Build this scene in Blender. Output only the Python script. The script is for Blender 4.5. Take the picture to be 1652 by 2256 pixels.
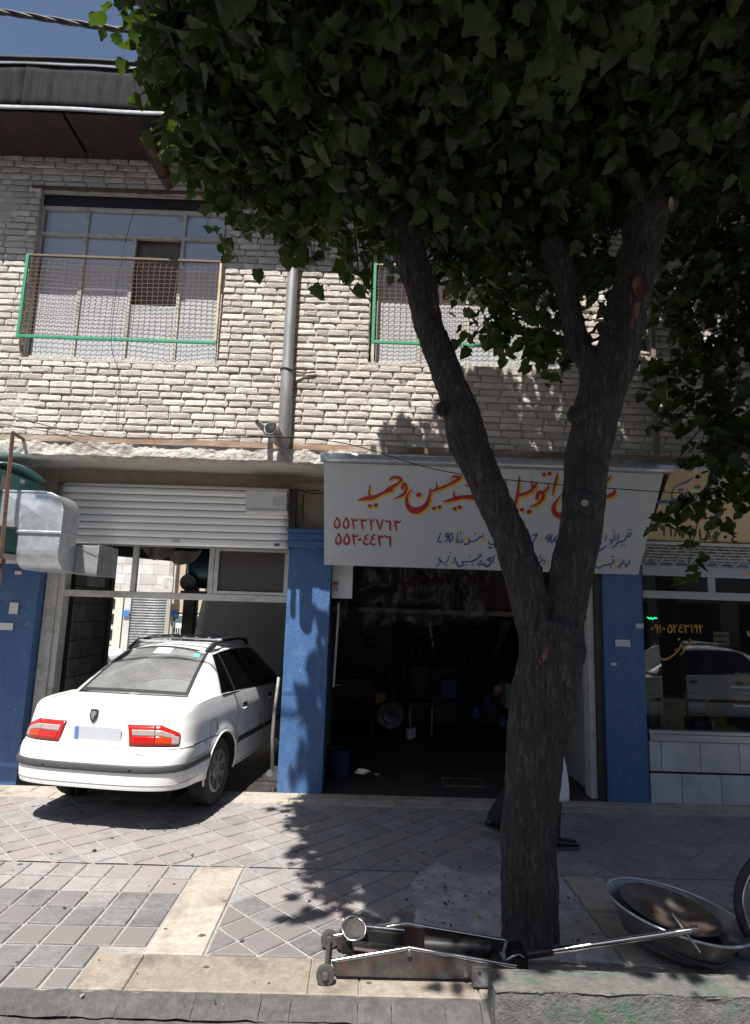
import bpy, bmesh, math, random
import numpy as np
from mathutils import Vector, Matrix, noise, Euler
from mathutils.bvhtree import BVHTree
rnd = random.Random(7)
S = bpy.context.scene
for o in list(bpy.data.objects): bpy.data.objects.remove(o)
C = S.collection
R = math.radians
# ---------------------------------------------------------------- camera
def cam_basis(p, r, y):
    f = Vector((math.sin(y)*math.cos(p), math.cos(y)*math.cos(p), math.sin(p)))
    a = f.cross(Vector((0, 0, 1))).normalized(); u = a.cross(f)
    c, s = math.cos(r), math.sin(r)
    return f, c*a + s*u, c*u - s*a
CP = Vector((0, -6.47, 1.85))
F_, R_, U_ = cam_basis(R(9.0), R(1.78), R(0.6))
cd = bpy.data.cameras.new('camera'); co = bpy.data.objects.new('camera', cd); C.objects.link(co)
cd.sensor_fit = 'VERTICAL'; cd.sensor_height = 24; cd.sensor_width = 24; cd.lens = 24*1340/2256
cd.clip_start = .05; cd.clip_end = 600
co.matrix_world = Matrix(((R_.x, U_.x, -F_.x, CP.x), (R_.y, U_.y, -F_.y, CP.y), (R_.z, U_.z, -F_.z, CP.z), (0, 0, 0, 1)))
S.camera = co
S.render.resolution_x, S.render.resolution_y = 750, 1024
# ---------------------------------------------------------------- light
SUN = Vector((.18, .50, -1)).normalized()
w = bpy.data.worlds.new('World'); S.world = w; w.use_nodes = True
nt = w.node_tree; bg = nt.nodes['Background']; sky = nt.nodes.new('ShaderNodeTexSky')
sky.sky_type = 'NISHITA'; sky.sun_disc = False
sky.sun_elevation = math.asin(-SUN.z); sky.sun_rotation = math.atan2(-SUN.x, -SUN.y)
sky.air_density = 1.0; sky.dust_density = 1.6; sky.ozone_density = 1.2; sky.altitude = 100
nt.links.new(sky.outputs[0], bg.inputs[0]); bg.inputs[1].default_value = .062
sd = bpy.data.lights.new('sun', 'SUN'); so = bpy.data.objects.new('sun', sd); C.objects.link(so)
sd.energy = 5; sd.angle = R(.53); sd.color = (1, .955, .89)
so.rotation_euler = SUN.to_track_quat('-Z', 'Y').to_euler()
S.view_settings.view_transform = 'Standard'; S.view_settings.look = 'None'
S.view_settings.exposure = .88; S.view_settings.gamma = 1
S.view_settings.use_curve_mapping = False
S.cycles.max_bounces = 8
# ---------------------------------------------------------------- materials
MATS = {}
def mat(name, col, rough=.6, metal=0., var=0., scale=6., col2=None, bump=0., bscale=40., island=0., spec=.5,
        stretch=None, stain=None, sscale=1.6, samt=.5, coat=0., grime=None, chip=None):
    """Principled with noise colour variation, an optional second colour in blotches, and noise bump."""
    if name in MATS: return MATS[name]
    m = bpy.data.materials.new(name); m.use_nodes = True; n = m.node_tree.nodes; l = m.node_tree.links
    b = n['Principled BSDF']; b.inputs['Roughness'].default_value = rough; b.inputs['Metallic'].default_value = metal
    b.inputs['Specular IOR Level'].default_value = spec
    if coat: b.inputs['Coat Weight'].default_value = coat; b.inputs['Coat Roughness'].default_value = .05
    b.inputs['Base Color'].default_value = (*col, 1)
    tc = n.new('ShaderNodeTexCoord'); mp = n.new('ShaderNodeMapping'); l.new(tc.outputs['Object'], mp.inputs[0])
    if stretch: mp.inputs['Scale'].default_value = stretch
    out = None
    def rgb(c):
        x = n.new('ShaderNodeRGB'); x.outputs[0].default_value = (*c, 1); return x.outputs[0]
    def noi(s, d=5, ro=.6):
        x = n.new('ShaderNodeTexNoise'); x.inputs['Scale'].default_value = s; x.inputs['Detail'].default_value = d
        x.inputs['Roughness'].default_value = ro; l.new(mp.outputs[0], x.inputs[0]); return x.outputs[0]
    def ramp(v, a, bb):
        x = n.new('ShaderNodeMapRange'); x.inputs[1].default_value = a; x.inputs[2].default_value = bb; l.new(v, x.inputs[0]); return x.outputs[0]
    def mix(f, a, bb, bt='MIX'):
        x = n.new('ShaderNodeMix'); x.data_type = 'RGBA'; x.blend_type = bt
        if isinstance(f, float): x.inputs[0].default_value = f
        else: l.new(f, x.inputs[0])
        l.new(a, x.inputs[6]); l.new(bb, x.inputs[7]); return x.outputs[2]
    out = rgb(col)
    if col2 is not None: out = mix(ramp(noi(scale), .38, .62), out, rgb(col2))
    if var:
        v = ramp(noi(scale*2.7, 6, .7), .25, .75); g = n.new('ShaderNodeMapRange'); l.new(v, g.inputs[0])
        g.inputs[3].default_value = 1-var; g.inputs[4].default_value = 1+var*.7
        out = mix(1., out, g.outputs[0], 'MULTIPLY')
    if stain is not None: 
        st = ramp(noi(sscale, 7, .68), .5, .72); mm = n.new('ShaderNodeMath'); mm.operation = 'MULTIPLY'; l.new(st, mm.inputs[0]); mm.inputs[1].default_value = samt
        out = mix(mm.outputs[0], out, rgb(stain))
    if chip is not None:
        out = mix(ramp(noi(chip[1], 4, .75), chip[2], chip[2]+.03), out, rgb(chip[0]))
    if island:
        oi = n.new('ShaderNodeObjectInfo'); ge = n.new('ShaderNodeNewGeometry'); a = n.new('ShaderNodeMath'); a.operation = 'ADD'
        l.new(oi.outputs['Random'], a.inputs[0]); l.new(ge.outputs['Random Per Island'], a.inputs[1])
        f = n.new('ShaderNodeMath'); f.operation = 'FRACT'; l.new(a.outputs[0], f.inputs[0])
        g = n.new('ShaderNodeMapRange'); l.new(f.outputs[0], g.inputs[0]); g.inputs[3].default_value = 1-island; g.inputs[4].default_value = 1+island
        out = mix(1., out, g.outputs[0], 'MULTIPLY')
        if grime is not None:
            f2 = n.new('ShaderNodeMath'); f2.operation = 'MULTIPLY_ADD'; l.new(f.outputs[0], f2.inputs[0]); f2.inputs[1].default_value = 7.31; f2.inputs[2].default_value = .1
            f3 = n.new('ShaderNodeMath'); f3.operation = 'FRACT'; l.new(f2.outputs[0], f3.inputs[0])
            out = mix(ramp(f3.outputs[0], .55, .9), out, rgb(grime))
    l.new(out, b.inputs['Base Color'])
    if bump:
        bp = n.new('ShaderNodeBump'); bp.inputs['Strength'].default_value = bump; bp.inputs['Distance'].default_value = .02
        l.new(noi(bscale, 6, .65), bp.inputs['Height']); l.new(bp.outputs[0], b.inputs['Normal'])
    if var or stain is not None:
        rr = n.new('ShaderNodeMapRange'); l.new(noi(scale*1.7), rr.inputs[0]); rr.inputs[3].default_value = max(.03, rough-.12); rr.inputs[4].default_value = min(1, rough+.12)
        l.new(rr.outputs[0], b.inputs['Roughness'])
    MATS[name] = m; return m
def emat(name, col, e):
    m = bpy.data.materials.new(name); m.use_nodes = True; b = m.node_tree.nodes['Principled BSDF']
    b.inputs['Emission Color'].default_value = (*col, 1); b.inputs['Emission Strength'].default_value = e; b.inputs['Base Color'].default_value = (*col, 1)
    MATS[name] = m; return m
def glass(name, tint=(1, 1, 1), rough=.02, ref=.08, dust=0., dcol=(.5, .5, .5), iorf=1.5):
    """Thin pane: clear transmission, fresnel reflection and a film of dust."""
    m = bpy.data.materials.new(name); m.use_nodes = True; n = m.node_tree.nodes; l = m.node_tree.links
    n.remove(n['Principled BSDF']); o = n['Material Output']
    t = n.new('ShaderNodeBsdfTransparent'); t.inputs[0].default_value = (*tint, 1)
    g = n.new('ShaderNodeBsdfGlossy'); g.inputs['Roughness'].default_value = rough
    fr = n.new('ShaderNodeFresnel'); fr.inputs[0].default_value = iorf
    ad = n.new('ShaderNodeMath'); ad.operation = 'ADD'; ad.use_clamp = True; l.new(fr.outputs[0], ad.inputs[0]); ad.inputs[1].default_value = ref
    x = n.new('ShaderNodeMixShader'); l.new(ad.outputs[0], x.inputs[0]); l.new(t.outputs[0], x.inputs[1]); l.new(g.outputs[0], x.inputs[2])
    last = x.outputs[0]
    if dust:
        d = n.new('ShaderNodeBsdfDiffuse'); d.inputs[0].default_value = (*dcol, 1)
        tc = n.new('ShaderNodeTexCoord'); no = n.new('ShaderNodeTexNoise'); no.inputs['Scale'].default_value = 3; no.inputs['Detail'].default_value = 8; no.inputs['Roughness'].default_value = .7
        l.new(tc.outputs['Object'], no.inputs[0]); mr = n.new('ShaderNodeMapRange'); l.new(no.outputs[0], mr.inputs[0])
        mr.inputs[1].default_value = .3; mr.inputs[2].default_value = .7; mr.inputs[3].default_value = dust*.7; mr.inputs[4].default_value = min(1, dust*1.3)
        y = n.new('ShaderNodeMixShader'); l.new(mr.outputs[0], y.inputs[0]); l.new(last, y.inputs[1]); l.new(d.outputs[0], y.inputs[2]); last = y.outputs[0]
    l.new(last, o.inputs[0]); MATS[name] = m; return m
# ---------------------------------------------------------------- mesh helpers
class MB:
    def __init__(s): s.v = []; s.f = []; s.mi = []; s.m = 0
    def add(s, vs, fs):
        k = len(s.v); s.v += [tuple(p) for p in vs]; s.f += [tuple(i+k for i in q) for q in fs]; s.mi += [s.m]*len(fs); return s
    def box(s, c, d, rot=None):
        x, y, z = d[0]/2, d[1]/2, d[2]/2
        P = [Vector((a, b, e)) for a in (-x, x) for b in (-y, y) for e in (-z, z)]
        if rot is not None:
            if not isinstance(rot, Matrix): rot = Euler(rot).to_matrix()
            P = [rot @ p for p in P]
        c = Vector(c)
        return s.add([p+c for p in P], [(0, 1, 3, 2), (4, 6, 7, 5), (0, 4, 5, 1), (2, 3, 7, 6), (0, 2, 6, 4), (1, 5, 7, 3)])
    def bb(s, x0, x1, y0, y1, z0, z1): return s.box(((x0+x1)/2, (y0+y1)/2, (z0+z1)/2), (x1-x0, y1-y0, z1-z0))
    def tube(s, pts, rad, seg=10, cap=True, close=False):
        pts = [Vector(p) for p in pts]; n = len(pts)
        if not hasattr(rad, '__len__'): rad = [rad]*n
        vs = []; up = None
        for i, p in enumerate(pts):
            if close: t = pts[(i+1) % n]-pts[i-1]
            else: t = pts[min(i+1, n-1)]-pts[max(i-1, 0)]
            t.normalize()
            if up is None:
                up = Vector((0, 0, 1)) if abs(t.z) < .9 else Vector((1, 0, 0))
            a = t.cross(up)
            if a.length < 1e-5: a = t.orthogonal()
            a.normalize(); b = a.cross(t); up = b
            for k in range(seg):
                q = 2*math.pi*k/seg; vs.append(p+(a*math.cos(q)+b*math.sin(q))*rad[i])
        fs = []
        for i in range(n if close else n-1):
            j = (i+1) % n
            for k in range(seg): fs.append((i*seg+k, i*seg+(k+1) % seg, j*seg+(k+1) % seg, j*seg+k))
        if cap and not close: fs += [tuple(range(seg))[::-1], tuple(range((n-1)*seg, n*seg))]
        return s.add(vs, fs)
    def cyl(s, a, b, r, r2=None, seg=16, cap=True): return s.tube([a, b], [r, r if r2 is None else r2], seg, cap)
    def lathe(s, prof, c=(0, 0, 0), axis='Z', seg=32, rot=None, sx=1., sy=1.):
        vs = []
        for r, h in prof:
            for k in range(seg):
                q = 2*math.pi*k/seg; p = Vector((r*math.cos(q)*sx, r*math.sin(q)*sy, h))
                if axis == 'X': p = Vector((p.z, p.x, p.y))
                if axis == 'Y': p = Vector((p.x, p.z, p.y))
                if rot is not None: p = rot @ p
                vs.append(p+Vector(c))
        fs = [(i*seg+k, i*seg+(k+1) % seg, (i+1)*seg+(k+1) % seg, (i+1)*seg+k) for i in range(len(prof)-1) for k in range(seg)]
        return s.add(vs, fs)
    def prism(s, poly, o, ax, ay, th):
        """polygon in the plane (o, ax, ay), thickened by th along ax x ay"""
        o, ax, ay = Vector(o), Vector(ax), Vector(ay); nn = ax.cross(ay).normalized()*th
        a = [o+ax*x+ay*y for x, y in poly]; n = len(a)
        fs = [tuple(range(n))[::-1], tuple(range(n, 2*n))]+[(i, (i+1) % n, n+(i+1) % n, n+i) for i in range(n)]
        return s.add(a+[p+nn for p in a], fs)
    def grid(s, fn, nu, nv, closeu=False):
        vs = [fn(i/(nu-(0 if closeu else 1)), j/(nv-1)) for j in range(nv) for i in range(nu)]
        fs = [(j*nu+i, j*nu+(i+1) % nu, (j+1)*nu+(i+1) % nu, (j+1)*nu+i) for j in range(nv-1) for i in range(nu if closeu else nu-1)]
        return s.add(vs, fs)
    def mesh(s, name, mats, smooth=False):
        me = bpy.data.meshes.new(name); me.from_pydata(s.v, [], s.f); me.update()
        for m in (mats if isinstance(mats, (list, tuple)) else [mats]): me.materials.append(m)
        if len(me.materials) > 1: me.polygons.foreach_set('material_index', s.mi)
        if smooth: me.polygons.foreach_set('use_smooth', [True]*len(me.polygons))
        return me
    def build(s, name, mats, parent=None, smooth=False, bevel=0., bseg=2, solid=0., sub=0, autos=None, fix=True):
        me = s.mesh(name, mats, smooth)
        if fix:
            bm = bmesh.new(); bm.from_mesh(me); bmesh.ops.recalc_face_normals(bm, faces=bm.faces); bm.to_mesh(me); bm.free()
        o = link(name, me, parent)
        if autos and smooth: me.set_sharp_from_angle(angle=R(autos))
        if solid: 
            k = o.modifiers.new('solid', 'SOLIDIFY'); k.thickness = solid; k.offset = 0
        if bevel:
            k = o.modifiers.new('bevel', 'BEVEL'); k.width = bevel; k.segments = bseg; k.limit_method = 'ANGLE'; k.angle_limit = R(40)
        if sub:
            k = o.modifiers.new('sub', 'SUBSURF'); k.levels = k.render_levels = sub
        return o
def link(name, me, parent=None):
    o = bpy.data.objects.new(name, me); C.objects.link(o)
    if parent is not None:
        o.parent = parent
        o.matrix_parent_inverse = WM(parent).inverted()
    return o
def WM(o):
    M_ = Matrix.LocRotScale(o.location, o.rotation_euler, o.scale)
    if o.parent: M_ = WM(o.parent) @ o.matrix_parent_inverse @ M_
    return M_
def tag(o, label=None, cat=None, group=None, kind=None):
    if label: o['label'] = label
    if cat: o['category'] = cat
    if group: o['group'] = group
    if kind: o['kind'] = kind
    return o
def thing(name, label, cat, loc=(0, 0, 0), rz=0., group=None):
    o = bpy.data.objects.new(name, None); C.objects.link(o); o.location = loc; o.rotation_euler = (0, 0, rz); o.empty_display_size = .2
    return tag(o, label, cat, group)
def copy_tree(o, parent=None):
    c = o.copy(); C.objects.link(c)
    if parent is not None: c.parent = parent
    for ch in o.children: copy_tree(ch, c)
    return c
def nz(x, y=0., z=0., s=1., seed=0.): return noise.noise(Vector((x*s+seed, y*s+seed*.7, z*s-seed*.3)))
def cat_curve(P, n):
    """Catmull-Rom through rows of P, n samples"""
    P = np.array(P, float); m = len(P); out = []
    for k in range(n):
        t = k/(n-1)*(m-1); i = min(int(t), m-2); u = t-i
        a, b, c, d = P[max(i-1, 0)], P[i], P[i+1], P[min(i+2, m-1)]
        out.append(.5*(2*b+(c-a)*u+(2*a-5*b+4*c-d)*u*u+(3*b-3*c+d-a)*u**3))
    return np.array(out)
# ---- common materials
m_dark = mat('dark_void', (.012, .012, .013), .8)
m_rust = mat('rusty_iron', (.16, .075, .04), .8, .2, .4, 12, col2=(.09, .06, .05), bump=.3)
m_steel = mat('worn_steel', (.32, .32, .33), .35, .9, .35, 20, bump=.1)
m_zinc = mat('galvanised_sheet', (.62, .65, .68), .42, .75, .16, 14, col2=(.5, .53, .56), bump=.04, bscale=30)
m_white = mat('white_paint', (.72, .72, .70), .45, 0, .08, 8, stain=(.42, .38, .32), samt=.35)
m_offw = mat('grimy_white_paint', (.55, .54, .51), .55, 0, .2, 10, stain=(.16, .13, .1), sscale=6, samt=.7)
m_black = mat('black_rubber', (.022, .022, .024), .6, 0, .3, 10)
m_plas = mat('black_plastic', (.03, .03, .033), .45, 0, .2, 14)
m_blue = mat('blue_wall_paint', (.045, .12, .29), .5, 0, .12, 18, col2=(.06, .135, .29), stain=(.13, .20, .33), sscale=7, samt=.6, bump=.4, bscale=45, stretch=(1.4, 1.4, .8), chip=((.30, .32, .34), 9, .665))
m_alu = mat('aluminium_frame', (.50, .51, .51), .45, .5, .2, 9, stain=(.2, .17, .13), sscale=5, samt=.6)
# ---------------------------------------------------------------- measuring helpers (photo survey -> metres)
def at(x, y, Y):
    d = F_+R_*((x-826)/1340)+U_*((1128-y)/1340); return CP+d*((Y-CP.y)/d.y)
def atz(x, y, Z=0.):
    d = F_+R_*((x-826)/1340)+U_*((1128-y)/1340); return CP+d*((Z-CP.z)/d.z)
def seen(p, mg=.04):
    q = Vector(p)-CP; z = q.dot(F_)
    if z < .1: return False
    return abs(q.dot(R_)/z) < .5*1652/1340+mg and abs(q.dot(U_)/z) < .5*2256/1340+mg
# ================================================================ GROUND
m_asph = mat('asphalt', (.075, .074, .073), .85, 0, .35, 5, col2=(.11, .105, .10), bump=.6, bscale=55, stain=(.03, .03, .03), samt=.6)
m_joint = mat('pavement_joint_mortar', (.31, .30, .285), .9, 0, .3, 9, bump=.5, bscale=70, stain=(.13, .12, .11), sscale=.9, samt=.8)
m_tile = mat('pavement_tile', (.275, .262, .255), .8, 0, .22, 12, col2=(.235, .226, .226), bump=.35, bscale=60, island=.13, grime=(.25, .222, .212), stain=(.12, .11, .10), sscale=2.6, samt=.7)
m_slab = mat('beige_stone_slab', (.40, .355, .30), .75, 0, .22, 14, col2=(.335, .295, .25), bump=.25, bscale=60, stain=(.13, .10, .08), sscale=3.2, samt=.75, island=.08)
m_conc = mat('rough_concrete', (.27, .265, .255), .9, 0, .3, 8, col2=(.20, .195, .19), bump=.7, bscale=45, stain=(.10, .095, .09), sscale=3, samt=.6)
m_oil = mat('oily_garage_floor', (.06, .056, .052), .5, 0, .4, 4, col2=(.035, .033, .031), bump=.2, bscale=30)
b = MB(); b.bb(-150, 150, -120, 150, -.5, -.075)
tag(b.build('road', m_asph), kind='structure')
b = MB(); b.bb(-12, 12, -3.2, -.0, -.07, -.011)
pave = tag(b.build('pavement', m_joint), kind='structure')
def clip(poly, a, bb, c):           # keep a*x+b*y<=c
    out = []
    for i in range(len(poly)):
        p, q = poly[i], poly[(i+1) % len(poly)]; dp, dq = a*p[0]+bb*p[1]-c, a*q[0]+bb*q[1]-c
        if dp <= 0: out.append(p)
        if dp*dq < 0: t = dp/(dp-dq); out.append((p[0]+(q[0]-p[0])*t, p[1]+(q[1]-p[1])*t))
    return out
def clipr(poly, x0, x1, y0, y1):
    for a in ((-1, 0, -x0), (1, 0, x1), (0, -1, -y0), (0, 1, y1)):
        poly = clip(poly, *a)
        if len(poly) < 3: return []
    return poly
def inset(poly, d):
    n = len(poly); out = []
    cx = sum(p[0] for p in poly)/n; cy = sum(p[1] for p in poly)/n
    L = []
    for i in range(n):
        p, q = poly[i], poly[(i+1) % n]; ex, ey = q[0]-p[0], q[1]-p[1]; l = math.hypot(ex, ey)
        if l < 1e-6: return None
        nx, ny = -ey/l, ex/l
        if nx*(cx-p[0])+ny*(cy-p[1]) < 0: nx, ny = -nx, -ny
        L.append((nx, ny, nx*p[0]+ny*p[1]+d))
    for i in range(n):
        a, b_ = L[i-1], L[i]; det = a[0]*b_[1]-a[1]*b_[0]
        if abs(det) < 1e-4: return None
        out.append(((a[2]*b_[1]-b_[2]*a[1])/det, (a[0]*b_[2]-b_[0]*a[2])/det))
    return out
def area(P): return abs(sum(P[i-1][0]*P[i][1]-P[i][0]*P[i-1][1] for i in range(len(P))))/2
def tile_mb(mb, poly, h=0., j=.0095, ch=.005, tilt=.0015):
    top = inset(poly, j+ch); bot = inset(poly, j)
    if not top or not bot or area(top) < .0012: return False
    if max(abs(a[0]-b_[0])+abs(a[1]-b_[1]) for a, b_ in zip(top, poly)) > .1: return False
    cx = sum(p[0] for p in top)/len(top); cy = sum(p[1] for p in top)/len(top)
    tx, ty = rnd.uniform(-1, 1)*tilt*8, rnd.uniform(-1, 1)*tilt*8
    n = len(top); zt = lambda p: h+tx*(p[0]-cx)+ty*(p[1]-cy)
    V = [(p[0]+rnd.uniform(-1, 1)*.002, p[1]+rnd.uniform(-1, 1)*.002, zt(p)) for p in top]+[(p[0], p[1], zt(p)-.005) for p in bot]+[(p[0], p[1], -.03) for p in bot]
    F = [tuple(range(n))]
    for k in (0, n):
        F += [(k+i, k+n+i, k+n+(i+1) % n, k+(i+1) % n) for i in range(n)]
    mb.add(V, F); return True
tiles = []
q = .1375
for i in range(-60, 61):
    for jx in range(-60, 61):
        cx, cy = -1.2+(i-jx)*q, -1.77+(i+jx)*q
        if not (-6 < cx < 6.5 and -3.3 < cy < .1): continue
        P = [(cx, cy-q), (cx+q, cy), (cx, cy+q), (cx-q, cy)]
        for rg in ((-6, 6.5, -1.772, -.345), (-.80, 1.47, -2.885, -1.772), (1.77, 6.5, -2.885, -1.772)):
            c_ = clipr(P, *rg)
            if c_: tiles.append(c_)
for i in range(-26, 1):
    for jx in range(7):
        x1, y1 = -1.128+i*.194, -1.778-jx*.208; P = [(x1-.194, y1-.208), (x1, y1-.208), (x1, y1), (x1-.194, y1)]
        c_ = clipr(P, -6, -1.128 if y1 > -2.8 else -1.372, -3.2, -1.778)
        if c_: tiles.append(c_)
tiles = [t for t in tiles if not (abs(sum(p[0] for p in t)/len(t)-.9) < .42 and -2.75 < sum(p[1] for p in t)/len(t) < -1.9)]
def tkey(P):
    c_ = (sum(p[0] for p in P)/len(P), sum(p[1] for p in P)/len(P), 0)
    return (0 if seen(c_) else 1, (Vector(c_)-CP).length*(1 if area(P) > .02 else 1.3))
tiles.sort(key=tkey)
m_tile2 = mat('oily_pavement_tile', (.18, .174, .174), .75, 0, .3, 10, col2=(.155, .15, .152), bump=.35, bscale=60, island=.10, grime=(.172, .158, .155), stain=(.06, .055, .05), sscale=3, samt=.7)
def dirty(P):
    c_ = (sum(p[0] for p in P)/len(P), sum(p[1] for p in P)/len(P)); return m_tile2 if c_[1]+.35*nz(c_[0], c_[1], 0, 1.4)+rnd.uniform(-.12, .12) < -2.35 else m_tile
rest = MB(); k = 0
for P in tiles:
    mb = MB() if k < 300 else rest
    ok = tile_mb(mb, P, rnd.uniform(-.0025, .0015))
    if ok and k < 300: link('tile', mb.mesh('tile', dirty(P)), pave); k += 1
tag(rest.build('tile_field', m_tile, pave, fix=False), kind='stuff')
def slab(x0, x1, y0, y1, h=.001, name='slab', m=m_slab, par=None):
    mb = MB(); tile_mb(mb, [(x0, y0), (x1, y0), (x1, y1), (x0, y1)], h, .003, .005, .0006); return link(name, mb.mesh(name, m), par or pave)
m_slab2 = mat('grimy_stone_slab', (.27, .232, .19), .75, 0, .25, 14, col2=(.22, .185, .15), bump=.3, bscale=60, stain=(.09, .075, .065), sscale=5, samt=.8, island=.1)
slab(-1.122, -.806, -2.40, -1.776); slab(-1.122, -.806, -2.885, -2.40)
slab(1.476, 1.765, -2.30, -1.776); slab(1.476, 1.765, -2.885, -2.30)
for a, c_ in ((-1.366, -1.11), (-1.11, -.22), (-.22, .03), (.03, .62), (.62, 1.3), (1.3, 1.9), (1.9, 2.7), (2.7, 3.5)): slab(a, c_, -3.2, -2.892, m=m_slab2)
xx = -6.
while xx < 6.5:
    l_ = rnd.uniform(.42, .62); slab(xx, xx+l_, -.342, -.16); xx += l_
xx = -6.2
while xx < 6.5:
    l_ = rnd.uniform(.5, .8); slab(xx, xx+l_, -.16, .0); xx += l_
# kerb edge stones and gutter
m_kerb = mat('dirty_kerb_stone', (.10, .096, .092), .9, 0, .4, 14, col2=(.075, .072, .069), bump=.9, bscale=40, stain=(.16, .155, .145), sscale=9, samt=.5)
kerb = MB(); xx = -6.; 
while xx < 6:
    l_ = rnd.uniform(.12, .4); kk = MB()
    kk.grid(lambda u, v: (xx+.001+u*(l_-.002)+nz(u*3, v*3, xx)*.004, -3.33+.127*v+nz(u*4, v, xx+3)*.012*(1-v), -.004-.04*(1-v)**2+nz((u*l_+xx)*9, v*4, 2)*.010), 7, 5)
    o = kk.build('kerb_stone', m_kerb, pave, True); xx += l_
gut = MB(); gut.grid(lambda u, v: (-6+12*u, -4.4+1.1*v, -.055+.02*nz(u*24, v*4)+.012*nz(u*90, v*14, 3)-.03*(1-v)), 180, 24)
tag(gut.build('gutter', mat('gutter_concrete', (.115, .11, .105), .9, 0, .4, 9, col2=(.08, .077, .074), bump=.8, bscale=50, stain=(.19, .18, .165), sscale=5, samt=.5), None, True), kind='structure')
# tree pit patch of rough screed
poly = [(.374, -1.99), (.422, -1.81), (.60, -1.6), (.74, -1.75), (1.46, -1.76), (1.46, -2.87), (.34, -2.87)]
pb = bmesh.new(); vs = [pb.verts.new((x, y, 0)) for x, y in poly]; f = pb.faces.new(vs)
bmesh.ops.subdivide_edges(pb, edges=pb.edges[:], cuts=14, use_grid_fill=True); bmesh.ops.triangulate(pb, faces=pb.faces[:])
for _ in range(2): bmesh.ops.subdivide_edges(pb, edges=[e for e in pb.edges if e.calc_length() > .035], cuts=1); bmesh.ops.triangulate(pb, faces=pb.faces[:])
for v in pb.verts:
    ed = v.is_boundary
    v.co.z = (-.002 if ed else .011+.012*nz(v.co.x, v.co.y, 0, 6)+.006*nz(v.co.x, v.co.y, 0, 25))
    if ed: v.co.x += .012*nz(v.co.x, v.co.y, 5, 20); v.co.y += .012*nz(v.co.x, v.co.y, 9, 20)
me = bpy.data.meshes.new('tree_pit'); pb.to_mesh(me); pb.free(); me.materials.append(mat('grey_screed', (.42, .42, .43), .9, 0, .3, 7, col2=(.33, .33, .34), bump=.6, bscale=50, stain=(.12, .115, .11), sscale=4, samt=.6))
me.polygons.foreach_set('use_smooth', [True]*len(me.polygons)); tag(link('tree_pit', me), kind='structure')
# litter: chips and dead leaves
lit = MB()
for k in range(150):
    x, y = rnd.uniform(-3, 2.4), rnd.uniform(-3.3, -.2)
    if rnd.random() < .55: x, y = rnd.uniform(.4, 1.45), rnd.uniform(-2.8, -1.8)
    s_ = rnd.uniform(.003, .011); a_ = rnd.uniform(0, 6)
    z_ = .03 if (.36 < x < 1.45 and -2.85 < y < -1.7) else .004
    lit.m = rnd.choice((0, 0, 1, 2)); lit.box((x, y, z_), (s_*2.4, s_*1.3, s_*.6), (rnd.uniform(-.4, .4), rnd.uniform(-.4, .4), a_))
for k in range(45):
    x, y = rnd.uniform(-3.2, 1.8), rnd.uniform(-3.15, -.3)
    if .3 < x < 1.5 and y < -1.55: continue
    s_ = rnd.uniform(.004, .014); n_ = 9; lit.m = 3; k0 = rnd.uniform(0, 9)
    lit.add([(x+s_*1.5*(1+.45*nz(math.cos(q*.7), math.sin(q*.7), k0, 2))*math.cos(q*.698), y+s_*(1+.45*nz(math.sin(q*.7), k0, 3, 2))*math.sin(q*.698), .0035) for q in range(n_)], [tuple(range(n_))])
tag(lit.build('litter', [mat('dead_leaf', (.05, .035, .025), .8), mat('stone_chip', (.35, .34, .32), .8), mat('yellow_leaf', (.3, .2, .05), .8), mat('oil_spot', (.08, .073, .068), .7)]), 'scattered chips and dead leaf bits on the pavement', 'litter', kind='stuff')
# garage and shop floors, rear street
b = MB(); b.bb(-5.2, 6, .0, 4.4, -.3, -.002); tag(b.build('garage_floor', m_oil), kind='structure')
b = MB(); b.bb(-14, 14, 4.4, 40, -.3, -.02); tag(b.build('rear_street', mat('rear_street_paving', (.33, .32, .30), .85, 0, .2, 3)), kind='structure')
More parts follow.
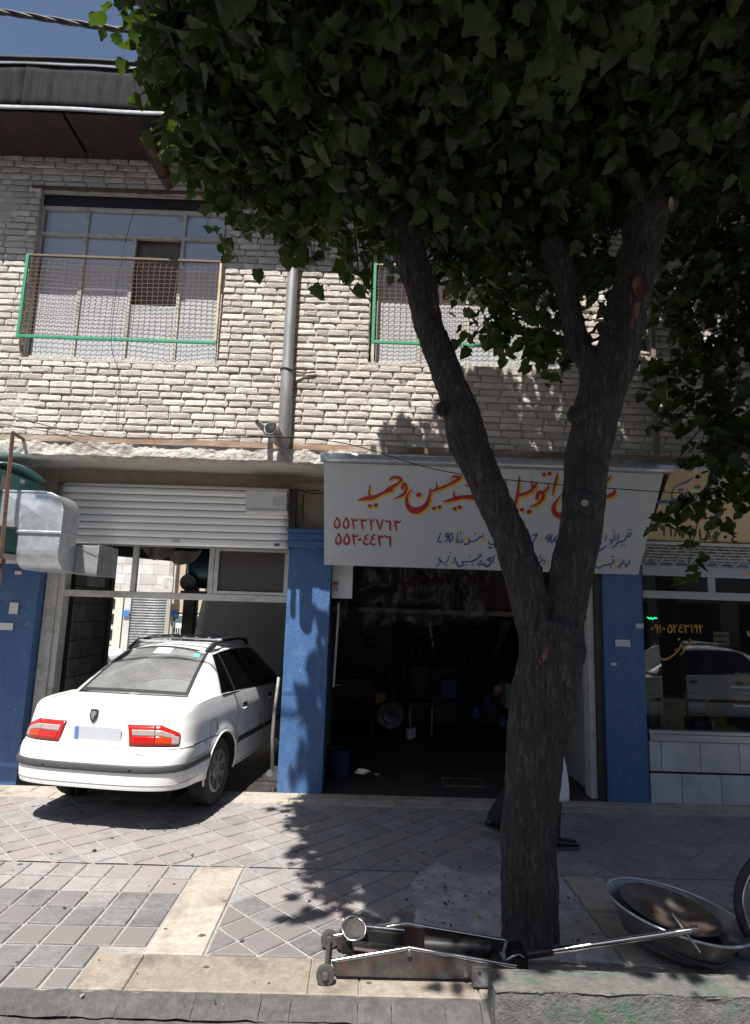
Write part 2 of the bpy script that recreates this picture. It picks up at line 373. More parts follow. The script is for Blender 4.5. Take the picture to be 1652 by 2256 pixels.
# ================================================================ BRICK BUILDING
bld = thing('brick_building', 'two storey building of sloppy whitewashed brick over blue garage pillars', 'building', (0, 0, 0))
m_brick = mat('whitewashed_brick', (.62, .57, .515), .92, 0, .25, 16, col2=(.55, .505, .455), bump=.55, bscale=55, island=.14, grime=(.42, .385, .345), stain=(.30, .27, .235), sscale=1.1, samt=.5)
m_mort = mat('pale_mortar', (.56, .51, .455), .95, 0, .3, 11, col2=(.46, .42, .375), bump=.8, bscale=60, stain=(.33, .30, .27), sscale=1.3, samt=.5)
WY, ZB, ZT = -.6, 3.43, 6.75
WIN = [(-3.56, -1.57, 4.23, 6.10), (-.055, 2.0, 4.30, 6.05)]
CH, BL = .0715, .219
bvar = []
def warp(t): return .5+.5*math.copysign(abs(2*t-1)**.45, 2*t-1)
for k in range(10):
    r_ = random.Random(100+k); L_, D_, H_ = .207, .05, .057
    mb = MB(); nx, nzz = 7, 5
    def bf(u, v):
        x, z = (warp(u)-.5)*L_, (warp(v)-.5)*H_
        e = (abs(u-.5)*2)**20; e2 = (abs(v-.5)*2)**14
        y = -.011+.006*e+.005*e2+.0035*nz(u*3+k*9.3, v*2.2, k)+.0035*nz(u*9+k, v*6, k*3.3)
        x *= 1-.05*e2*r_.random(); z *= 1-.10*e
        return (x+nz(v*3, k*3.1, u)*.006, y, z+nz(u*4+k*5, 1.7, v)*.006)
    mb.grid(bf, nx, nzz)
    # side skirt back into the wall
    ring = [i for i in range(nx)]+[nx*(j+1)-1 for j in range(1, nzz)]+[nx*nzz-1-i for i in range(1, nx)]+[nx*(nzz-1-j) for j in range(1, nzz-1)]
    n0 = len(mb.v); mb.v += [(mb.v[i][0]*1.0, .03, mb.v[i][2]) for i in ring]; m_ = len(ring)
    for i in range(m_): mb.f.append((ring[i], n0+i, n0+(i+1) % m_, ring[(i+1) % m_])); mb.mi.append(0)
    me = mb.mesh('brick', m_brick, True); bm = bmesh.new(); bm.from_mesh(me); bmesh.ops.recalc_face_normals(bm, faces=bm.faces); bm.to_mesh(me); bm.free()
    me.set_sharp_from_angle(angle=R(28)); bvar.append((me, [tuple(v.co) for v in me.vertices], [tuple(p.vertices) for p in me.polygons]))
def hole(x, z, mx=0., mz=0.): return any(a-mx < x < b_+mx and c_-mz < z < d_+mz for a, b_, c_, d_ in WIN)
spots = []
row = 0; z = ZB+CH/2
while z < ZT:
    x = -6.2+(BL/2 if row % 2 else 0)+rnd.uniform(-.02, .02)
    while x < 5.6:
        l_ = BL*rnd.choice((1, 1, 1, 1, 1, 1, .98, 1.04, .55)); cx = x+l_/2
        zz = z+.012*nz(cx*.5, row*.35, 0)
        segs = [(x, x+l_)]
        for a, b_, c_, d_ in WIN:
            if c_-.03 < zz < d_+.02:
                ns = []
                for p, q_ in segs:
                    if q_ <= a or p >= b_: ns.append((p, q_))
                    else:
                        if p < a: ns.append((p, a))
                        if q_ > b_: ns.append((b_, q_))
                segs = ns
        for p, q_ in segs:
            if q_-p > .06: spots.append(((p+q_)/2, zz, (q_-p)/BL))
        x += l_
    z += CH; row += 1
spots.sort(key=lambda s_: (0 if seen((s_[0], WY, s_[1])) else 1, (Vector((s_[0], WY, s_[1]))-CP).length))
rest = MB(); k = 0
wall_parent = bld
for cx, zz, sc in spots:
    vi = rnd.randrange(10); fl = rnd.choice((-1, 1)); M_ = Matrix.Translation((cx, WY+rnd.uniform(-.004, .005), zz)) @ Euler((rnd.uniform(-.025, .025), rnd.uniform(-.012, .012), rnd.uniform(-.012, .012))).to_matrix().to_4x4() @ Matrix.Diagonal((sc*rnd.uniform(.97, 1.02), 1, rnd.uniform(.9, 1.12), 1))
    if k < 300:
        o = link('brick', bvar[vi][0], bld); o.matrix_local = M_; k += 1
    else: rest.add([M_ @ Vector(v) for v in bvar[vi][1]], bvar[vi][2])
tag(rest.build('brick_courses', m_brick, bld, True, fix=False), kind='stuff').data.set_sharp_from_angle(angle=R(28))
# mortar bed: uneven sheet that swells over brick edges in places
mo = MB(); xs = np.arange(-6.2, 5.61, .029); zs = np.arange(3.40, ZT+.02, .0238); idx = {}
for j, zz in enumerate(zs):
    for i, xq in enumerate(xs):
        if hole(xq, zz, -.02, -.02): continue
        y = WY+.012+.008*nz(xq, zz, 0, 14)+.014*nz(xq, zz, 4, 36)-.016*max(0, nz(xq, zz, 8, 2.3)-.3)*2-.008*max(0, nz(xq*.5, zz*2, 15, 5)-.1)*2
        idx[i, j] = len(mo.v); mo.v.append((xq, y, zz+.006*nz(xq, zz, 3, 20)))
for j in range(len(zs)-1):
    for i in range(len(xs)-1):
        q4 = [(i, j), (i+1, j), (i+1, j+1), (i, j+1)]
        if all(t in idx for t in q4): mo.f.append(tuple(idx[t] for t in q4)); mo.mi.append(0)
mo.build('wall', m_mort, bld, True, fix=False)
# backing so that no light leaks, window reveals
b = MB()
xsr = [-6.2, WIN[0][0], WIN[0][1], WIN[1][0], WIN[1][1], 5.6]
for i in range(0, 5, 2): b.bb(xsr[i], xsr[i+1], WY+.03, WY+.28, 3.27, ZT)
for a, b_, c_, d_ in WIN: b.bb(a-.002, b_+.002, WY+.03, WY+.28, 3.27, c_); b.bb(a-.002, b_+.002, WY+.03, WY+.28, d_, ZT)
b.build('wall_core', m_mort, bld)
for a, b_, c_, d_ in WIN:
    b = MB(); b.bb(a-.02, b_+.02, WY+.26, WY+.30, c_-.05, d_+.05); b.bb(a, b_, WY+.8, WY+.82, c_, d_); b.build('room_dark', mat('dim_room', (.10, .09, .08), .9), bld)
# concrete ledge with crumbled edge, rusty steel strip
def ledge(u, v):
    x = -6.2+11.8*u; edge = nz(x, 0, 3, 2.2)*.022+nz(x, 0, 8, 9)*.014+nz(x, 2, 1, 31)*.007
    zb = 3.245+edge; zt = 3.385
    zz = zb+(zt-zb)*v
    y = WY-.012+.018*nz(x, zz, 1, 7)+.012*nz(x, zz, 6, 24)+.03*max(0, nz(x, zz, 12, 4)-.25)
    return (x, y, zz)
lb = MB(); lb.grid(ledge, 700, 12); n0 = len(lb.v)
lb.v += [(lb.v[i][0], WY+.25, lb.v[i][2]+.01) for i in range(700)]
for i in range(699): lb.f.append((i, n0+i, n0+i+1, i+1)); lb.mi.append(0)
lb.build('ledge', mat('crumbling_plaster', (.60, .56, .52), .95, 0, .3, 9, col2=(.48, .44, .40), bump=.9, bscale=40, stain=(.17, .14, .115), sscale=3, samt=.7), bld, True, fix=False)
b = MB(); b.grid(lambda u, v: (-6.2+11.8*u, WY-.018+.004*nz(u*60, v), 3.378+.058*v+.006*nz(u*30, 0, 2)), 200, 3)
b.build('steel_strip', mat('rust_streaked_steel', (.40, .33, .27), .8, .1, .4, 6, col2=(.27, .155, .09), bump=.3, stretch=(.35, 1, 1)), bld, True, fix=False)
b = MB(); b.bb(-6.2, 5.6, WY+.02, .12, 3.262, 3.30); b.build('overhang_soffit', mat('soffit_plaster', (.50, .47, .43), .9, 0, .12, 3, stain=(.3, .27, .23), sscale=1.2, samt=.5, bump=.15), bld)
b = MB(); b.bb(-6.2, 5.6, .12, .3, 2.62, 3.262); b.build('header_wall', mat('tan_plaster', (.40, .33, .26), .9, 0, .2, 5, stain=(.22, .17, .12), sscale=2, samt=.6, bump=.4), bld)
b = MB(); b.bb(-6.2, 5.6, .3, 4.3, 3.1, 3.26); b.build('ceiling', mat('sooty_ceiling', (.09, .082, .075), .9, 0, .3, 3), bld)
b = MB(); b.bb(-6.2, 5.6, .3, 9, 6.5, 6.6); b.bb(-6.2, 5.6, 4.2, 4.3, 3.26, 6.5); b.bb(-6.2, -6.1, WY+.3, 4.2, 3.27, 6.5); b.bb(5.5, 5.6, WY+.3, 4.2, 3.27, 6.5); b.bb(-6.2, 5.6, WY+.28, .3, 6.5, 6.6); b.build('upper_room_shell', m_dark, bld)
# pillars: rough painted masonry
def pillar(x0, x1, z1=2.66, y1=.36):
    pb = MB(); n_ = 10; H_ = 60
    per = [(x0, y1), (x0, 0), (x1, 0), (x1, y1)]
    def pf(u, v):
        t = u*3; i = min(int(t), 2); fr = t-i; p, q_ = per[i], per[i+1]
        x, y = p[0]+(q_[0]-p[0])*fr, p[1]+(q_[1]-p[1])*fr; zz = z1*v
        d = .006*nz(x, y, zz, 5)+.003*nz(x, y, zz, 30)
        if i == 1: y += d
        else: x += d*(1 if i == 0 else -1)
        return (x, y, zz)
    pb.grid(pf, 49, H_); return pb.build('pillar', m_blue, bld, True, autos=60)
pillar(-4.9, -3.43); pillar(-.83, -.38, 2.62); pillar(2.51, 2.93, 2.62)
b = MB(); b.bb(-.85, -.40, -.06, .1, 2.47, 2.53); b.bb(-.85, -.41, -.045, .1, 2.53, 2.62); b.bb(-.86, -.40, -.075, .1, 2.62, 2.66); b.build('pillar_cap', m_blue, bld, bevel=.006)
for q_ in ((-4.9, -3.40, .1, .118, 2.66, 3.262), (-.84, -.36, .1, .118, 2.66, 3.2)): b = MB(); b.bb(*q_); b.build('pillar_head', MATS['tan_plaster'], bld)
# ---- eave
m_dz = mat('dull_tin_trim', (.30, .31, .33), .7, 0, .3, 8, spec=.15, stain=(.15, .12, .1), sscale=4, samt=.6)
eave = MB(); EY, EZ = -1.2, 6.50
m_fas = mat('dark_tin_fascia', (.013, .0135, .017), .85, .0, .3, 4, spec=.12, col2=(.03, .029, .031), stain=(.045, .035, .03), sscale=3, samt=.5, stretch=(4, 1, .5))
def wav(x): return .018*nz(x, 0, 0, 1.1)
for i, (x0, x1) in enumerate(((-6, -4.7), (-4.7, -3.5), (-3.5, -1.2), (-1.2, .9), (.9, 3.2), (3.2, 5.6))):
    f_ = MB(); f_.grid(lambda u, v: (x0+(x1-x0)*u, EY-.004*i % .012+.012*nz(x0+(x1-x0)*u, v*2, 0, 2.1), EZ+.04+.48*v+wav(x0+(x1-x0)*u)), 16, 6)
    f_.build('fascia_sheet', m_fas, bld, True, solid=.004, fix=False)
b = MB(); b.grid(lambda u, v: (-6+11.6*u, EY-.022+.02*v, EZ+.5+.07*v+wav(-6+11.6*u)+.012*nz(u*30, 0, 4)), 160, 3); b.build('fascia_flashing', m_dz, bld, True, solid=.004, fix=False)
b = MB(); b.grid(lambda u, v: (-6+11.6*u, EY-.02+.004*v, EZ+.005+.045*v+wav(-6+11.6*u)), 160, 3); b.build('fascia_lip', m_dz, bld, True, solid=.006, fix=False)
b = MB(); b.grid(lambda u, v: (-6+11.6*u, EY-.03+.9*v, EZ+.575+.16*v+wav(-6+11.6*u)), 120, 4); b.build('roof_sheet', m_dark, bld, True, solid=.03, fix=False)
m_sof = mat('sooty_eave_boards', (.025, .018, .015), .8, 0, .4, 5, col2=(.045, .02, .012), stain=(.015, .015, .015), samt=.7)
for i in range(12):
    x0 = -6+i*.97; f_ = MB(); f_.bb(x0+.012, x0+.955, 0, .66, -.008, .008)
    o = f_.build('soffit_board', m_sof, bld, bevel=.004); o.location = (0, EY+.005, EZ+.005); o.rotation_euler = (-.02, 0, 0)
b = MB(); b.bb(-6, 5.6, EY+.02, WY+.3, EZ+.06, EZ+.10); b.build('eave_top', m_dark, bld)
# ---- windows
m_wf = mat('weathered_window_frame', (.50, .48, .43), .7, .1, .25, 9, stain=(.17, .13, .10), sscale=6, samt=.7)
g_dusty = glass('dusty_window_glass', (.75, .8, .85), .06, .20, .74, (.42, .46, .55), 1.6)
g_cloth = mat('paper_covered_pane', (.47, .475, .495), .3, 0, .15, 3, stain=(.36, .365, .39), sscale=2, samt=.5)
m_grn = mat('green_enamel', (.04, .30, .16), .45, 0, .2, 14, stain=(.12, .09, .05), sscale=9, samt=.7)
m_crm = mat('cream_enamel', (.55, .47, .30), .5, 0, .2, 14, stain=(.18, .1, .05), sscale=9, samt=.7)
m_brn = mat('brown_iron_bar', (.14, .095, .065), .7, .2, .3, 14)
def window(x0, x1, z0, z1, mull, ztr, label, cloth, broken, gz, gx, cols):
    W_ = MB(); y = WY+.10; t = .042
    W_.bb(x0, x0+t, y-.025, y+.025, z0, z1); W_.bb(x1-t, x1, y-.025, y+.025, z0, z1)
    W_.bb(x0+t, x1-t, y-.027, y+.027, z0, z0+.05); W_.bb(x0+t, x1-t, y-.027, y+.027, z1-t, z1)
    win = W_.build('window', m_wf, bld, bevel=.004); win['label'] = label
    b = MB(); b.bb(x0+t, x1-t, y-.022, y+.022, ztr-.02, ztr+.02); b.build('transom_bar', m_wf, win, bevel=.004)
    for i, mx in enumerate(mull):
        b = MB(); top = ztr-.02 if i == 1 else z1-t
        b.bb(mx-.019, mx+.019, y-.02, y+.02, z0+.05, top); b.build('mullion', m_wf, win, bevel=.004)
    xs_ = [x0+t]+list(mull)+[x1-t]
    for i in range(4):
        a, c_ = xs_[i]+.015, xs_[i+1]-.015
        if i != 1:
            a2 = xs_[1]+.015 if i == 2 else a
            b = MB(); b.bb(a2, c_, y+.004, y+.008, ztr+.02, z1-t+.002); b.build('pane', g_dusty, win)
        zs_ = z0+.05
        mid = gz[1]-.02
        lowm = g_cloth if cloth[i] else g_dusty
        if i == broken:
            b = MB(); b.bb(a, c_, y+.004, y+.008, zs_, mid-.42); b.build('pane', lowm, win)
            b = MB(); b.bb(a, c_, y+.045, y+.05, mid-.46, ztr); b.build('sooty_board', mat('sooty_board', (.13, .115, .10), .8, 0, .4, 6, stain=(.03, .03, .03), samt=.8), win)
        else:
            b = MB(); b.bb(a, c_, y+.004, y+.008, zs_, mid); b.build('pane', lowm, win)
            b = MB(); b.bb(a, c_, y+.006, y+.010, mid, ztr-.02); b.build('pane', g_dusty, win)
    # guard
    gy = WY-.05; g0, g1 = gx; s_ = .03
    b = MB(); b.bb(g0, g0+s_, gy-.012, gy+.012, gz[0], gz[1]); b.build('guard_side', cols[0], win, bevel=.003)
    b = MB(); b.bb(g0+s_, g1, gy-.013, gy+.013, gz[0], gz[0]+s_); b.build('guard_rail', cols[1], win, bevel=.003)
    b = MB(); b.bb(g0+s_, g1, gy-.013, gy+.013, gz[1]-s_*.8, gz[1]); b.build('guard_rail', cols[2], win, bevel=.003)
    b = MB(); b.bb(g1-s_*.8, g1, gy-.015, gy+.015, gz[0]+s_, gz[1]-s_*.8); b.build('guard_side', cols[3], win, bevel=.003)
    b = MB(); sag = lambda x, z: .025*nz(x, z, 0, 1.7)
    nx = int((g1-g0)/.057); nzz = int((gz[1]-gz[0])/.045)
    for i in range(1, nx):
        x = g0+(g1-g0)*i/nx; b.tube([(x+.012*nz(x, zz, 5, 3), gy+.004*(-1)**j+sag(x, zz), zz) for j, zz in enumerate(np.linspace(gz[0]+.01, gz[1]-.01, nzz*2))], .0022, 4, False)
    for i in range(1, nzz):
        zz = gz[0]+(gz[1]-gz[0])*i/nzz; b.tube([(x, gy-.004*(-1)**j+sag(x, zz), zz+.03*nz(x, zz, 9, 1.3)) for j, x in enumerate(np.linspace(g0+.01, g1-.01, nx*2))], .0022, 4, False)
    b.build('guard_mesh', mat('rusty_wire', (.27, .16, .12), .8, .1, .3, 20), win, True, fix=False)
    return win
window(-3.59, -1.575, 4.245, 5.98, (-3.09, -2.57, -2.06), 5.66, 'left steel window with smoked panes behind rusty wire guard', (1, 1, 1, 1), 2, (4.43, 5.34), (-3.60, -1.59), (m_grn, m_grn, m_brn, m_crm))
window(-.04, 1.99, 4.315, 5.95, (.46, .97, 1.48), 5.66, 'right steel window half hidden by tree, pale panes behind wire guard', (1, 1, 1, 1), 9, (4.50, 5.38), (-.03, 1.96), (m_grn, m_grn, m_crm, m_brn))
b = MB(); b.bb(-3.66, -1.5, WY-.015, WY+.08, 6.115, 6.15); b.build('lintel_angle', m_rust, bld)
b = MB(); b.bb(-.12, 2.06, WY-.015, WY+.08, 6.06, 6.095); b.build('lintel_angle', m_rust, bld)
for a, b_, c_, d_ in WIN:
    b = MB(); b.bb(a, b_, WY+.06, WY+.13, (5.98 if a < -1 else 5.95), d_); b.build('window_head', m_dark, bld)
    b = MB(); b.bb(a-.01, b_+.01, WY-.01, WY+.12, c_-.02, c_+.014); b.build('window_sill', m_mort, bld, bevel=.006)
# ================================================================ FIXTURES ON THE FRONT
# ---- drainpipe
dp = thing('drainpipe', 'grey downpipe strapped to the brick wall between the two windows', 'pipe', (-.88, WY-.08, 3.5))
m_pipe = mat('grey_zinc_pipe', (.36, .365, .37), .5, .5, .2, 7, col2=(.28, .28, .28), stain=(.22, .15, .10), sscale=3, samt=.5, stretch=(1, 1, .3))
b = MB(); b.tube([(-.855, WY-.075, 3.57), (-.858, WY-.075, 3.9), (-.86, WY-.075, 4.8), (-.855, WY-.075, 6.0), (-.855, WY-.085, 6.6)], [.056, .055, .056, .055, .055], 24); b.build('upper_length', m_pipe, dp, True, autos=40)
b = MB(); b.tube([(-.853, WY-.06, 3.42), (-.853, WY-.075, 3.5), (-.857, WY-.077, 4.02), (-.857, WY-.077, 4.2)], [.05, .063, .063, .062], 24); b.build('lower_length', m_pipe, dp, True, autos=40)
sp = [(-.86, WY-.03, 3.42), (-.90, WY-.14, 3.445), (-.95, WY-.32, 3.50)]
b = MB(); b.tube(sp, [.062, .062, .064], 24, False); b.build('spout', m_pipe, dp, True, solid=.004, fix=False)
b = MB(); b.tube([(-1.0, WY-.02, 3.50), (-1.05, WY-.2, 3.54), (-1.085, WY-.3, 3.56)], [.026]*3, 14, False); b.build('small_spout', m_pipe, dp, True, solid=.003, fix=False)
b = MB(); b.tube([(-.857+.068*math.cos(t), WY-.076+.068*math.sin(t), 4.17+.008*math.sin(t*2)) for t in np.linspace(0, 6.2, 20)], .008, 6, False, True)
b.tube([(-.80, WY-.06, 4.17), (-.7, WY-.03, 4.165), (-.58, WY-.025, 4.185)], .009, 5); b.tube([(-.91, WY-.09, 4.16), (-.95, WY-.1, 4.08), (-.93, WY-.09, 3.98), (-.90, WY-.08, 4.06)], .004, 5); b.build('strap', m_rust, dp, True, fix=False)
# ---- roof spout
rs = thing('roof_spout', 'torn dark metal spout hanging under the eave', 'pipe', tuple(at(340, 330, -1.0)))
p0, p1 = at(322, 296, -1.12), at(362, 385, -.72)
def spf(u, v):
    d = p1-p0; a = d.cross(Vector((1, 0, .3))).normalized(); c_ = a.cross(d).normalized(); q_ = 2*math.pi*u; st = max(0, math.sin(q_*1.0+.4))*.13*(1-v) if v < .2 else 0
    return p0+d*(v-st)+(a*math.cos(q_)+c_*math.sin(q_))*(.078-.012*v+.006*nz(u*6, v*3))
b = MB(); b.grid(spf, 24, 12, True); b.build('spout_shell', mat('blackened_tin', (.05, .045, .04), .5, .5, .4, 9, col2=(.10, .055, .03)), rs, True, solid=.006, fix=False)
b = MB(); b.tube([p1, p1+(p1-p0)*.25+Vector((0, .06, -.01))], [.062, .055], 20); b.build('spout_end', m_rust, rs, True, autos=40)
# ---- overhead cables
def cable(name, pts, r, m, label, sag=0., n=40, twist=0):
    P = cat_curve([tuple(p) for p in pts], n); b = MB()
    if twist:
        for k in range(3): b.tube([Vector(p)+Vector((0, math.cos(i*.55+k*2.09), math.sin(i*.55+k*2.09)))*r*1.0 for i, p in enumerate(P)], r, 6, False)
    else: b.tube([Vector(p) for p in P], r, 6, False)
    return tag(b.build(name, m, None, True, fix=False), label, 'cable')
cable('cable_bundle', [at(-260, -8, -2.6), at(0, 26, -2.6), at(290, 68, -2.6), at(530, 84, -2.6), at(900, 92, -2.6), at(1800, 40, -2.6)], .011, m_black, 'thick black twisted cable crossing the sky above the eave', n=110, twist=1)
cable('service_wire', [at(-60, 888, -1.0), at(230, 962, -1.15), at(700, 968, -1.2), at(1000, 1042, -1.3), at(1430, 1082, -1.3), at(1720, 1092, -1.3)], .0045, m_black, 'thin dark service wire drooping across the top of the white sign', n=60)
cable('loose_wire', [at(-60, 925, WY-.2), at(120, 955, WY-.12), at(240, 1000, WY-.03)], .004, m_black, 'short loose wire slanting over the ledge above the cooler', n=20)
cable('window_wire', [at(302, 440, WY-.09), at(270, 560, WY-.1), at(245, 745, WY-.12), at(262, 830, WY-.04), at(255, 935, WY-.04)], .003, m_black, 'thin wire hanging down across the left window guard', n=30)
# ---- strip between the two shops
b = MB(); b.bb(2.83, 2.875, WY-.045, WY-.012, 3.45, 6.4); tag(b.build('wall_batten', mat('weathered_batten', (.20, .165, .13), .85, 0, .3, 12), None, bevel=.005), 'weathered brown batten running up the brick wall right of the fork', 'batten')
# ---- roller shutter over the left garage
m_sh = mat('white_shutter_slat', (.84, .835, .82), .35, 0, .05, 6, stain=(.62, .6, .56), sscale=3, samt=.3, stretch=(.3, 1, 1))
sh = thing('roller_shutter', 'white roller shutter drawn up above the sedan', 'shutter', (-2.05, -.02, 2.42))
zs_ = 2.43
for k in range(8):
    h_ = .076 if k else .085; b = MB()
    b.grid(lambda u, v: (-3.27+2.425*u, -.028-.016*math.sin(math.pi*(.08+.84*v))+.002*nz(u*5, k), zs_+.004+(h_-.008)*v+.012*u), 24, 7)
    b.build('slat', m_sh, sh, True, solid=.004, fix=False); zs_ += h_
b = MB(); b.bb(-3.3, -.835, -.012, .03, 2.425, 3.06); b.build('curtain_back', mat('slat_gap', (.30, .30, .29), .6), sh)
b = MB(); b.grid(lambda u, v: (-3.27+2.4*u, -.03+.16*v*v, zs_+.006+.05*math.sin(v*1.57)+.012*u), 10, 8); b.build('roll_cover', m_sh, sh, True, solid=.004, fix=False)
b = MB(); b.bb(-.99, -.93, -.056, -.05, 2.465, 2.495); b.build('lock_plate', m_steel, sh)
for sx in (-.975, -.945):
    b = MB(); b.cyl((sx, -.061, 2.48), (sx, -.055, 2.48), .006); b.build('rivet', m_dark, sh)
b = MB(); b.bb(-2.07, -1.98, -.0465, -.046, 2.475, 2.50); b.build('maker_sticker', mat('sticker_red_print', (.6, .45, .42), .5, 0, .5, 90), sh)
mb_ = thing('shutter_motor', 'white shutter motor box at the right end of the roller shutter', 'motor box', (-1.1, -.1, 2.8))
b = MB(); b.bb(-1.30, -.865, -.145, -.055, 2.835, 3.045); b.build('cover', m_white, mb_, bevel=.012)
b = MB(); b.bb(-1.315, -.85, -.15, -.05, 3.045, 3.065); b.build('lid', m_offw, mb_, bevel=.005)
b = MB(); b.bb(-1.30, -.85, -.165, -.05, 2.80, 2.832); b.build('tray', m_white, mb_, bevel=.006)
b = MB(); b.bb(-1.01, -.89, -.149, -.146, 2.88, 2.98); b.build('panel', m_offw, mb_, bevel=.002)
b = MB(); b.bb(-.842, -.77, -.10, -.03, 2.66, 3.06); tag(b.build('cable_duct_plate', mat('dark_primer_plate', (.04, .035, .035), .5, .3, .3, 9), None, bevel=.004), 'dark metal end plate between the shutter motor and the header wall', 'plate')
wr = MB(); P = [(-3.4, .105, 3.1)]
for k in range(9): P += [(-3.3+k*.36, .1, 3.10+.01*(k % 2)), (-3.12+k*.36, .1, 3.07 if k % 3 else 3.09)]
wr.tube(cat_curve(P, 80), .006, 5, False)
wr.tube(cat_curve([(-.55, .09, 3.1), (-.7, .09, 3.09), (-.72, .09, 2.95), (-.71, .09, 2.75)], 16), .005, 5, False); tag(wr.build('header_wiring', m_black, None, True, fix=False), 'black wiring looped along the plaster above the roller shutter', 'wiring')
for k in range(6):
    b = MB(); b.bb(-3.16+k*.42, -3.14+k*.42, .085, .118, 2.99, 3.09); tag(b.build('shutter_bracket', m_brn), ('leftmost', 'second from left', 'third from left', 'fourth from left', 'fifth from left', 'rightmost')[k]+' small dark bracket above the roller shutter', 'bracket', 'brackets above the roller shutter')
# ---- transom frame in the left garage opening
tf = thing('transom_frame', 'grimy white steel transom frame across the left garage mouth', 'frame', (-2.05, .2, 1.9))
b = MB(); b.bb(-3.3, -.835, .17, .235, 1.88, 1.95); b.build('crossbar', m_offw, tf, bevel=.005)
for x in (-2.52, -1.69): b = MB(); b.bb(x-.028, x+.028, .175, .23, 1.95, 2.6); b.build('post', m_offw, tf, bevel=.004)
b = MB(); b.bb(-1.655, -1.61, .17, .225, 1.955, 2.45); b.bb(-.895, -.845, .17, .225, 1.955, 2.45); b.bb(-1.61, -.895, .172, .223, 1.955, 1.985); b.bb(-1.61, -.895, .172, .223, 2.42, 2.45); b.build('pane_frame', m_offw, tf)
b = MB(); b.bb(-1.612, -.893, .195, .20, 1.984, 2.421); b.build('pane', mat('sooty_frosted_pane', (.075, .062, .052), .3, 0, .3, 30, bump=.3, bscale=200), tf)
b = MB(); b.bb(-3.42, -3.30, .12, .36, 0, 2.6); b.bb(-3.30, -3.24, .15, .3, 0, 2.6); b.build('jamb', m_offw, tf, bevel=.006)
gr = thing('shutter_guide', 'dented grey guide rail leaning at the left edge of the middle pillar', 'rail', (-.87, .02, 0))
b = MB(); b.tube([(-.885, -.01, .22), (-.90, -.012, .55), (-.893, -.008, .8), (-.87, -.005, 1.12)], [.018, .019, .018, .016], 8); b.build('rail', mat('bent_grey_rail', (.25, .235, .22), .6, .4, .4, 12), gr, True)
b = MB(); b.lathe([(0, -.02), (.032, -.02), (.034, -.008), (.034, .01), (.02, .018), (0, .018)], (-.905, -.03, .19), 'Y', 20); b.build('roller', m_steel, gr, True, autos=40)
b = MB(); b.bb(-.88, -.86, 0, .02, .0, .06); b.build('floor_stop', m_rust, gr)
# ---- evaporative cooler with duct, bracket
m_teal = mat('teal_cooler_paint', (.07, .22, .21), .5, .1, .15, 4, col2=(.09, .26, .25), stain=(.05, .12, .11), sscale=3, samt=.5)
cl = thing('evaporative_cooler', 'teal evaporative cooler box hung at the left edge under the ledge', 'cooler', (-4, -.5, 2.2))
b = MB(); b.bb(-4.6, -3.40, -.98, -.16, 2.26, 3.02); b.build('casing', m_teal, cl, bevel=.02)
b = MB(); b.grid(lambda u, v: (-4.6+1.2*u, -.99+.84*v, 3.02+.10*math.sin(math.pi*(.04+.92*v))**.5), 6, 14); b.build('lid', mat('pale_teal_lid', (.30, .52, .52), .4, 0, .1), cl, True, solid=.01, fix=False)
b = MB(); b.bb(-3.399, -3.394, -.62, -.55, 2.95, 2.99); b.build('label_plate', m_white, cl)
b = MB(); b.bb(-3.399, -3.394, -.93, -.83, 2.82, 2.96); b.build('notice', mat('faded_notice', (.3, .3, .28), .6), cl)
b = MB(); b.bb(-4.62, -3.38, -1.0, -.12, 2.19, 2.255); b.build('drip_tray', m_offw, cl, bevel=.006)
du = thing('air_duct', 'bright galvanised sheet air duct elbow from the teal cooler', 'duct', (-3.0, -.7, 2.1))
arc = lambda cx, cz, r, a0, a1, n: [(cx+r*math.cos(R(a0+(a1-a0)*i/(n-1))), cz+r*math.sin(R(a0+(a1-a0)*i/(n-1)))) for i in range(n)]
prof = [(-3.40, 2.82), ]+arc(-2.98, 2.65, .17, 90, 0, 9)+[(-2.81, 2.455), (-3.2, 2.455), (-3.21, 2.485), (-3.40, 2.49)]
b = MB(); n_ = len(prof)
b.v = [(x, -.90, z) for x, z in prof]+[(x, -.57, z) for x, z in prof]+[(-3.08, -.918, 2.64)]
b.f = [(i, (i+1) % n_, n_+(i+1) % n_, n_+i) for i in range(n_)]+[tuple(range(n_, 2*n_))]+[(i, (i+1) % n_, 2*n_) for i in range(n_)]; b.mi = [0]*len(b.f)
b.build('upper_elbow', m_zinc, du, bevel=.003)
prof = [(-.895, 2.435), (-.895, 2.29)]+arc(-.72, 2.28, .175, 180, 270, 8)+[(-.3, 2.10), (-.3, 2.36), (-.575, 2.36), (-.575, 2.435)]
b = MB(); n_ = len(prof); b.v = [(-3.2, y, z) for y, z in prof]+[(-2.815, y, z) for y, z in prof]; b.f = [(i, (i+1) % n_, n_+(i+1) % n_, n_+i) for i in range(n_)]+[tuple(range(n_)), tuple(range(n_, 2*n_))]; b.mi = [0]*len(b.f)
b.build('lower_elbow', m_zinc, du, bevel=.003)
for q_ in ((-3.4, -2.98, -.908, -.896, 2.808, 2.826), (-2.822, -2.804, -.908, -.896, 2.46, 2.66), (-3.4, -3.382, -.908, -.896, 2.50, 2.806)): b = MB(); b.bb(*q_); b.build('seam', m_zinc, du, bevel=.002)
b = MB(); b.bb(-3.215, -2.80, -.91, -.56, 2.433, 2.457); b.build('flange', m_zinc, du, bevel=.004)
b = MB(); b.bb(-2.812, -2.60, -.56, -.12, 2.085, 2.365); b.build('outlet', mat('dull_zinc_outlet', (.36, .37, .38), .5, .6, .2, 8), du, bevel=.003)
b = MB(); b.bb(-2.605, -2.592, -.57, -.11, 2.075, 2.375); b.build('outlet_rim', m_zinc, du, bevel=.003)
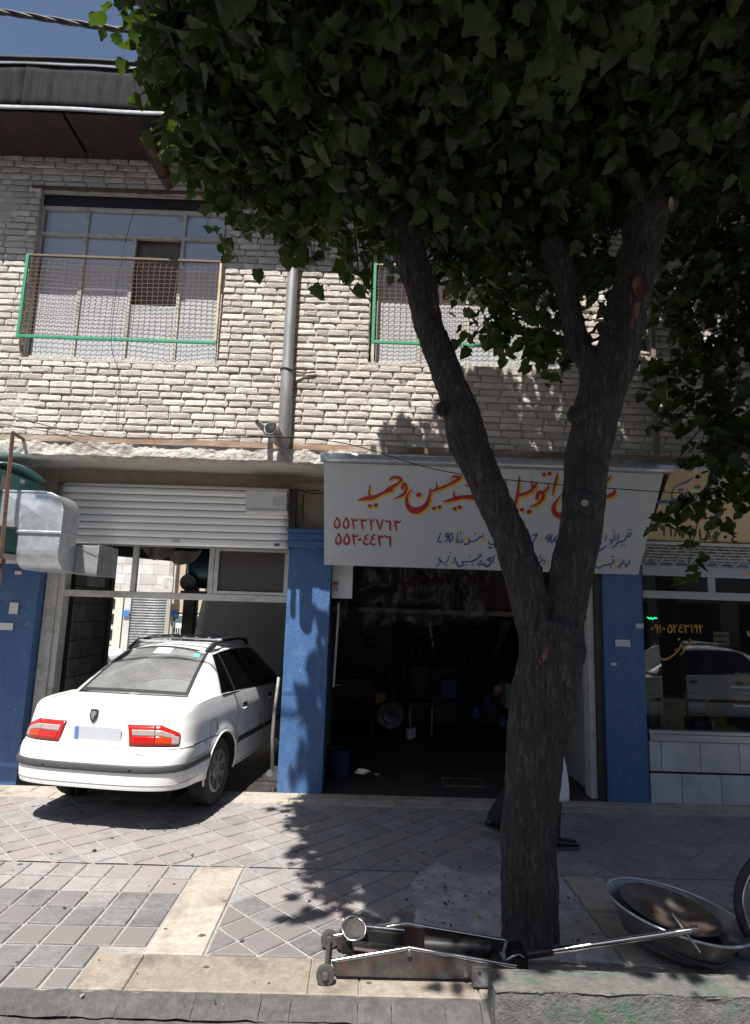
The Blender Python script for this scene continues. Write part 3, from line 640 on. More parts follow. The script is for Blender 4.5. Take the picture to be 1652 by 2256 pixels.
br = thing('cooler_bracket', 'rusty angle iron hanger in front of the teal cooler', 'bracket', (-3.25, -1.05, 2.2))
t0, t1 = at(28, 953, -1.03), at(-4, 1290, -1.03)
b = MB(); b.tube([t0, t1], .02, 4); b.build('hanger', m_rust, br)
b = MB(); b.tube([t0, at(52, 968, WY-.0)], .018, 4); b.build('arm', m_rust, br)
b = MB(); b.bb(-4.8, -3.22, -1.06, -1.0, 2.14, 2.185); b.build('shelf_rail', m_rust, br)
# ---- left pillar neighbour: small poster shreds
for k, (x, y, w_, h_) in enumerate(((12, 1380, 34, 16), (30, 1340, 20, 26), (40, 1262, 16, 8))):
    p = at(x, y, -.012); b = MB(); b.bb(p.x-w_/440, p.x+w_/440, -.014, -.0125, p.z-h_/440, p.z+h_/440); tag(b.build('paper_scrap', m_white), ('torn pale notice on the far left blue pillar', 'ragged white poster remains high on the far left blue pillar', 'tiny white tag near the top of the far left blue pillar')[k], 'paper')
# ================================================================ LEFT GARAGE INTERIOR
gw = thing('garage_side_wall', 'grimy block side wall left of the white sedan', 'wall', (-3.3, .4, 0))
m_blk = mat('sooty_block', (.17, .155, .135), .9, 0, .35, 6, col2=(.12, .11, .10), bump=.5, bscale=40, stain=(.04, .036, .03), sscale=2.5, samt=.8, island=.12)
for j in range(13):
    for i in range(3):
        x0 = .37+i*.3-(0 if j % 2 else .0); b = MB(); b.bb(-3.35, -3.215+rnd.uniform(-.003, .003), x0+.003, x0+.297, j*.2+.004, j*.2+.196); b.build('block', m_blk, gw, bevel=.006)
b = MB(); b.bb(-3.5, -3.225, .36, 1.28, 0, 2.62); b.build('core', m_dark, gw)
b = MB(); b.bb(-3.3, -3.2, 1.27, 1.38, 0, 2.7); b.build('end_post', mat('black_steel_post', (.02, .02, .02), .6, .3), gw)
cab = thing('fuse_cabinet', 'small grey electric cabinet on the left garage wall behind the duct', 'cabinet', (-3.2, .8, 2))
b = MB(); b.bb(-3.214, -3.16, .62, .98, 2.0, 2.24); b.build('box', mat('cabinet_grey', (.26, .26, .25), .5, .2, .2), cab, bevel=.004)
for yy in (.64, .815): b = MB(); b.bb(-3.16, -3.154, yy, yy+.15, 2.01, 2.22); b.build('door', MATS['cabinet_grey'], cab, bevel=.002)
b = MB(); b.tube(cat_curve([at(214, 1310, 1.5), at(232, 1330, 1.5), at(238, 1400, 1.5), at(232, 1470, 1.5), at(228, 1600, 1.5)], 30), .022, 8, False); b.tube(cat_curve([at(224, 1320, 1.5), at(228, 1400, 1.52), at(222, 1470, 1.5), at(222, 1600, 1.5)], 30), .015, 8, False); b.tube(cat_curve([at(233, 1420, 1.5), at(220, 1445, 1.5), at(208, 1450, 1.5)], 12), .008, 6, False)
tag(b.build('air_hose', m_black, None, True, fix=False), 'black rubber hoses hanging beside the left garage wall end', 'hose')
b = MB(); b.box(((-4.2-.4)/2, 3.6, 2.55), (4.4, .3, .16), (0, .055, 0)); tag(b.build('roof_beam', m_dark, None, bevel=.01), 'dark steel roof beam sloping across the rear of the left garage', 'beam')
b = MB(); b.bb(-5.2, -.5, 3.7, 3.8, 2.62, 3.12); tag(b.build('rear_header', m_dark), 'dark header wall above the rear opening of the left garage', 'wall')
pt = at(422, 1330, 3.5); rp = thing('rear_post', 'sooty concrete post behind the sedan roof beside the white panel', 'post', (pt.x, 3.5, 0))
b = MB(); b.bb(pt.x-.11, pt.x+.07, 3.4, 3.55, 0, 2.6); b.build('post', m_blk, rp, bevel=.01)
b = MB(); b.bb(pt.x+.075, pt.x+.11, 3.38, 3.5, 0, 2.6); b.build('edge_strip', m_dark, rp)
# white sheet panel
wp = MB(); a = at(438, 1312, 3.0); c_ = at(640, 1312, 3.0)
wp.grid(lambda u, v: ((a.x-.10*(1-v)+.12*(v**3))+(-.42-(a.x-.10*(1-v)))*u, 3.0+.02*nz(u*3, v*2), .3+(1.62+.25)*v), 20, 20); tag(wp.build('white_sheet_panel', mat('dull_white_sheet', (.55, .54, .52), .35, .0, .1, 2, stain=(.38, .36, .33), sscale=1.5, samt=.5), None, True, solid=.02, fix=False), 'big dull white sheet panel standing behind the right side of the sedan', 'panel')
b = MB(); b.bb(-.52, -.42, .36, 4.3, 0, 3.1); tag(b.build('partition_wall', m_blk), 'partition wall behind the middle blue pillar', 'wall')
b = MB(); b.bb(-.42, 2.95, 3.05, 3.1, 1.0, 1.002) if 0 else None
# compressor tank on platform
tk = thing('compressor_tank', 'dark teal compressor tank lying on the transom behind the frame', 'tank', (-1.75, .9, 2.0))
m_tank = mat('dark_teal_tank', (.025, .06, .068), .4, .4, .3, 8)
tc = at(470, 1255, .95)
b = MB(); b.lathe([(0, -.42), (.10, -.41), (.19, -.36), (.235, -.27), (.24, -.2), (.24, .5), (.2, .62), (0, .66)], (tc.x+.12, .95, 2.26), 'X', 28); b.build('shell', m_tank, tk, True, autos=50)
wc = at(415, 1283, .72)
b = MB(); b.lathe([(0, -.025), (.05, -.03), (.055, -.02), (.088, -.03), (.098, -.015), (.098, .02), (0, .03)], tuple(wc), 'Y', 24); b.build('wheel', mat('grey_rubber_wheel', (.06, .06, .06), .7, 0, .3), tk, True, autos=40)
b = MB(); b.bb(wc.x-.05, wc.x+1.0, .6, 1.2, 1.955, 1.985); b.build('platform', m_dark, tk)
# hanging plastic bundles
for k, (x, y, w_) in enumerate(((345, 1222, 45), (400, 1232, 50))):
    p = at(x, y, .55); b = MB(); b.grid(lambda u, v: (p.x+(u-.5)*w_/110, .55+.06*math.sin(u*9+k), p.z+.10-.17*math.sin(math.pi*u)*(v)+.02*nz(u*6, v*4, k)), 20, 8)
    tag(b.build('plastic_wrap', mat('dusty_plastic', (.16, .145, .13), .3, 0, .3), None, True, solid=.006, fix=False), ('dusty plastic wrap sagging just above the left transom post', 'dusty plastic wrap sagging against the compressor tank')[k], 'plastic')
# ---- rear street house seen through the garage
hs = thing('rear_house', 'sunlit marble clad house across the rear street seen through the left garage', 'building', (-5, 12, 0))
m_marb = mat('pale_marble', (.60, .58, .56), .4, 0, .12, 2.5, col2=(.52, .50, .49), stain=(.40, .36, .33), sscale=1.2, samt=.6, island=.1, stretch=(1, 1, 1.7))
HX = lambda px: at(px, 1330, 12).x
b = MB(); b.bb(-12, 5, 12.1, 12.5, 0, 6); b.build('wall', mat('house_wall', (.45, .42, .38), .9), hs)
xa, xb = HX(200), HX(378)
for j in range(6):
    n_ = 7
    for i in range(n_):
        if 2.05+j*.3 < 0: continue
        x0 = xa-.6+(xb-xa+.9)*i/n_+(.1 if j % 2 else 0); b = MB(); b.bb(x0+.004, x0+(xb-xa+.9)/n_-.004, 12.06+rnd.uniform(0, .006), 12.1, 2.05+j*.3+.004, 2.05+j*.3+.296); b.build('marble_slab', m_marb, hs)
x0, x1 = HX(290), HX(374)
sk = MB(); sk.bb(x0, x1, 12.05, 12.08, 0, 2.05); sk.build('shop_shutter', mat('dented_grey_shutter', (.33, .34, .35), .55, .3, .2, 5, stain=(.14, .14, .14), sscale=5, samt=.8), hs)
sl = MB()
for k in range(26): sl.cyl((x0, 12.05, .04+k*.078), (x1, 12.05, .04+k*.078), .022, seg=6)
tag(sl.build('shutter_slats', MATS['dented_grey_shutter'], hs, True), kind='stuff')
x0, x1 = HX(214), HX(270); b = MB(); b.bb(x0, x1, 12.02, 12.06, 0, 2.1); d_ = b.build('door', mat('cream_door', (.6, .57, .5), .5), hs)
for i in range(2):
    for j in range(4): b = MB(); b.bb(x0+.1+i*.3, x0+.22+i*.3, 12.0, 12.025, .25+j*.45, .55+j*.45); b.build('door_light', m_dark, d_)
b = MB(); b.bb(HX(274), HX(288), 12.0, 12.08, 0, 2.05); b.build('door_jamb', m_marb, hs)
x0, x1 = HX(384), HX(460); b = MB(); b.bb(x0-.02, x1+1, 12.0, 12.1, 1.55, 5.8); b.build('tan_cladding', mat('tan_cladding', (.50, .40, .30), .8, 0, .1, 3), hs)
gt = MB(); gt.bb(x0, x1, 12.0, 12.04, .0, 1.5); g_ = gt.build('white_gate', m_white, hs)
for i in range(9):
    for j in range(4): b = MB(); b.bb(x0+.04+i*.068, x0+.075+i*.068, 11.985, 12.002, .2+j*.25, .34+j*.25); b.build('gate_slot', m_dark, g_)
b = MB(); b.bb(x0, x1, 11.98, 12.0, 1.28, 1.46); b.build('gate_window', mat('gate_glass', (.12, .16, .18), .2), g_)
b = MB(); b.bb(HX(378)-.06, HX(378)+.06, 11.7, 11.82, 0, 4); tag(b.build('utility_pole', mat('pole_grey', (.35, .33, .3), .8)), 'thin pale utility pole in the rear street behind the sedan', 'pole')
b = MB(); p = at(371, 1290, 11.6); b.bb(p.x-.17, p.x+.12, 11.6, 11.72, p.z-.2, p.z+.25); tag(b.build('meter_cabinet', m_offw, None, bevel=.01), 'white meter cabinet on the pole in the rear street', 'cabinet')
for k, px in enumerate((278, 384)):
    p = at(px, 1352, 11.95); b = MB(); b.bb(p.x-.1, p.x+.08, 11.94, 11.96, p.z-.08, p.z+.1); b.build('street_plate', mat('plate_blue', (.06, .2, .5), .4), hs)

# ---- houses on the far side of the street, seen only in the panes
op = thing('opposite_building', 'shaded building across the street mirrored in the shop window', 'building', (0, -24, 0))
m_op = mat('opposite_plaster', (.26, .235, .20), .9, 0, .2, 1.5)
b = MB(); b.bb(-26, 26, -26, -24, -.1, 9.5); b.build('wall', m_op, op)
for j in range(3):
    for i in range(14):
        x0 = -24.5+i*3.6; b = MB(); b.bb(x0, x0+(2.6 if j == 0 else 1.5), -24.02, -23.96, .3+j*3.1 if j == 0 else .9+j*3.1, 2.6+j*3.0); b.build('window', m_dark, op)
b = MB(); b.bb(-26.3, 26.3, -24, -23.2, 9.4, 9.65); b.build('cornice', m_op, op)
# ================================================================ SIGNS AND LETTERING
def onpl(x, y, p0, n):
    d = F_+R_*((x-826)/1340)+U_*((1128-y)/1340); return CP+d*((Vector(p0)-CP).dot(n)/d.dot(n))
class Pen:
    """brush strokes laid on a plane: every stroke is a ribbon of varying width"""
    def __init__(s, p0, n, conv, lift=.0015): s.p0, s.n, s.conv, s.l, s.k = Vector(p0), Vector(n).normalized(), conv, lift, 0; s.mb = MB()
    def P(s, x, y): px, py = s.conv(x, y); return onpl(px, py, s.p0, s.n)
    def stroke(s, pts, off=(0, 0), ws=1.):
        n_ = max(6, 5*len(pts)); Q = cat_curve(pts, n_); V = []; s.k += 1
        for i in range(n_):
            a, c_ = Q[max(i-1, 0)], Q[min(i+1, n_-1)]; t = c_[:2]-a[:2]; l = np.hypot(*t) or 1; nx, ny = -t[1]/l, t[0]/l; w_ = max(Q[i][2], 1.5)*ws/2
            for sg in (-1, 1):
                V.append(s.P(Q[i][0]+off[0]+sg*nx*w_, Q[i][1]+off[1]+sg*ny*w_)+s.n*(s.l+s.k*1.2e-5+i*4e-7))
        s.mb.add(V, [(2*i, 2*i+1, 2*i+3, 2*i+2) for i in range(n_-1)])
        for e in (0, n_-1):
            w_ = max(Q[e][2], 1.5)*ws/2
            if w_ > 3: s.disc(Q[e][0]+off[0], Q[e][1]+off[1], w_, w_)
    def disc(s, x, y, rx, ry, rot=0., n_=10):
        s.k += 1; V = [s.P(x+rx*math.cos(a)*math.cos(rot)-ry*math.sin(a)*math.sin(rot), y+rx*math.cos(a)*math.sin(rot)+ry*math.sin(a)*math.cos(rot))+s.n*(s.l+s.k*1.2e-5) for a in np.linspace(0, 2*math.pi, n_, False)]
        s.mb.add(V, [tuple(range(n_))])
    def dot(s, x, y, w_, off=(0, 0)): s.disc(x+off[0], y+off[1], w_*.56, w_*.44, -.25, 8)
    def build(s, name, m, parent): return tag(s.mb.build(name, m, parent, fix=False), kind='stuff')
SG0, SG1 = Vector((0, -.70, 3.235)), Vector((0, -.055, 2.285))
ax = Vector((1, 0, 0)); dn = (SG1-SG0).normalized(); sn = dn.cross(ax).normalized()
if sn.y > 0: sn = -sn
sg = thing('garage_sign', 'large white garage sign with red and blue brush lettering', 'sign', (1.2, -.4, 2.3))
m_sgn = mat('white_sign_sheet', (.50, .525, .565), .38, 0, .06, 5, stain=(.42, .44, .475), sscale=2, samt=.5)
SX0, SX1 = -.45, 2.87
def sgrid(u, v): return Vector((SX0+(SX1-SX0)*u, 0, 0))+SG0+(SG1-SG0)*v-Vector((0, 0, 0))
b = MB(); b.add([sgrid(0, 0), sgrid(1, 0), sgrid(1, 1), sgrid(0, 1)]+[sgrid(u, v)-sn*.02 for u, v in ((0, 0), (1, 0), (1, 1), (0, 1))], [(0, 1, 2, 3), (4, 5, 6, 7), (0, 1, 5, 4), (1, 2, 6, 5), (2, 3, 7, 6), (3, 0, 4, 7)])
b.build('panel', m_sgn, sg, bevel=.003)
b = MB(); b.add([(SX0+.01, -.66, 3.22), (SX0+.01, -.60, 3.22), (SX0+.01, -.02, 2.30)], [(0, 1, 2)]); b.add([(SX1-.01, -.66, 3.22), (SX1-.01, -.60, 3.22), (SX1-.01, -.02, 2.30)], [(0, 1, 2)])
b.build('side_cheeks', m_sgn, sg)
b = MB(); tz = [(-.60, 3.345), (-.70, 3.335), (-.765, 3.315), (-.775, 3.28), (-.765, 3.245), (-.72, 3.238)]
b.grid(lambda u, v: (SX0-.03+(SX1-SX0+.10)*u, *[float(t) for t in cat_curve(tz, 31)[int(v*30)]]), 14, 31); b.build('top_trim', m_zinc, sg, True, solid=.004, fix=False)
z1c = lambda x, y: ((1280+x/2.36)*.5507, (1840+y/2.36)*.5507)
z2c = lambda x, y: ((1900+x/2.2027)*.5507, (1840+y/2.2027)*.5507)
red1 = [[(655, 198, 8), (672, 172, 20), (715, 162, 26), (762, 178, 32), (752, 208, 22), (712, 236, 26), (668, 262, 34), (640, 285, 44), (612, 302, 28), (575, 320, 26), (530, 342, 32), (480, 358, 38), (435, 362, 36), (395, 370, 22), (356, 379, 7)],
        [(472, 230, 5), (468, 270, 14), (462, 310, 18), (478, 345, 26)], [(655, 280, 30), (672, 285, 34)],
        [(778, 262, 34), (790, 226, 30), (812, 236, 22), (812, 285, 28), (785, 325, 26), (738, 350, 18), (688, 370, 6)],
        [(1230, 182, 6), (1258, 156, 16), (1300, 158, 28), (1346, 156, 8)], [(1330, 168, 14), (1288, 192, 26), (1246, 216, 26), (1205, 236, 22), (1165, 254, 24), (1125, 268, 22), (1082, 284, 20), (1045, 300, 14)],
        [(1096, 200, 4), (1100, 235, 12), (1098, 270, 18)], [(1170, 232, 6), (1172, 255, 14)], [(1042, 262, 6), (1037, 320, 22), (1020, 388, 36), (985, 440, 46), (930, 472, 58), (872, 472, 58), (828, 432, 42), (816, 372, 28), (838, 312, 16), (878, 270, 5)],
        [(1480, 352, 48), (1430, 350, 46), (1370, 350, 34), (1320, 352, 34), (1275, 366, 34), (1215, 382, 24), (1150, 397, 6)], [(1268, 275, 5), (1262, 318, 16), (1272, 355, 26)], [(1368, 228, 7), (1378, 246, 11), (1394, 238, 10), (1408, 244, 12), (1424, 224, 7)]]
dots1 = [(470, 432, 40), (525, 424, 40), (932, 328, 50), (1075, 455, 40), (1128, 443, 40), (1270, 458, 38), (1318, 445, 38)]
red2 = [[(60, 300, 30), (150, 255, 26), (225, 212, 22), (292, 176, 6)], [(390, 132, 6), (384, 200, 20), (376, 280, 24), (360, 358, 28), (330, 410, 36), (290, 430, 36), (255, 410, 22), (240, 380, 8)],
        [(372, 312, 22), (420, 302, 26), (470, 282, 26), (512, 250, 28), (542, 205, 18)], [(505, 168, 7), (498, 205, 16), (512, 238, 26)], [(545, 335, 34), (556, 292, 30), (590, 284, 30), (602, 318, 30), (572, 368, 26), (522, 400, 18), (476, 411, 7)],
        [(652, 198, 5), (642, 240, 16), (620, 268, 20), (592, 288, 20)], [(728, 113, 8), (712, 180, 24), (697, 240, 22), (680, 318, 6)], [(768, 300, 8), (724, 352, 20), (692, 412, 36), (702, 466, 46), (748, 488, 50), (805, 470, 44), (860, 430, 30)],
        [(1202, 126, 6), (1172, 172, 20), (1120, 226, 22), (1040, 290, 22)], [(1226, 252, 12), (1226, 290, 30), (1196, 308, 38), (1150, 322, 20), (1080, 330, 18), (980, 345, 18)]]
dots2 = [(605, 127, 38), (655, 119, 38), (365, 446, 38), (412, 438, 38), (476, 455, 44)]
m_ylw = mat('sign_yellow_paint', (.62, .42, .05), .5, 0, .1, 20); m_red = mat('sign_red_paint', (.36, .02, .025), .5, 0, .12, 20); m_sblue = mat('sign_blue_paint', (.03, .09, .27), .5, 0, .12, 20)
py_, pr_ = Pen(SG0, sn, z1c, .001), Pen(SG0, sn, z1c, .003)
for cv, ST, DT in ((z1c, red1, dots1), (z2c, red2, dots2)):
    py_.conv = pr_.conv = cv
    for s_ in ST: py_.stroke(s_, (14, 19), 1.08); pr_.stroke(s_)
    for d_ in DT: py_.dot(*d_, off=(12, 18)); pr_.dot(*d_)
DG = {'5': [[(-6, -50, 14), (8, -38, 18), (24, -5, 18), (24, 28, 20), (6, 46, 22), (-16, 40, 20), (-24, 18, 16), (-18, -10, 14), (-4, -34, 12)]],
      '3': [[(-30, -50, 8), (-20, -30, 16), (-14, 0, 18), (-8, 30, 15), (-4, 56, 8)], [(-26, -42, 10), (-14, -30, 16), (-2, -30, 14), (4, -48, 8)], [(2, -32, 12), (14, -28, 16), (28, -34, 12), (36, -52, 6)]],
      '2': [[(-24, -52, 8), (-14, -28, 17), (-8, 5, 18), (-3, 56, 8)], [(-16, -32, 14), (2, -28, 16), (16, -36, 12), (24, -52, 6)]],
      '7': [[(-32, -46, 14), (-18, -20, 18), (2, 52, 9)], [(34, -54, 7), (20, -15, 16), (2, 52, 9)]], '6': [[(-28, -50, 8), (-20, -34, 14), (0, -30, 14), (20, -36, 14), (18, -5, 18), (16, 30, 18), (22, 56, 9)]],
      '4': [[(24, -50, 7), (6, -44, 14), (-14, -30, 15), (-6, -14, 14), (16, -12, 9)], [(0, -12, 12), (-20, 8, 16), (-20, 32, 17), (4, 44, 17), (30, 36, 8)]], '0': [[(-6, 0, 26), (6, 0, 26)]],
      '9': [[(14, 52, 9), (12, 0, 16), (12, -30, 16), (-6, -46, 14), (-20, -30, 14), (-8, -12, 13), (10, -16, 11)]], '8': [[(-30, 48, 8), (-14, 0, 16), (0, -50, 12)], [(0, -50, 12), (14, 0, 16), (32, 50, 8)]], '1': [[(-4, -50, 12), (2, 0, 16), (6, 50, 8)]]}
def digits(pen, txt, xs_, y, sc=1., dy=0., ws=1.):
    for i, (ch, x) in enumerate(zip(txt, xs_)):
        for s_ in DG[ch]: pen.stroke([(x+p[0]*sc, y+dy*i+p[1]*sc, p[2]*sc*ws) for p in s_])
pr_.conv = z1c
digits(pr_, '55332763', (160, 244, 326, 410, 490, 562, 645, 728), 592, 1, 3.6); digits(pr_, '55304436', (172, 250, 330, 375, 435, 500, 572, 645), 745, 1, 2)
py_.build('lettering_shadow', m_ylw, sg); pr_.build('red_lettering', m_red, sg)
pb_ = Pen(SG0, sn, z1c, .003)
# blue rows, left block (L90 / dena / samand ...)
B1 = [[(1138, 684, 9), (1126, 730, 12), (1114, 772, 12), (1150, 772, 10)], [(1192, 690, 12), (1180, 712, 12), (1196, 726, 11), (1208, 700, 11), (1196, 690, 8)], [(1210, 695, 10), (1204, 740, 12), (1184, 774, 12)], [(1240, 686, 10), (1222, 720, 12), (1220, 764, 12), (1238, 764, 10), (1252, 720, 10), (1242, 686, 8)],
      [(1298, 682, 6), (1296, 730, 10), (1290, 768, 12), (1308, 778, 10), (1316, 752, 6)], [(1334, 740, 6), (1346, 758, 12), (1338, 776, 12), (1318, 782, 6)], [(1362, 795, 14), (1392, 792, 14), (1412, 770, 12), (1402, 736, 8), (1418, 768, 12), (1450, 766, 10), (1478, 756, 12), (1496, 742, 12), (1508, 726, 10), (1526, 724, 12), (1538, 698, 6)],
      [(1592, 760, 8), (1598, 790, 12), (1640, 796, 12)], [(1092, 1002, 5), (1118, 988, 10), (1134, 966, 10), (1124, 938, 8)], [(1136, 926, 8), (1122, 940, 10), (1140, 948, 9), (1156, 968, 10), (1186, 964, 10), (1210, 944, 10), (1206, 918, 8), (1226, 910, 6)], [(1262, 934, 10), (1274, 924, 9), (1278, 950, 9), (1246, 976, 6)],
      [(1290, 960, 8), (1300, 996, 14), (1330, 1004, 14), (1356, 982, 10), (1336, 962, 8), (1370, 960, 10), (1400, 962, 10), (1440, 954, 12), (1486, 930, 12), (1524, 898, 10), (1492, 892, 6)], [(1508, 960, 10), (1522, 948, 9), (1524, 976, 9), (1490, 1000, 6)], [(1552, 968, 8), (1562, 1004, 13), (1596, 998, 12), (1608, 960, 8), (1576, 940, 9), (1610, 918, 8)], [(1640, 900, 8), (1632, 970, 10)]]
for s_ in B1: pb_.stroke(s_, ws=1.15)
for d_ in ((1328, 684, 20), (1462, 692, 20), (1592, 822, 20), (1618, 830, 20), (1230, 874, 18), (1176, 990, 16), (1200, 988, 16), (1436, 980, 16), (1446, 998, 16), (1410, 912, 16), (1380, 990, 16)): pb_.dot(*d_)
pb_.conv = z2c
B2 = [[(402, 668, 8), (416, 650, 12), (430, 662, 12), (420, 700, 11), (398, 738, 11), (440, 738, 10)], [(474, 656, 10), (456, 690, 12), (452, 732, 12), (470, 736, 10), (488, 690, 10), (476, 656, 8)], [(500, 664, 8), (534, 658, 12), (548, 652, 10), (522, 704, 12), (506, 740, 8)], [(644, 658, 8), (622, 690, 11), (652, 692, 11)], [(662, 652, 10), (648, 700, 12), (638, 726, 8)], [(684, 660, 10), (668, 690, 12), (664, 722, 11), (684, 722, 10), (698, 690, 10)], [(722, 668, 10), (706, 700, 12), (712, 724, 12)],
      [(1066, 780, 12), (1080, 796, 14), (1116, 788, 14), (1152, 756, 8)], [(1062, 740, 8), (1090, 736, 12), (1098, 712, 10)], [(1100, 700, 8), (1112, 736, 10)], [(1158, 652, 5), (1150, 710, 10)], [(1190, 714, 10), (1206, 700, 9), (1206, 726, 9), (1180, 744, 6)], [(1230, 640, 6), (1226, 690, 9), (1240, 706, 8)], [(1266, 640, 5), (1258, 700, 10)], [(1200, 778, 6), (1240, 752, 10), (1262, 722, 12), (1296, 720, 12), (1328, 690, 10), (1350, 650, 10), (1380, 640, 8)], [(1340, 668, 10), (1366, 672, 10), (1378, 650, 8)],
      [(20, 912, 8), (50, 915, 9), (90, 928, 13), (120, 930, 12), (140, 896, 8), (118, 880, 7), (150, 860, 7)], [(440, 920, 10), (470, 916, 10), (494, 880, 8)], [(512, 902, 8), (496, 930, 10)], [(540, 880, 8), (528, 916, 10), (510, 930, 6)], [(556, 900, 10), (580, 900, 10), (590, 868, 8), (566, 850, 8)], [(600, 880, 10), (616, 890, 9), (604, 914, 8)],
      [(1052, 880, 8), (1066, 940, 12), (1098, 950, 10), (1130, 928, 10), (1170, 924, 10), (1206, 914, 10), (1222, 872, 8)], [(1250, 944, 5), (1276, 930, 10), (1296, 906, 10), (1304, 880, 8)], [(1296, 910, 8), (1322, 914, 10), (1330, 950, 6)], [(1362, 886, 8), (1354, 916, 10), (1334, 934, 6)], [(690, 912, 10), (720, 914, 10)]]
for s_ in B2: pb_.stroke(s_, ws=1.12)
for d_ in ((1290, 752, 16), (1312, 750, 16), (1352, 616, 16), (1372, 612, 16), (1216, 620, 16), (578, 838, 15), (1200, 850, 15), (1220, 846, 15), (1190, 944, 15), (1284, 950, 14), (130, 770, 16)): pb_.dot(*d_)
pb_.build('blue_lettering', m_sblue, sg)
pk = Pen(SG0, sn, z1c, .0032)
for x, y in ((1268, 752), (1374, 752), (1540, 756)): pk.stroke([(x+4, y-24, 12), (x-8, y, 12), (x-2, y+18, 12)])
pk.conv = z2c
for x, y in ((80, 700), (382, 706), (578, 700), (652, 904), (1244, 900)): pk.stroke([(x+4, y-24, 11), (x-8, y, 11), (x-2, y+16, 11)])
pk.build('yellow_commas', mat('comma_yellow', (.75, .45, .04), .5), sg)
# ---- second sign
s2 = thing('shop_sign', 'cream painted shop sign half covered by hanging leaves at the right edge', 'sign', (3.6, -.3, 2.7))
A0, A1 = Vector((0, -.66, 3.29)), Vector((0, -.06, 2.66)); n2 = (A1-A0).normalized().cross(ax).normalized(); n2 = -n2 if n2.y > 0 else n2
b = MB(); b.add([(2.965, A0.y, A0.z), (5.4, A0.y, A0.z), (5.4, A1.y, A1.z), (2.965, A1.y, A1.z)]+[tuple(Vector(p)-n2*.02) for p in ((2.965, A0.y, A0.z), (5.4, A0.y, A0.z), (5.4, A1.y, A1.z), (2.965, A1.y, A1.z))], [(0, 1, 2, 3), (4, 5, 6, 7), (0, 1, 5, 4), (1, 2, 6, 5), (2, 3, 7, 6), (3, 0, 4, 7)])
b.build('panel', mat('cream_sign_sheet', (.56, .43, .22), .5, 0, .15, 6, col2=(.50, .40, .22), stain=(.62, .55, .42), sscale=4, samt=.6), s2, bevel=.003)
b = MB(); b.bb(2.95, 5.4, A0.y-.03, A0.y+.01, A0.z-.002, A0.z+.03); b.build('top_edge', m_white, s2); b = MB(); b.bb(2.95, 5.4, A1.y-.025, A1.y+.02, A1.z-.045, A1.z-.015); b.build('bottom_edge', m_offw, s2)
z3c = lambda x, y: ((2560+x/3.755)*.5507, (1850+y/3.755)*.5507)
pb_ = Pen(A0, n2, z3c, .003)
for s_ in ([(200, 470, 14), (185, 560, 34), (230, 600, 46), (330, 590, 44), (430, 590, 40), (480, 570, 36), (475, 500, 24), (490, 420, 18), (560, 350, 22), (700, 290, 32), (795, 225, 12)], [(480, 580, 36), (540, 570, 30), (600, 530, 20), (615, 500, 12)], [(712, 385, 10), (700, 470, 26), (670, 560, 36), (630, 620, 36), (690, 590, 30), (690, 630, 14)], [(870, 460, 14), (850, 520, 28), (790, 620, 30), (670, 670, 12)], [(1020, 295, 12), (970, 400, 30), (935, 500, 22)], [(1085, 320, 10), (1060, 430, 28), (1050, 520, 26)], [(350, 390, 10), (365, 415, 10), (335, 440, 8)]): pb_.stroke(s_)
for d_ in ((835, 368, 58), (880, 366, 58), (595, 412, 50), (635, 406, 50), (410, 712, 56), (460, 706, 56)): pb_.dot(*d_)
pb_.build('blue_lettering', m_sblue, s2)
pr_ = Pen(A0, n2, z3c, .003)
for s_ in ([(620, 790, 16), (580, 850, 34), (640, 880, 40), (700, 855, 30), (680, 810, 20), (740, 780, 22), (800, 800, 20), (860, 840, 26), (820, 800, 18), (760, 830, 20)], [(860, 840, 26), (960, 840, 26), (1060, 830, 26), (1160, 800, 22), (1240, 770, 20)]): pr_.stroke(s_)
pr_.build('red_lettering', m_red, s2)
pd = Pen(A0, n2, z3c, .003); digits(pd, '09187718304', (235, 340, 460, 560, 640, 750, 900, 1020, 1160, 1280, 1420), 1010, 1.5, 12, 1.2)
for s_ in ([(100, 860, 5), (160, 830, 5), (230, 750, 5), (240, 760, 6), (180, 820, 5)], [(150, 820, 4), (380, 808, 4)], [(200, 845, 4), (340, 830, 6)], [(250, 790, 4), (300, 765, 4), (270, 800, 4), (325, 760, 4)]): pd.stroke(s_)
pd.build('black_lettering', mat('sign_black_paint', (.012, .012, .016), .5), s2)
# ================================================================ RIGHT SHOP FRONT
m_sil = mat('shop_frame_aluminium', (.42, .43, .44), .4, .6, .12, 9)
sf = thing('shopfront', 'glazed shop front with grey frame above marble slabs at the right edge', 'shop front', (3.7, 0, 0))
b = MB(); b.bb(2.95, 5.5, .02, .10, 2.29, 2.40); b.build('head_bar', m_sil, sf, bevel=.005)
b = MB(); b.bb(2.95, 5.5, .03, .09, 2.05, 2.13); b.build('transom_bar', m_sil, sf, bevel=.005)
b = MB(); b.bb(3.66, 3.74, .035, .085, 2.131, 2.289); b.build('mullion', m_sil, sf, bevel=.004)
b = MB(); b.bb(2.95, 5.5, -.02, .10, .60, .665); b.build('sill', m_sil, sf, bevel=.004)
b = MB(); b.bb(2.95, 5.5, .0, .10, .668, .70); b.build('bottom_bar', m_sil, sf, bevel=.003)
g_shop = glass('shop_glass', (.9, .93, .93), .01, .02, .015, (.3, .3, .3), 1.55)
b = MB(); b.bb(2.95, 5.5, .058, .064, .70, 2.05); b.build('pane', g_shop, sf)
b = MB(); b.bb(2.95, 3.66, .058, .064, 2.13, 2.29); b.build('pane', g_shop, sf); b = MB(); b.bb(3.74, 5.5, .058, .064, 2.13, 2.29); b.build('pane', g_shop, sf)
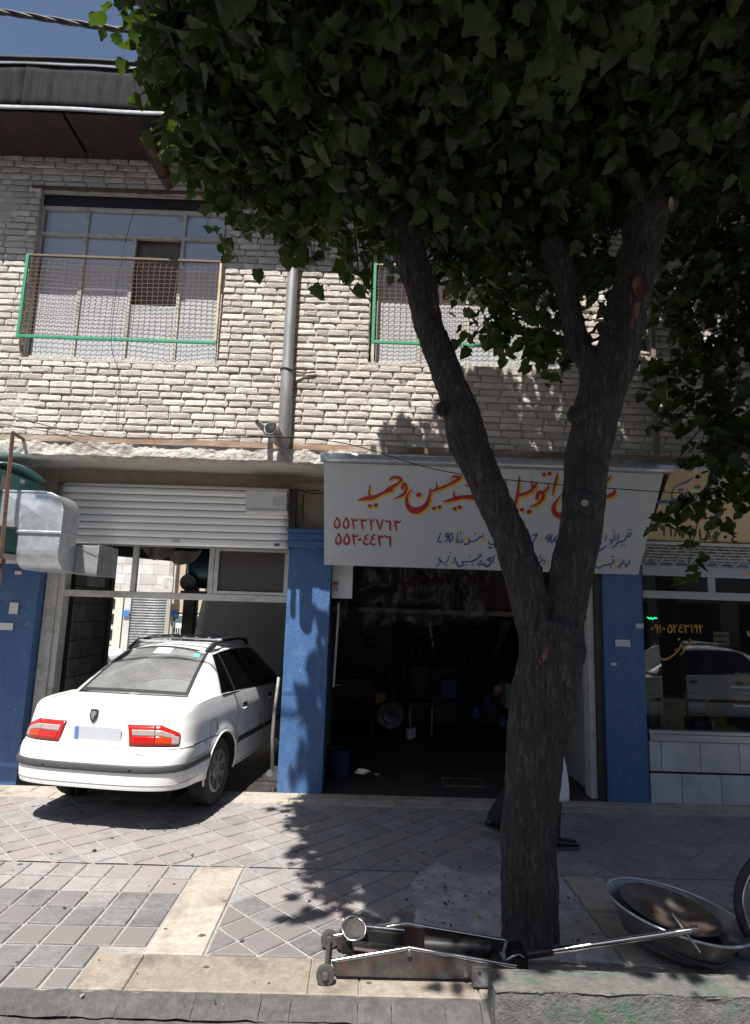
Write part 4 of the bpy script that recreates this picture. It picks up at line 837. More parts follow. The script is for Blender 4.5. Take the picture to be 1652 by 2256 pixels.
m_mb2 = mat('grey_marble_slab', (.50, .51, .52), .35, 0, .12, 5, col2=(.44, .45, .47), stain=(.32, .31, .30), sscale=2.5, samt=.6, island=.06)
for j, (z0, z1, o_) in enumerate(((.0, .285, .08), (.305, .595, .28))):
    x = 2.94-o_
    while x < 5.4:
        a_ = max(x, 2.94); b = MB(); b.bb(a_+.003, x+.397, -.012+rnd.uniform(0, .003), .06, z0+.003, z1); b.build('marble_slab', m_mb2, sf, bevel=.003); x += .4
b = MB(); b.bb(2.94, 5.5, .0, .1, .284, .306); b.build('slab_joint', m_dark, sf)
lat = MB(); lz0, lz1 = 2.40, 2.64
for k in range(-1, 18):
    x = 2.95+k*.165
    for sgn in (-1, 1):
        for (za, zb_, ph) in ((lz0, lz0+.12, 0), (lz0+.12, lz1, 1)):
            xa_, xb2 = (x, x+.0825) if (sgn > 0) ^ (ph == 0) else (x+.165, x+.0825)
            lat.tube([(xa_, .0, za), ((xa_+xb2)/2, -.01+.004*sgn, (za+zb_)/2), (xb2, .0, zb_)], .007, 5, False)
lat.build('lattice_grille', m_offw, sf, True, fix=False)
for k in range(7): b = MB(); b.cyl((2.95, .09, 2.41+k*.034), (5.5, .09, 2.41+k*.034), .018, seg=8); b.build('shutter_slat', m_sil, sf, True, autos=50)
b = MB(); b.bb(4.1-.03, 4.1+.02, .017, .019, 2.33, 2.35); b.build('orange_sticker', mat('orange_sticker', (.7, .3, .03), .5), sf)
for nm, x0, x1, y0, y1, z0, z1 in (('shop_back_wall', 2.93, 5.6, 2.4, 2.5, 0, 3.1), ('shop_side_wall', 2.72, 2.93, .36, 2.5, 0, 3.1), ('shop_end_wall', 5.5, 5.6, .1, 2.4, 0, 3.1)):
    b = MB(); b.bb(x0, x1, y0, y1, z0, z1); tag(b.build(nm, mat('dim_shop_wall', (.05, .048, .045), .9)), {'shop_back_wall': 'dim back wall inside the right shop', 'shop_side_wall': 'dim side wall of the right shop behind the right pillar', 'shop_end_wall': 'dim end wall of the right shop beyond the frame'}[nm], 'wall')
z4 = lambda x, y: (1376.8+.2197*x, 1211.5+.2197*y)
gp = Pen((0, .056, 0), (0, -1, 0), z4, .001); 
digits(gp, '09105243192', (270, 315, 352, 392, 450, 500, 560, 615, 668, 712, 760), 790, .8, 0, 1.05)
for s_ in ([(650, 890, 10), (655, 930, 14), (630, 960, 16), (640, 940, 12), (600, 975, 14), (570, 960, 12), (590, 1010, 14), (555, 1050, 12)], [(560, 940, 10), (545, 990, 14), (500, 1040, 16), (440, 1085, 20), (390, 1100, 22), (360, 1085, 10)], [(520, 985, 10), (500, 1010, 14)]): gp.stroke(s_)
gp.dot(540, 895, 26); gp.stroke([(1230, 820, 20), (1245, 855, 24), (1290, 850, 20)])
gp.build('gold_lettering', mat('gold_leaf_paint', (.45, .24, .04), .4, .2), sf)
# goods behind the glass
def zpt(x, y, Y): return at(*z4(x, y), Y)
def crate(name, x0, x1, y0, y1, Y, m, dep=.3):
    a, c_ = zpt(x0, y1, Y), zpt(x1, y0, Y); b = MB(); b.bb(a.x, c_.x, Y, Y+dep, a.z, c_.z); return b.build(name, m, None, bevel=.004), a, c_
m_card = mat('brown_cardboard', (.42, .29, .17), .8, 0, .15, 6)
def text(s_, size, loc, m, name, parent, rot=(R(90), 0, 0), ext=.0008):
    cu = bpy.data.curves.new(name, 'FONT'); cu.body = s_; cu.size = size; cu.extrude = ext; cu.align_x = 'CENTER'; cu.align_y = 'CENTER'
    o = bpy.data.objects.new(name, cu); C.objects.link(o); dg = bpy.context.evaluated_depsgraph_get(); me = bpy.data.meshes.new_from_object(o.evaluated_get(dg)); bpy.data.objects.remove(o)
    me.materials.clear(); me.materials.append(m); k = link(name, me); k.location = loc; k.rotation_euler = rot
    if parent is not None: k.parent = parent; k.matrix_parent_inverse = WM(parent).inverted()
    return k
m_ink = mat('print_black', (.01, .01, .012), .5); m_org = mat('print_orange', (.6, .3, .04), .5); m_whp = mat('print_white', (.65, .65, .65), .5); m_rdp = mat('print_red', (.45, .03, .03), .5)
platform = MB(); platform.bb(2.95, 5.4, .12, 1.2, .45, .64); tag(platform.build('display_ledge', mat('display_board', (.09, .08, .07), .7)), 'low display ledge behind the shop window', 'ledge')
for k, (x0, x1, y0, y1, lab) in enumerate(((370, 608, 1495, 1672, 'upper brown carton of the stacked pair behind the shop window'), (360, 592, 1682, 1900, 'lower brown carton of the stacked pair behind the shop window'))):
    o, a, c_ = crate('carton', x0, x1, y0, y1, .25, m_card); tag(o, lab, 'box', 'cartons behind the shop window'); cz = c_.z-(c_.z-a.z)*(.3 if k == 0 else .22); cx = (a.x+c_.x)/2
    text('zi', .075, (cx-.05, .247, cz), m_ink, 'print', o); text('tex', .075, (cx+.045, .247, cz), m_org, 'print', o)
for k, (x0, x1, y0, y1, lab) in enumerate(((1015, 1420, 1222, 1402, 'upper black battery poster with yellow lettering in the shop window'), (1045, 1450, 1410, 1592, 'lower black battery poster with yellow lettering in the shop window'))):
    a, c_ = zpt(x0, y1, .12), zpt(x1, y0, .12); b = MB(); b.bb(a.x, c_.x, .12, .126, a.z, c_.z); o = tag(b.build('poster', mat('poster_black', (.012, .012, .014), .4)), lab, 'poster', 'battery posters'); h_ = c_.z-a.z; cx = a.x+.21
    text('MFS6001' if k == 0 else 'MFS5601', .045, (cx-.03, .118, c_.z-h_*.18), m_whp, 'print', o); text('VARIAN', .075, (cx, .118, c_.z-h_*.44), mat('print_yellow', (.7, .5, .03), .5), 'print', o)
    b = MB(); b.bb(a.x+.02, c_.x, .1175, .119, c_.z-h_*.62, c_.z-h_*.575); b.build('print_stripe', m_rdp, o); b = MB(); b.bb(a.x+.05, c_.x-.02, .1175, .119, a.z+h_*.1, a.z+h_*.22); b.build('print_strip', m_whp, o)
    b = MB(); b.box((a.x+.06, .118, c_.z-h_*.44), (.045, .002, .045)); b.build('print_badge', m_rdp, o)
o, a, c_ = crate('yellow_card', 892, 1040, 825, 948, .3, mat('card_yellow', (.42, .36, .10), .5), .01); tag(o, 'small yellow card standing in the shop window', 'card')
for k in range(2): b = MB(); b.bb(a.x+.02, c_.x-.02, .297, .299, a.z+.02+k*.06, a.z+.045+k*.06); b.build('print_line', m_rdp if k == 0 else m_sblue, o)
o, a, c_ = crate('shelf_plank', 690, 1170, 1800, 1832, .3, m_card, .35); tag(o, 'thin brown plank shelf behind the shop window', 'shelf'); o, a, c_ = crate('carton', 800, 1050, 1836, 1898, .33, m_card, .3); tag(o, 'low brown carton under the plank shelf in the shop window', 'box', 'cartons behind the shop window')
o, a, c_ = crate('metal_case', 600, 800, 1450, 1640, .55, mat('grey_case', (.09, .09, .095), .4, .3), .3); tag(o, 'dark grey metal case behind the stacked cartons in the shop', 'case')
for k, (x0, x1, y0, y1, lab) in enumerate(((245, 330, 1545, 1640, 'upper dark parts tray at the left side of the shop window'), (245, 340, 1650, 1760, 'middle dark parts tray at the left side of the shop window'), (245, 345, 1770, 1880, 'lower dark parts tray at the left side of the shop window'))):
    o, a, c_ = crate('parts_tray', x0, x1, y0, y1, .3, mat('tray_metal', (.16, .17, .17), .4, .5, .3), .25); tag(o, lab, 'tray', 'parts trays')
p = zpt(735, 1760, .35); b = MB(); b.lathe([(0, -.13), (.10, -.12), (.135, -.03), (.13, .06), (.08, .13), (0, .15)], tuple(p), 'Z', 24); tag(b.build('wrapped_part', mat('black_gloss_wrap', (.01, .01, .012), .12, 0, .2, 20, bump=.6, bscale=14), None, True), 'round part wrapped in shiny black plastic in the shop window', 'wrapped part')
p = zpt(965, 1735, .4); b = MB(); b.lathe([(0, -.07), (.055, -.07), (.06, .06), (.062, .07), (.055, .07), (.05, -.06), (0, -.06)], tuple(p), 'Z', 20); tag(b.build('gold_tin', mat('gold_tin', (.45, .32, .06), .35, .5), None, True, autos=40), 'small gold tin on the plank shelf in the shop window', 'tin')
p = zpt(870, 1750, .42); b = MB(); b.bb(p.x-.07, p.x+.06, .42, .5, p.z-.07, p.z+.05); tag(b.build('white_packet', m_whp, None, bevel=.004), 'small white packet beside the gold tin in the shop window', 'packet')
b = MB(); P = zpt(270, 685, .3); b.tube(cat_curve([zpt(225, 675, .3), zpt(245, 690, .3), zpt(262, 680, .3), zpt(275, 695, .3), zpt(300, 680, .3), zpt(318, 688, .3)], 16), .008, 5, False); tag(b.build('neon_squiggle', emat('green_neon', (.02, .8, .25), 1.2), None, True, fix=False), 'small green neon squiggle glowing at the left of the shop window', 'neon sign')
# stickers on the right pillar
for k, (x, y, w_, h_) in enumerate(((1372, 1417, 33, 15), (1409, 1379, 17, 10), (1352, 1463, 12, 6))):
    p = at(x, y, -.012); b = MB(); b.bb(p.x-w_/420, p.x+w_/420, -.0135, -.012, p.z-h_/420, p.z+h_/420); tag(b.build('pillar_sticker', mat('sticker_pale', (.55, .6, .62), .5)), ('large pale sticker on the right blue pillar', 'small printed sticker near the right edge of the right blue pillar', 'tiny pale sticker low on the right blue pillar')[k], 'sticker', 'stickers on the right pillar')
# ================================================================ RIGHT GARAGE INTERIOR
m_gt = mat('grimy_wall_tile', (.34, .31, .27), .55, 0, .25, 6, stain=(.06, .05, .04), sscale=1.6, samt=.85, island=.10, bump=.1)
rw = thing('garage_tile_wall', 'grimy tiled right wall inside the right garage', 'wall', (2.45, 1, 0))
for j in range(12):
    for i in range(7):
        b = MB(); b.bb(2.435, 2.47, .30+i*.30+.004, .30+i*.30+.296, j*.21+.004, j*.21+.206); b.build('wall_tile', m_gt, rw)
b = MB(); b.bb(2.455, 2.70, .28, 4.2, 0, 3.1); b.build('core', mat('wall_core_dark', (.07, .065, .06), .9), rw)
b = MB(); b.bb(2.37, 2.435, .08, .26, 0, 2.62); rj = b.build('door_jamb', m_offw, rw, bevel=.006); b = MB(); b.bb(2.438, 2.505, .04, .25, 0, 2.62); b.build('shutter_channel', mat('dark_channel', (.06, .055, .05), .5, .3, .4), rw)
b = MB(); b.tube([at(1297, 1735, .45), at(1322, 1560, .2), at(1338, 1480, .12)], .02, 8); tag(b.build('leaning_pole', mat('pale_pole', (.55, .48, .40), .6, 0, .3, 9), None, True, autos=50), 'pale pole leaning on the right jamb of the right garage', 'pole')
p = at(1301, 1335, .9); b = MB(); b.bb(2.428, 2.434, .62, .78, p.z-.12, p.z+.1); tag(b.build('wall_notice', m_whp), 'small white notice on the right tiled garage wall', 'notice')
bw = thing('garage_back_wall', 'dim tiled back wall of the right garage', 'wall', (1, 4.1, 0))
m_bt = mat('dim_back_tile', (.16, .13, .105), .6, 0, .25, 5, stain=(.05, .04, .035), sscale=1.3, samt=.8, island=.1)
for j in range(10):
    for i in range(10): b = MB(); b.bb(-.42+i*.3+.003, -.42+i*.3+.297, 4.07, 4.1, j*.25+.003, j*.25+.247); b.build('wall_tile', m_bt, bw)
b = MB(); b.bb(-.5, 2.7, 4.09, 4.3, 0, 3.1); b.build('core', m_dark, bw)
z5 = lambda x, y: (715.9+.2667*x, 1294.1+.2667*y)
def q5(x, y, Y): return at(*z5(x, y), Y)
def plate5(name, x0, x1, y0, y1, Y, m, dep, lab, cat_, bevel=.006):
    a, c_ = q5(x0, y1, Y), q5(x1, y0, Y); b = MB(); b.bb(a.x, c_.x, Y, Y+dep, a.z, c_.z); return tag(b.build(name, m, None, bevel=bevel), lab, cat_)
plate5('tool_board', 560, 1185, 300, 648, 4.0, mat('dark_tool_board', (.02, .02, .026), .7), .06, 'dark tool board with rows of spanners at the back of the right garage', 'board')
m_chr = mat('chrome_tool', (.62, .62, .60), .35, .85, .2, 20)
def spanner(a, c_, w_, lab):
    a, c_ = Vector(a), Vector(c_); d = (c_-a).normalized(); b = MB(); b.tube([a, c_], w_*.32, 6)
    for e, s_ in ((a, 1), (c_, -1)):
        b.tube([e-d*s_*w_*.9+d.orthogonal()*0, e+d*s_*w_*.2], [w_*.55, w_*.75], 8)
        sd_ = d.cross(Vector((0, 1, 0))).normalized()
        for k in (-1, 1): b.tube([e-d*s_*w_*.5+sd_*k*w_*.5, e-d*s_*w_*1.7+sd_*k*w_*.62], [w_*.35, w_*.2], 5)
    return tag(b.build('spanner', m_chr, None, True, autos=50), lab, 'spanner', 'spanners on the tool board')
ordn = ('first', 'second', 'third', 'fourth', 'fifth', 'sixth', 'seventh', 'eighth', 'ninth', 'tenth', 'eleventh', 'twelfth', 'thirteenth')
for i, (y, x0, x1) in enumerate(((287, 872, 984), (318, 876, 982), (347, 880, 976), (372, 884, 974), (392, 888, 970), (411, 890, 968), (456, 894, 960), (471, 897, 958), (484, 900, 955))): spanner(q5(x0, y, 3.96), q5(x1, y+1, 3.96), .030-.002*i, ordn[i]+' horizontal double spanner from the top of the tool board stack')
for i, (x, y1) in enumerate(((585, 440), (605, 438), (625, 440), (643, 440), (680, 428), (703, 425), (720, 425), (752, 402), (767, 400), (787, 392), (802, 385), (818, 380), (832, 372))): spanner(q5(x, 335, 3.96), q5(x-2, y1, 3.96), .012, ordn[i]+' upright spanner from the left in the upper row of the tool board')
for i, (x, y1) in enumerate(((900, 545), (923, 555), (961, 562), (975, 568), (987, 570), (1003, 574), (1052, 570), (1068, 572), (1083, 576), (1148, 596), (1163, 612))): spanner(q5(x, 512, 3.96), q5(x, y1, 3.96), .013, ordn[i]+' upright spanner from the left in the lower row of the tool board')
for i, x in enumerate((635, 722, 785)):
    b = MB(); c_ = q5(x, 520, 3.96)
    for s_ in (-1, 1): b.tube([c_+Vector((s_*.05, 0, -.15)), c_+Vector((s_*.02, 0, -.04)), c_, c_+Vector((-s_*.02, 0, .07))], [.01, .01, .013, .007], 6)
    tag(b.build('pliers', m_chr, None, True, autos=50), ordn[i]+' pair of pliers from the left on the tool board', 'pliers', 'pliers on the tool board')
plate5('blue_crate', 960, 1090, 762, 918, 3.7, mat('blue_crate_plastic', (.05, .10, .28), .5), .25, 'blue crate leaning at the back of the right garage', 'crate')
m_rk = mat('teal_rack', (.02, .07, .08), .5, .2)
for k, (x0, x1, y0, y1, lab) in enumerate(((1105, 1182, 680, 1052, 'shorter teal slotted rack at the back of the right garage'), (1195, 1278, 300, 1020, 'tall teal slotted rack right of the tool board'))):
    a, c_ = q5(x0, y1, 3.85), q5(x1, y0, 3.85); t = thing('slotted_rack', lab, 'rack', (a.x, 3.85, 0), 0, 'teal racks')
    for s_ in (a.x, c_.x-.03): b = MB(); b.bb(s_, s_+.03, 3.85, 3.92, 0, c_.z); b.build('upright', m_rk, t)
    zz = .1
    while zz < c_.z: b = MB(); b.bb(a.x+.031, c_.x-.031, 3.855, 3.92, zz, zz+.05); b.build('rung', m_rk, t); zz += .14
# bench left, shelf, chair, flywheel, tins
bn = thing('work_bench', 'dark steel work bench at the left of the right garage', 'bench', (.1, 3.2, 0)); a, c_ = q5(62, 640, 3.0), q5(405, 1105, 3.0)
b = MB(); b.bb(a.x, c_.x, 3.0, 3.6, .82, .88); b.build('top', mat('bench_dark', (.035, .032, .03), .6, .2, .3), bn, bevel=.006); b = MB(); b.bb(a.x+.02, c_.x-.04, 3.02, 3.55, .5, .81); b.build('drawer_unit', MATS['bench_dark'], bn, bevel=.005)
for xx in (a.x+.03, c_.x-.05):
    for yy in (3.03, 3.55): b = MB(); b.bb(xx, xx+.04, yy, yy+.04, 0, .5); b.build('leg', MATS['bench_dark'], bn)
b = MB(); b.bb(a.x+.05, a.x+.13, 3.015, 3.019, .68, .70); b.build('drawer_label', m_whp, bn)
v_ = q5(370, 450, 3.2); b = MB(); b.lathe([(0, -.10), (.05, -.09), (.085, -.03), (.085, .04), (.05, .09), (0, .1)], tuple(v_), 'Z', 18); tag(b.build('red_float', mat('dark_red_globe', (.12, .012, .012), .3), None, True), 'dark red globe hanging above the work bench', 'globe')
se = thing('parts_shelf', 'low parts shelf with yellow tins under the tool board', 'shelf', (.6, 3.9, 0)); a, c_ = q5(515, 930, 3.75), q5(690, 690, 3.75)
for zz in (a.z, (a.z+c_.z)/2, c_.z-.12): b = MB(); b.bb(a.x, c_.x, 3.75, 4.0, zz-.01, zz+.01); b.build('board', m_bt, se)
for xx in (a.x, c_.x): b = MB(); b.bb(xx-.01, xx+.01, 3.75, 4.0, 0, c_.z); b.build('side', m_bt, se)
for k, (x, y0, y1, col) in enumerate(((545, 700, 770, (.20, .15, .07)), (605, 660, 770, (.10, .07, .05)), (650, 655, 775, (.3, .2, .06)), (560, 800, 915, (.22, .12, .04)))):
    a, c_ = q5(x-22, y1, 3.78), q5(x+22, y0, 3.78); b = MB(); b.cyl(((a.x+c_.x)/2, 3.86, a.z), ((a.x+c_.x)/2, 3.86, c_.z), (c_.x-a.x)/2, seg=14); b.cyl(((a.x+c_.x)/2, 3.86, c_.z), ((a.x+c_.x)/2, 3.86, c_.z+.02), (c_.x-a.x)/3, seg=12); tag(b.build('oil_tin', mat('oil_tin%d' % k, col, .4, .2), None, True, autos=40), ('squat tan tin on the left of the parts shelf', 'dark brown tin in the middle of the parts shelf', 'tall yellow tin on the parts shelf', 'orange brown tin on the lower board of the parts shelf')[k], 'tin', 'tins on the parts shelf')
ch = thing('metal_chair', 'black metal chair standing in the middle of the right garage', 'chair', (.9, 3.1, 0)); a, c_ = q5(700, 1110, 3.0), q5(900, 640, 3.0); x0, x1 = a.x, c_.x
b = MB(); b.bb(x0, x1, 3.0, 3.42, .42, .47); b.build('seat', m_plas, ch, bevel=.015); b = MB(); b.bb(x0+.02, x1-.02, 3.42, 3.45, .62, .98); b.build('backrest', m_plas, ch, bevel=.02)
for xx in (x0+.015, x1-.015): 
    b = MB(); b.tube([(xx, 3.02, 0), (xx, 3.03, .45)], .013, 8); b.build('leg', m_chr, ch, True, autos=50); b = MB(); b.tube([(xx, 3.47, 0), (xx, 3.41, .45), (xx, 3.44, .95)], .013, 8); b.build('leg', m_black, ch, True, autos=50)
p = q5(540, 1055, 2.9); fw = thing('clutch_disc', 'round grey clutch housing leaning on the bench', 'car part', (p.x, 2.9, 0))
b = MB(); b.lathe([(.03, 0), (.06, -.03), (.11, -.035), (.13, -.01), (.19, -.02), (.20, .0), (.215, .03), (.19, .05), (0, .05)], tuple(p), 'Y', 30); b.build('housing', mat('cast_grey', (.22, .21, .20), .5, .6, .35, 14, bump=.3), fw, True, autos=40)
for k in range(6): t_ = k*1.047; b = MB(); b.cyl((p.x+.165*math.cos(t_), p.y-.035, p.z+.165*math.sin(t_)), (p.x+.165*math.cos(t_), p.y, p.z+.165*math.sin(t_)), .014, seg=8); b.build('bolt', m_dark, fw, True, autos=50)
plate5('yellow_can', 410, 505, 880, 960, 3.0, mat('yellow_can', (.35, .20, .03), .5), .15, 'yellow can behind the grey clutch housing', 'can', .02)
for k, (x, y) in enumerate(((700, 1155), (728, 1140))):
    p = q5(x, y, 2.7); p.z = 0; b = MB(); b.cyl((p.x, 2.75+k*.1, .0), (p.x, 2.75+k*.1, .13), .05, seg=20); b.cyl((p.x, 2.75+k*.1, .13), (p.x, 2.75+k*.1, .14), .053, seg=20); o = tag(b.build('paint_tin', m_whp, None, True, autos=40), ('white paint tin with a stirring stick on the garage floor', 'white paint tin behind the one with the stick')[k], 'tin', 'paint tins')
    if k == 0: b = MB(); b.tube([(p.x, 2.75, .1), (p.x-.01, 2.8, .45)], .008, 6); b.build('stick', m_chr, o, True)
hc = MB(); a = q5(1450, 560, 3.2)
def coat(u, v):
    w_ = .16+.16*v+.03*math.sin(v*5); t_ = 2*math.pi*u
    return (a.x+w_*math.cos(t_)+.02*math.sin(7*t_+v*4)*v, 3.3+.09*math.sin(t_)+.02*math.sin(5*t_+3*v), a.z+.45-1.0*v)
hc.grid(coat, 36, 18, True); tag(hc.build('hanging_coat', mat('dark_work_coat', (.02, .02, .022), .9), None, True, solid=.006, fix=False), 'dark work coat hanging on the back right of the right garage', 'coat')
hc = MB(); a2 = q5(1465, 400, 3.1); hc.grid(lambda u, v: (a2.x+.13*(u-.5)*(1.4-v)+.07*(1-v)-.1*v, 3.1+.03*math.sin(u*9), a2.z+.25-.55*v), 14, 12); tag(hc.build('grey_rag', mat('grey_rag', (.12, .14, .145), .9), None, True, solid=.006, fix=False), 'grey rag hung over the dark work coat', 'rag')
plate5('side_cabinet', 1495, 1680, 800, 1000, 2.6, mat('cabinet_cream', (.33, .32, .28), .5), .4, 'cream side cabinet left of the tree trunk inside the right garage', 'cabinet')
for k, (x, y, w_, h_, col, lab) in enumerate(((1250, 1075, 50, 70, (.03, .09, .25), 'blue can at the foot of the tall teal rack'), (1340, 980, 40, 90, (.03, .08, .22), 'tall blue can right of the teal racks'), (1467, 1150, 40, 80, (.04, .14, .4), 'bright blue can near the trunk in the right garage'), (1420, 905, 60, 50, (.35, .07, .04), 'red packet under the hanging coat'), (1440, 860, 80, 45, (.4, .4, .38), 'white bag under the hanging coat'), (1385, 1040, 60, 80, (.05, .05, .06), 'dark can right of the blue cans'))):
    a, c_ = q5(x-w_/2, y, 2.9), q5(x+w_/2, y-h_, 2.9); b = MB(); b.bb(a.x, c_.x, 2.9, 3.02, a.z, c_.z); b.cyl(((a.x+c_.x)/2, 2.96, c_.z), ((a.x+c_.x)/2, 2.96, c_.z+.02), .02, seg=10); tag(b.build('can', mat('can%d' % k, col, .45, .1), None, bevel=.006), lab, 'can')
# front of the garage: meter box, pipe, loft beam with plastic sheeting, scroll grille, floor grate
mt_ = thing('meter_box', 'white meter box hanging beside the middle pillar under the big sign', 'box', (-.27, .2, 2.1))
b = MB(); b.bb(-.375, -.15, .14, .27, 1.945, 2.32); b.build('box', m_white, mt_, bevel=.008); b = MB(); b.bb(-.365, -.30, .137, .1395, 2.02, 2.13); b.build('label_plate', mat('label_tan', (.45, .36, .28), .6), mt_); b = MB(); b.bb(-.36, -.305, .1355, .137, 2.09, 2.115); b.build('red_mark', m_rdp, mt_)
b = MB(); b.tube(cat_curve([(-.3, .2, 1.945), (-.27, .19, 1.88), (-.22, .2, 1.87), (-.2, .22, 1.945)], 12), .009, 6); b.build('cable', m_black, mt_, True)
b = MB(); b.tube([(-.32, .32, 1.0), (-.30, .31, 1.74), (-.3, .31, 1.9)], .012, 8); tag(b.build('conduit', m_white, None, True, autos=50), 'thin white conduit beside the middle pillar', 'conduit')
lf = thing('loft_beam', 'dusty loft beam carrying plastic sheeting in the right garage', 'beam', (1, 1.0, 1.8)); b = MB(); b.bb(-.41, 2.43, 1.0, 1.08, 1.80, 1.86); b.build('beam', mat('dusty_beam', (.16, .13, .10), .8, 0, .3), lf, bevel=.008); b = MB(); b.bb(-.41, 2.43, 1.1, 1.12, 1.86, 2.6); b.build('loft_board', mat('loft_dark', (.05, .035, .028), .8, 0, .3, 3), lf)
g_pl = glass('clear_plastic', (.86, .84, .82), .2, .0, .03, (.3, .28, .26), 1.4)
for k, (x0, x1, z0, z1, lab) in enumerate(((-.30, .42, 1.72, 2.4, 'clear plastic sheet bunched at the left of the loft beam'), (.42, 1.02, 1.75, 2.4, 'clear plastic sheet draped at the middle of the loft beam'), (1.02, 1.5, 1.78, 2.4, 'clear plastic sheet hanging near the left limb over the loft beam'))):
    b = MB(); b.grid(lambda u, v: (x0+(x1-x0)*u, .9+.03*math.sin(u*9+k*2+2*v)+.07*nz(u*4, v*4, k)+.06*v*(1-v)*2, z0+(z1-z0)*v-.10*math.sin(math.pi*u)*(1-v)+.02*nz(u*8, 0, k)), 60, 24); tag(b.build('plastic_sheet', g_pl, None, True, fix=False), lab, 'plastic sheet', 'plastic sheets on the loft beam')
sc = MB()
for k in range(5):
    cx = .45+k*.17
    for s_ in (-1, 1): sc.tube([(cx+s_*(.07-.012*t)*math.cos(t)*.9, 1.06, 2.08+(.07-.012*t)*math.sin(t)+.05) for t in np.linspace(-1.5, 4.2, 20)], .006, 5, False)
    sc.tube([(cx, 1.06, 1.9), (cx, 1.06, 2.35)], .006, 5, False)
tag(sc.build('scroll_grille', mat('old_iron', (.14, .11, .09), .6, .3), None, True, fix=False), 'old wrought scroll grille behind the plastic on the loft', 'grille')
gr_ = thing('floor_grate', 'steel floor grate at the mouth of the right garage', 'grate', (1.1, .55, 0)); b = MB()
for (x0, x1, y0, y1) in ((.9, 1.36, .38, .40), (.9, 1.36, .68, .70), (.9, .92, .40, .68), (1.34, 1.36, .40, .68)): b.bb(x0, x1, y0, y1, -.001, .012)
b.build('frame', m_brn, gr_); b = MB(); b.bb(.92, 1.34, .4, .68, -.0015, .0025); b.build('pan', m_dark, gr_)
for k in range(9): b = MB(); b.bb(.945+k*.045, .957+k*.045, .4, .68, .0026, .010); b.build('bar', m_brn, gr_)
b = MB(); b.lathe([(0, 0), (.115, 0), (.13, .28), (.135, .28), (.12, .005), (0, .008)], (-.25, .72, 0), 'Z', 24); tag(b.build('blue_bucket', mat('blue_bucket_plastic', (.012, .028, .06), .6), None, True, autos=50), 'dull blue bucket just inside the right garage by the middle pillar', 'bucket')
for k, (px, col, lab) in enumerate(((1248, (.02, .25, .05), 'green drum behind the trunk at the right garage wall'), (1268, (.02, .022, .025), 'black drum beside the tiled garage wall'))):
    p = at(px, 1640, 1.6+.25*(1-k)); b = MB(); b.lathe([(0, 0), (.15, 0), (.155, .02), (.15, .25), (.156, .27), (.15, .5), (.155, .6), (.0, .62)], (p.x, p.y, 0), 'Z', 24); tag(b.build('drum', mat('drum%d' % k, col, .4, 0, .2), None, True, autos=50), lab, 'drum')
p = at(1258, 1580, 1.5); b = MB(); b.grid(lambda u, v: (p.x-.02+.2*u+.03*nz(v*4, u*3), 1.45+.05*math.sin(u*8+v*3), .62+.42*v+.03*nz(u*5, v*5, 2)), 14, 14); tag(b.build('white_rag', mat('white_rag', (.42, .42, .42), .9), None, True, solid=.008, fix=False), 'crumpled white rag hung right of the trunk in the right garage', 'rag')
# ================================================================ WHITE SEDAN
m_car = mat('white_car_paint', (.80, .80, .79), .28, 0, .03, 3, coat=.5, stain=(.66, .65, .62), sscale=1.2, samt=.35)
m_carlow = m_car
g_car = glass('car_glass', (.66, .70, .68), .02, .07, .30, (.42, .43, .43), 1.5)
g_tint = glass('tinted_side_glass', (.12, .12, .12), .03, .03, .03, (.1, .1, .1), 1.5)
m_tl = mat('tail_red_lens', (.42, .012, .008), .12, 0, .1, 40, coat=.6); m_tlc = mat('tail_clear_lens', (.45, .37, .35), .15, .2, .25, 60, coat=.6); m_tlo = mat('tail_orange_lens', (.5, .045, .01), .12, 0, .15, 40, coat=.6)
m_gap = mat('panel_gap', (.05, .05, .05), .8); m_grey = mat('bumper_grey_strip', (.06, .06, .063), .55, 0, .2, 12)
def lerp(x, X, Y): return float(np.interp(x, X, Y))
def sms(x, X, Y):
    """smooth interpolation through knots"""
    if x <= X[0]: return Y[0]
    if x >= X[-1]: return Y[-1]
    i = max(k for k in range(len(X)) if X[k] <= x); i = min(i, len(X)-2); h = X[i+1]-X[i]; t = (x-X[i])/h
    def m(k):
        if k == 0: return (Y[1]-Y[0])/(X[1]-X[0])
        if k == len(X)-1: return (Y[-1]-Y[-2])/(X[-1]-X[-2])
        a, b_ = (Y[k]-Y[k-1])/(X[k]-X[k-1]), (Y[k+1]-Y[k])/(X[k+1]-X[k])
        return 0 if a*b_ <= 0 else 2*a*b_/(a+b_)
    return (2*t**3-3*t*t+1)*Y[i]+(t**3-2*t*t+t)*h*m(i)+(-2*t**3+3*t*t)*Y[i+1]+(t**3-t*t)*h*m(i+1)
CL = 4.5; RA, FA = .95, 3.62          # rear and front axle stations
WR = .302
ZSH = lambda s_: sms(s_, (0, .12, .65, 1.6, 3.0, 3.3, 4.0, 4.35, 4.5), (.905, .955, .985, .955, .90, .875, .80, .73, .66))
ZBT = lambda s_: sms(s_, (0, .5, .9, 3.6, 4.0, 4.5), (.345, .32, .25, .22, .24, .27))
def half(z):     # half width by height
    return sms(z, (.2, .3, .42, .60, .66, .80, .92, 1.0), (.80, .832, .850, .858, .853, .842, .815, .79))
def rearS(z): return sms(z, (.2, .30, .36, .47, .58, .64, .68, .76, .86, .92, .97), (.10, .035, .012, .0, .006, .03, .07, .088, .10, .105, .15))
def frontS(z): return CL-sms(z, (.2, .35, .55, .66, .8, .9), (.08, .01, .0, .04, .16, .3))
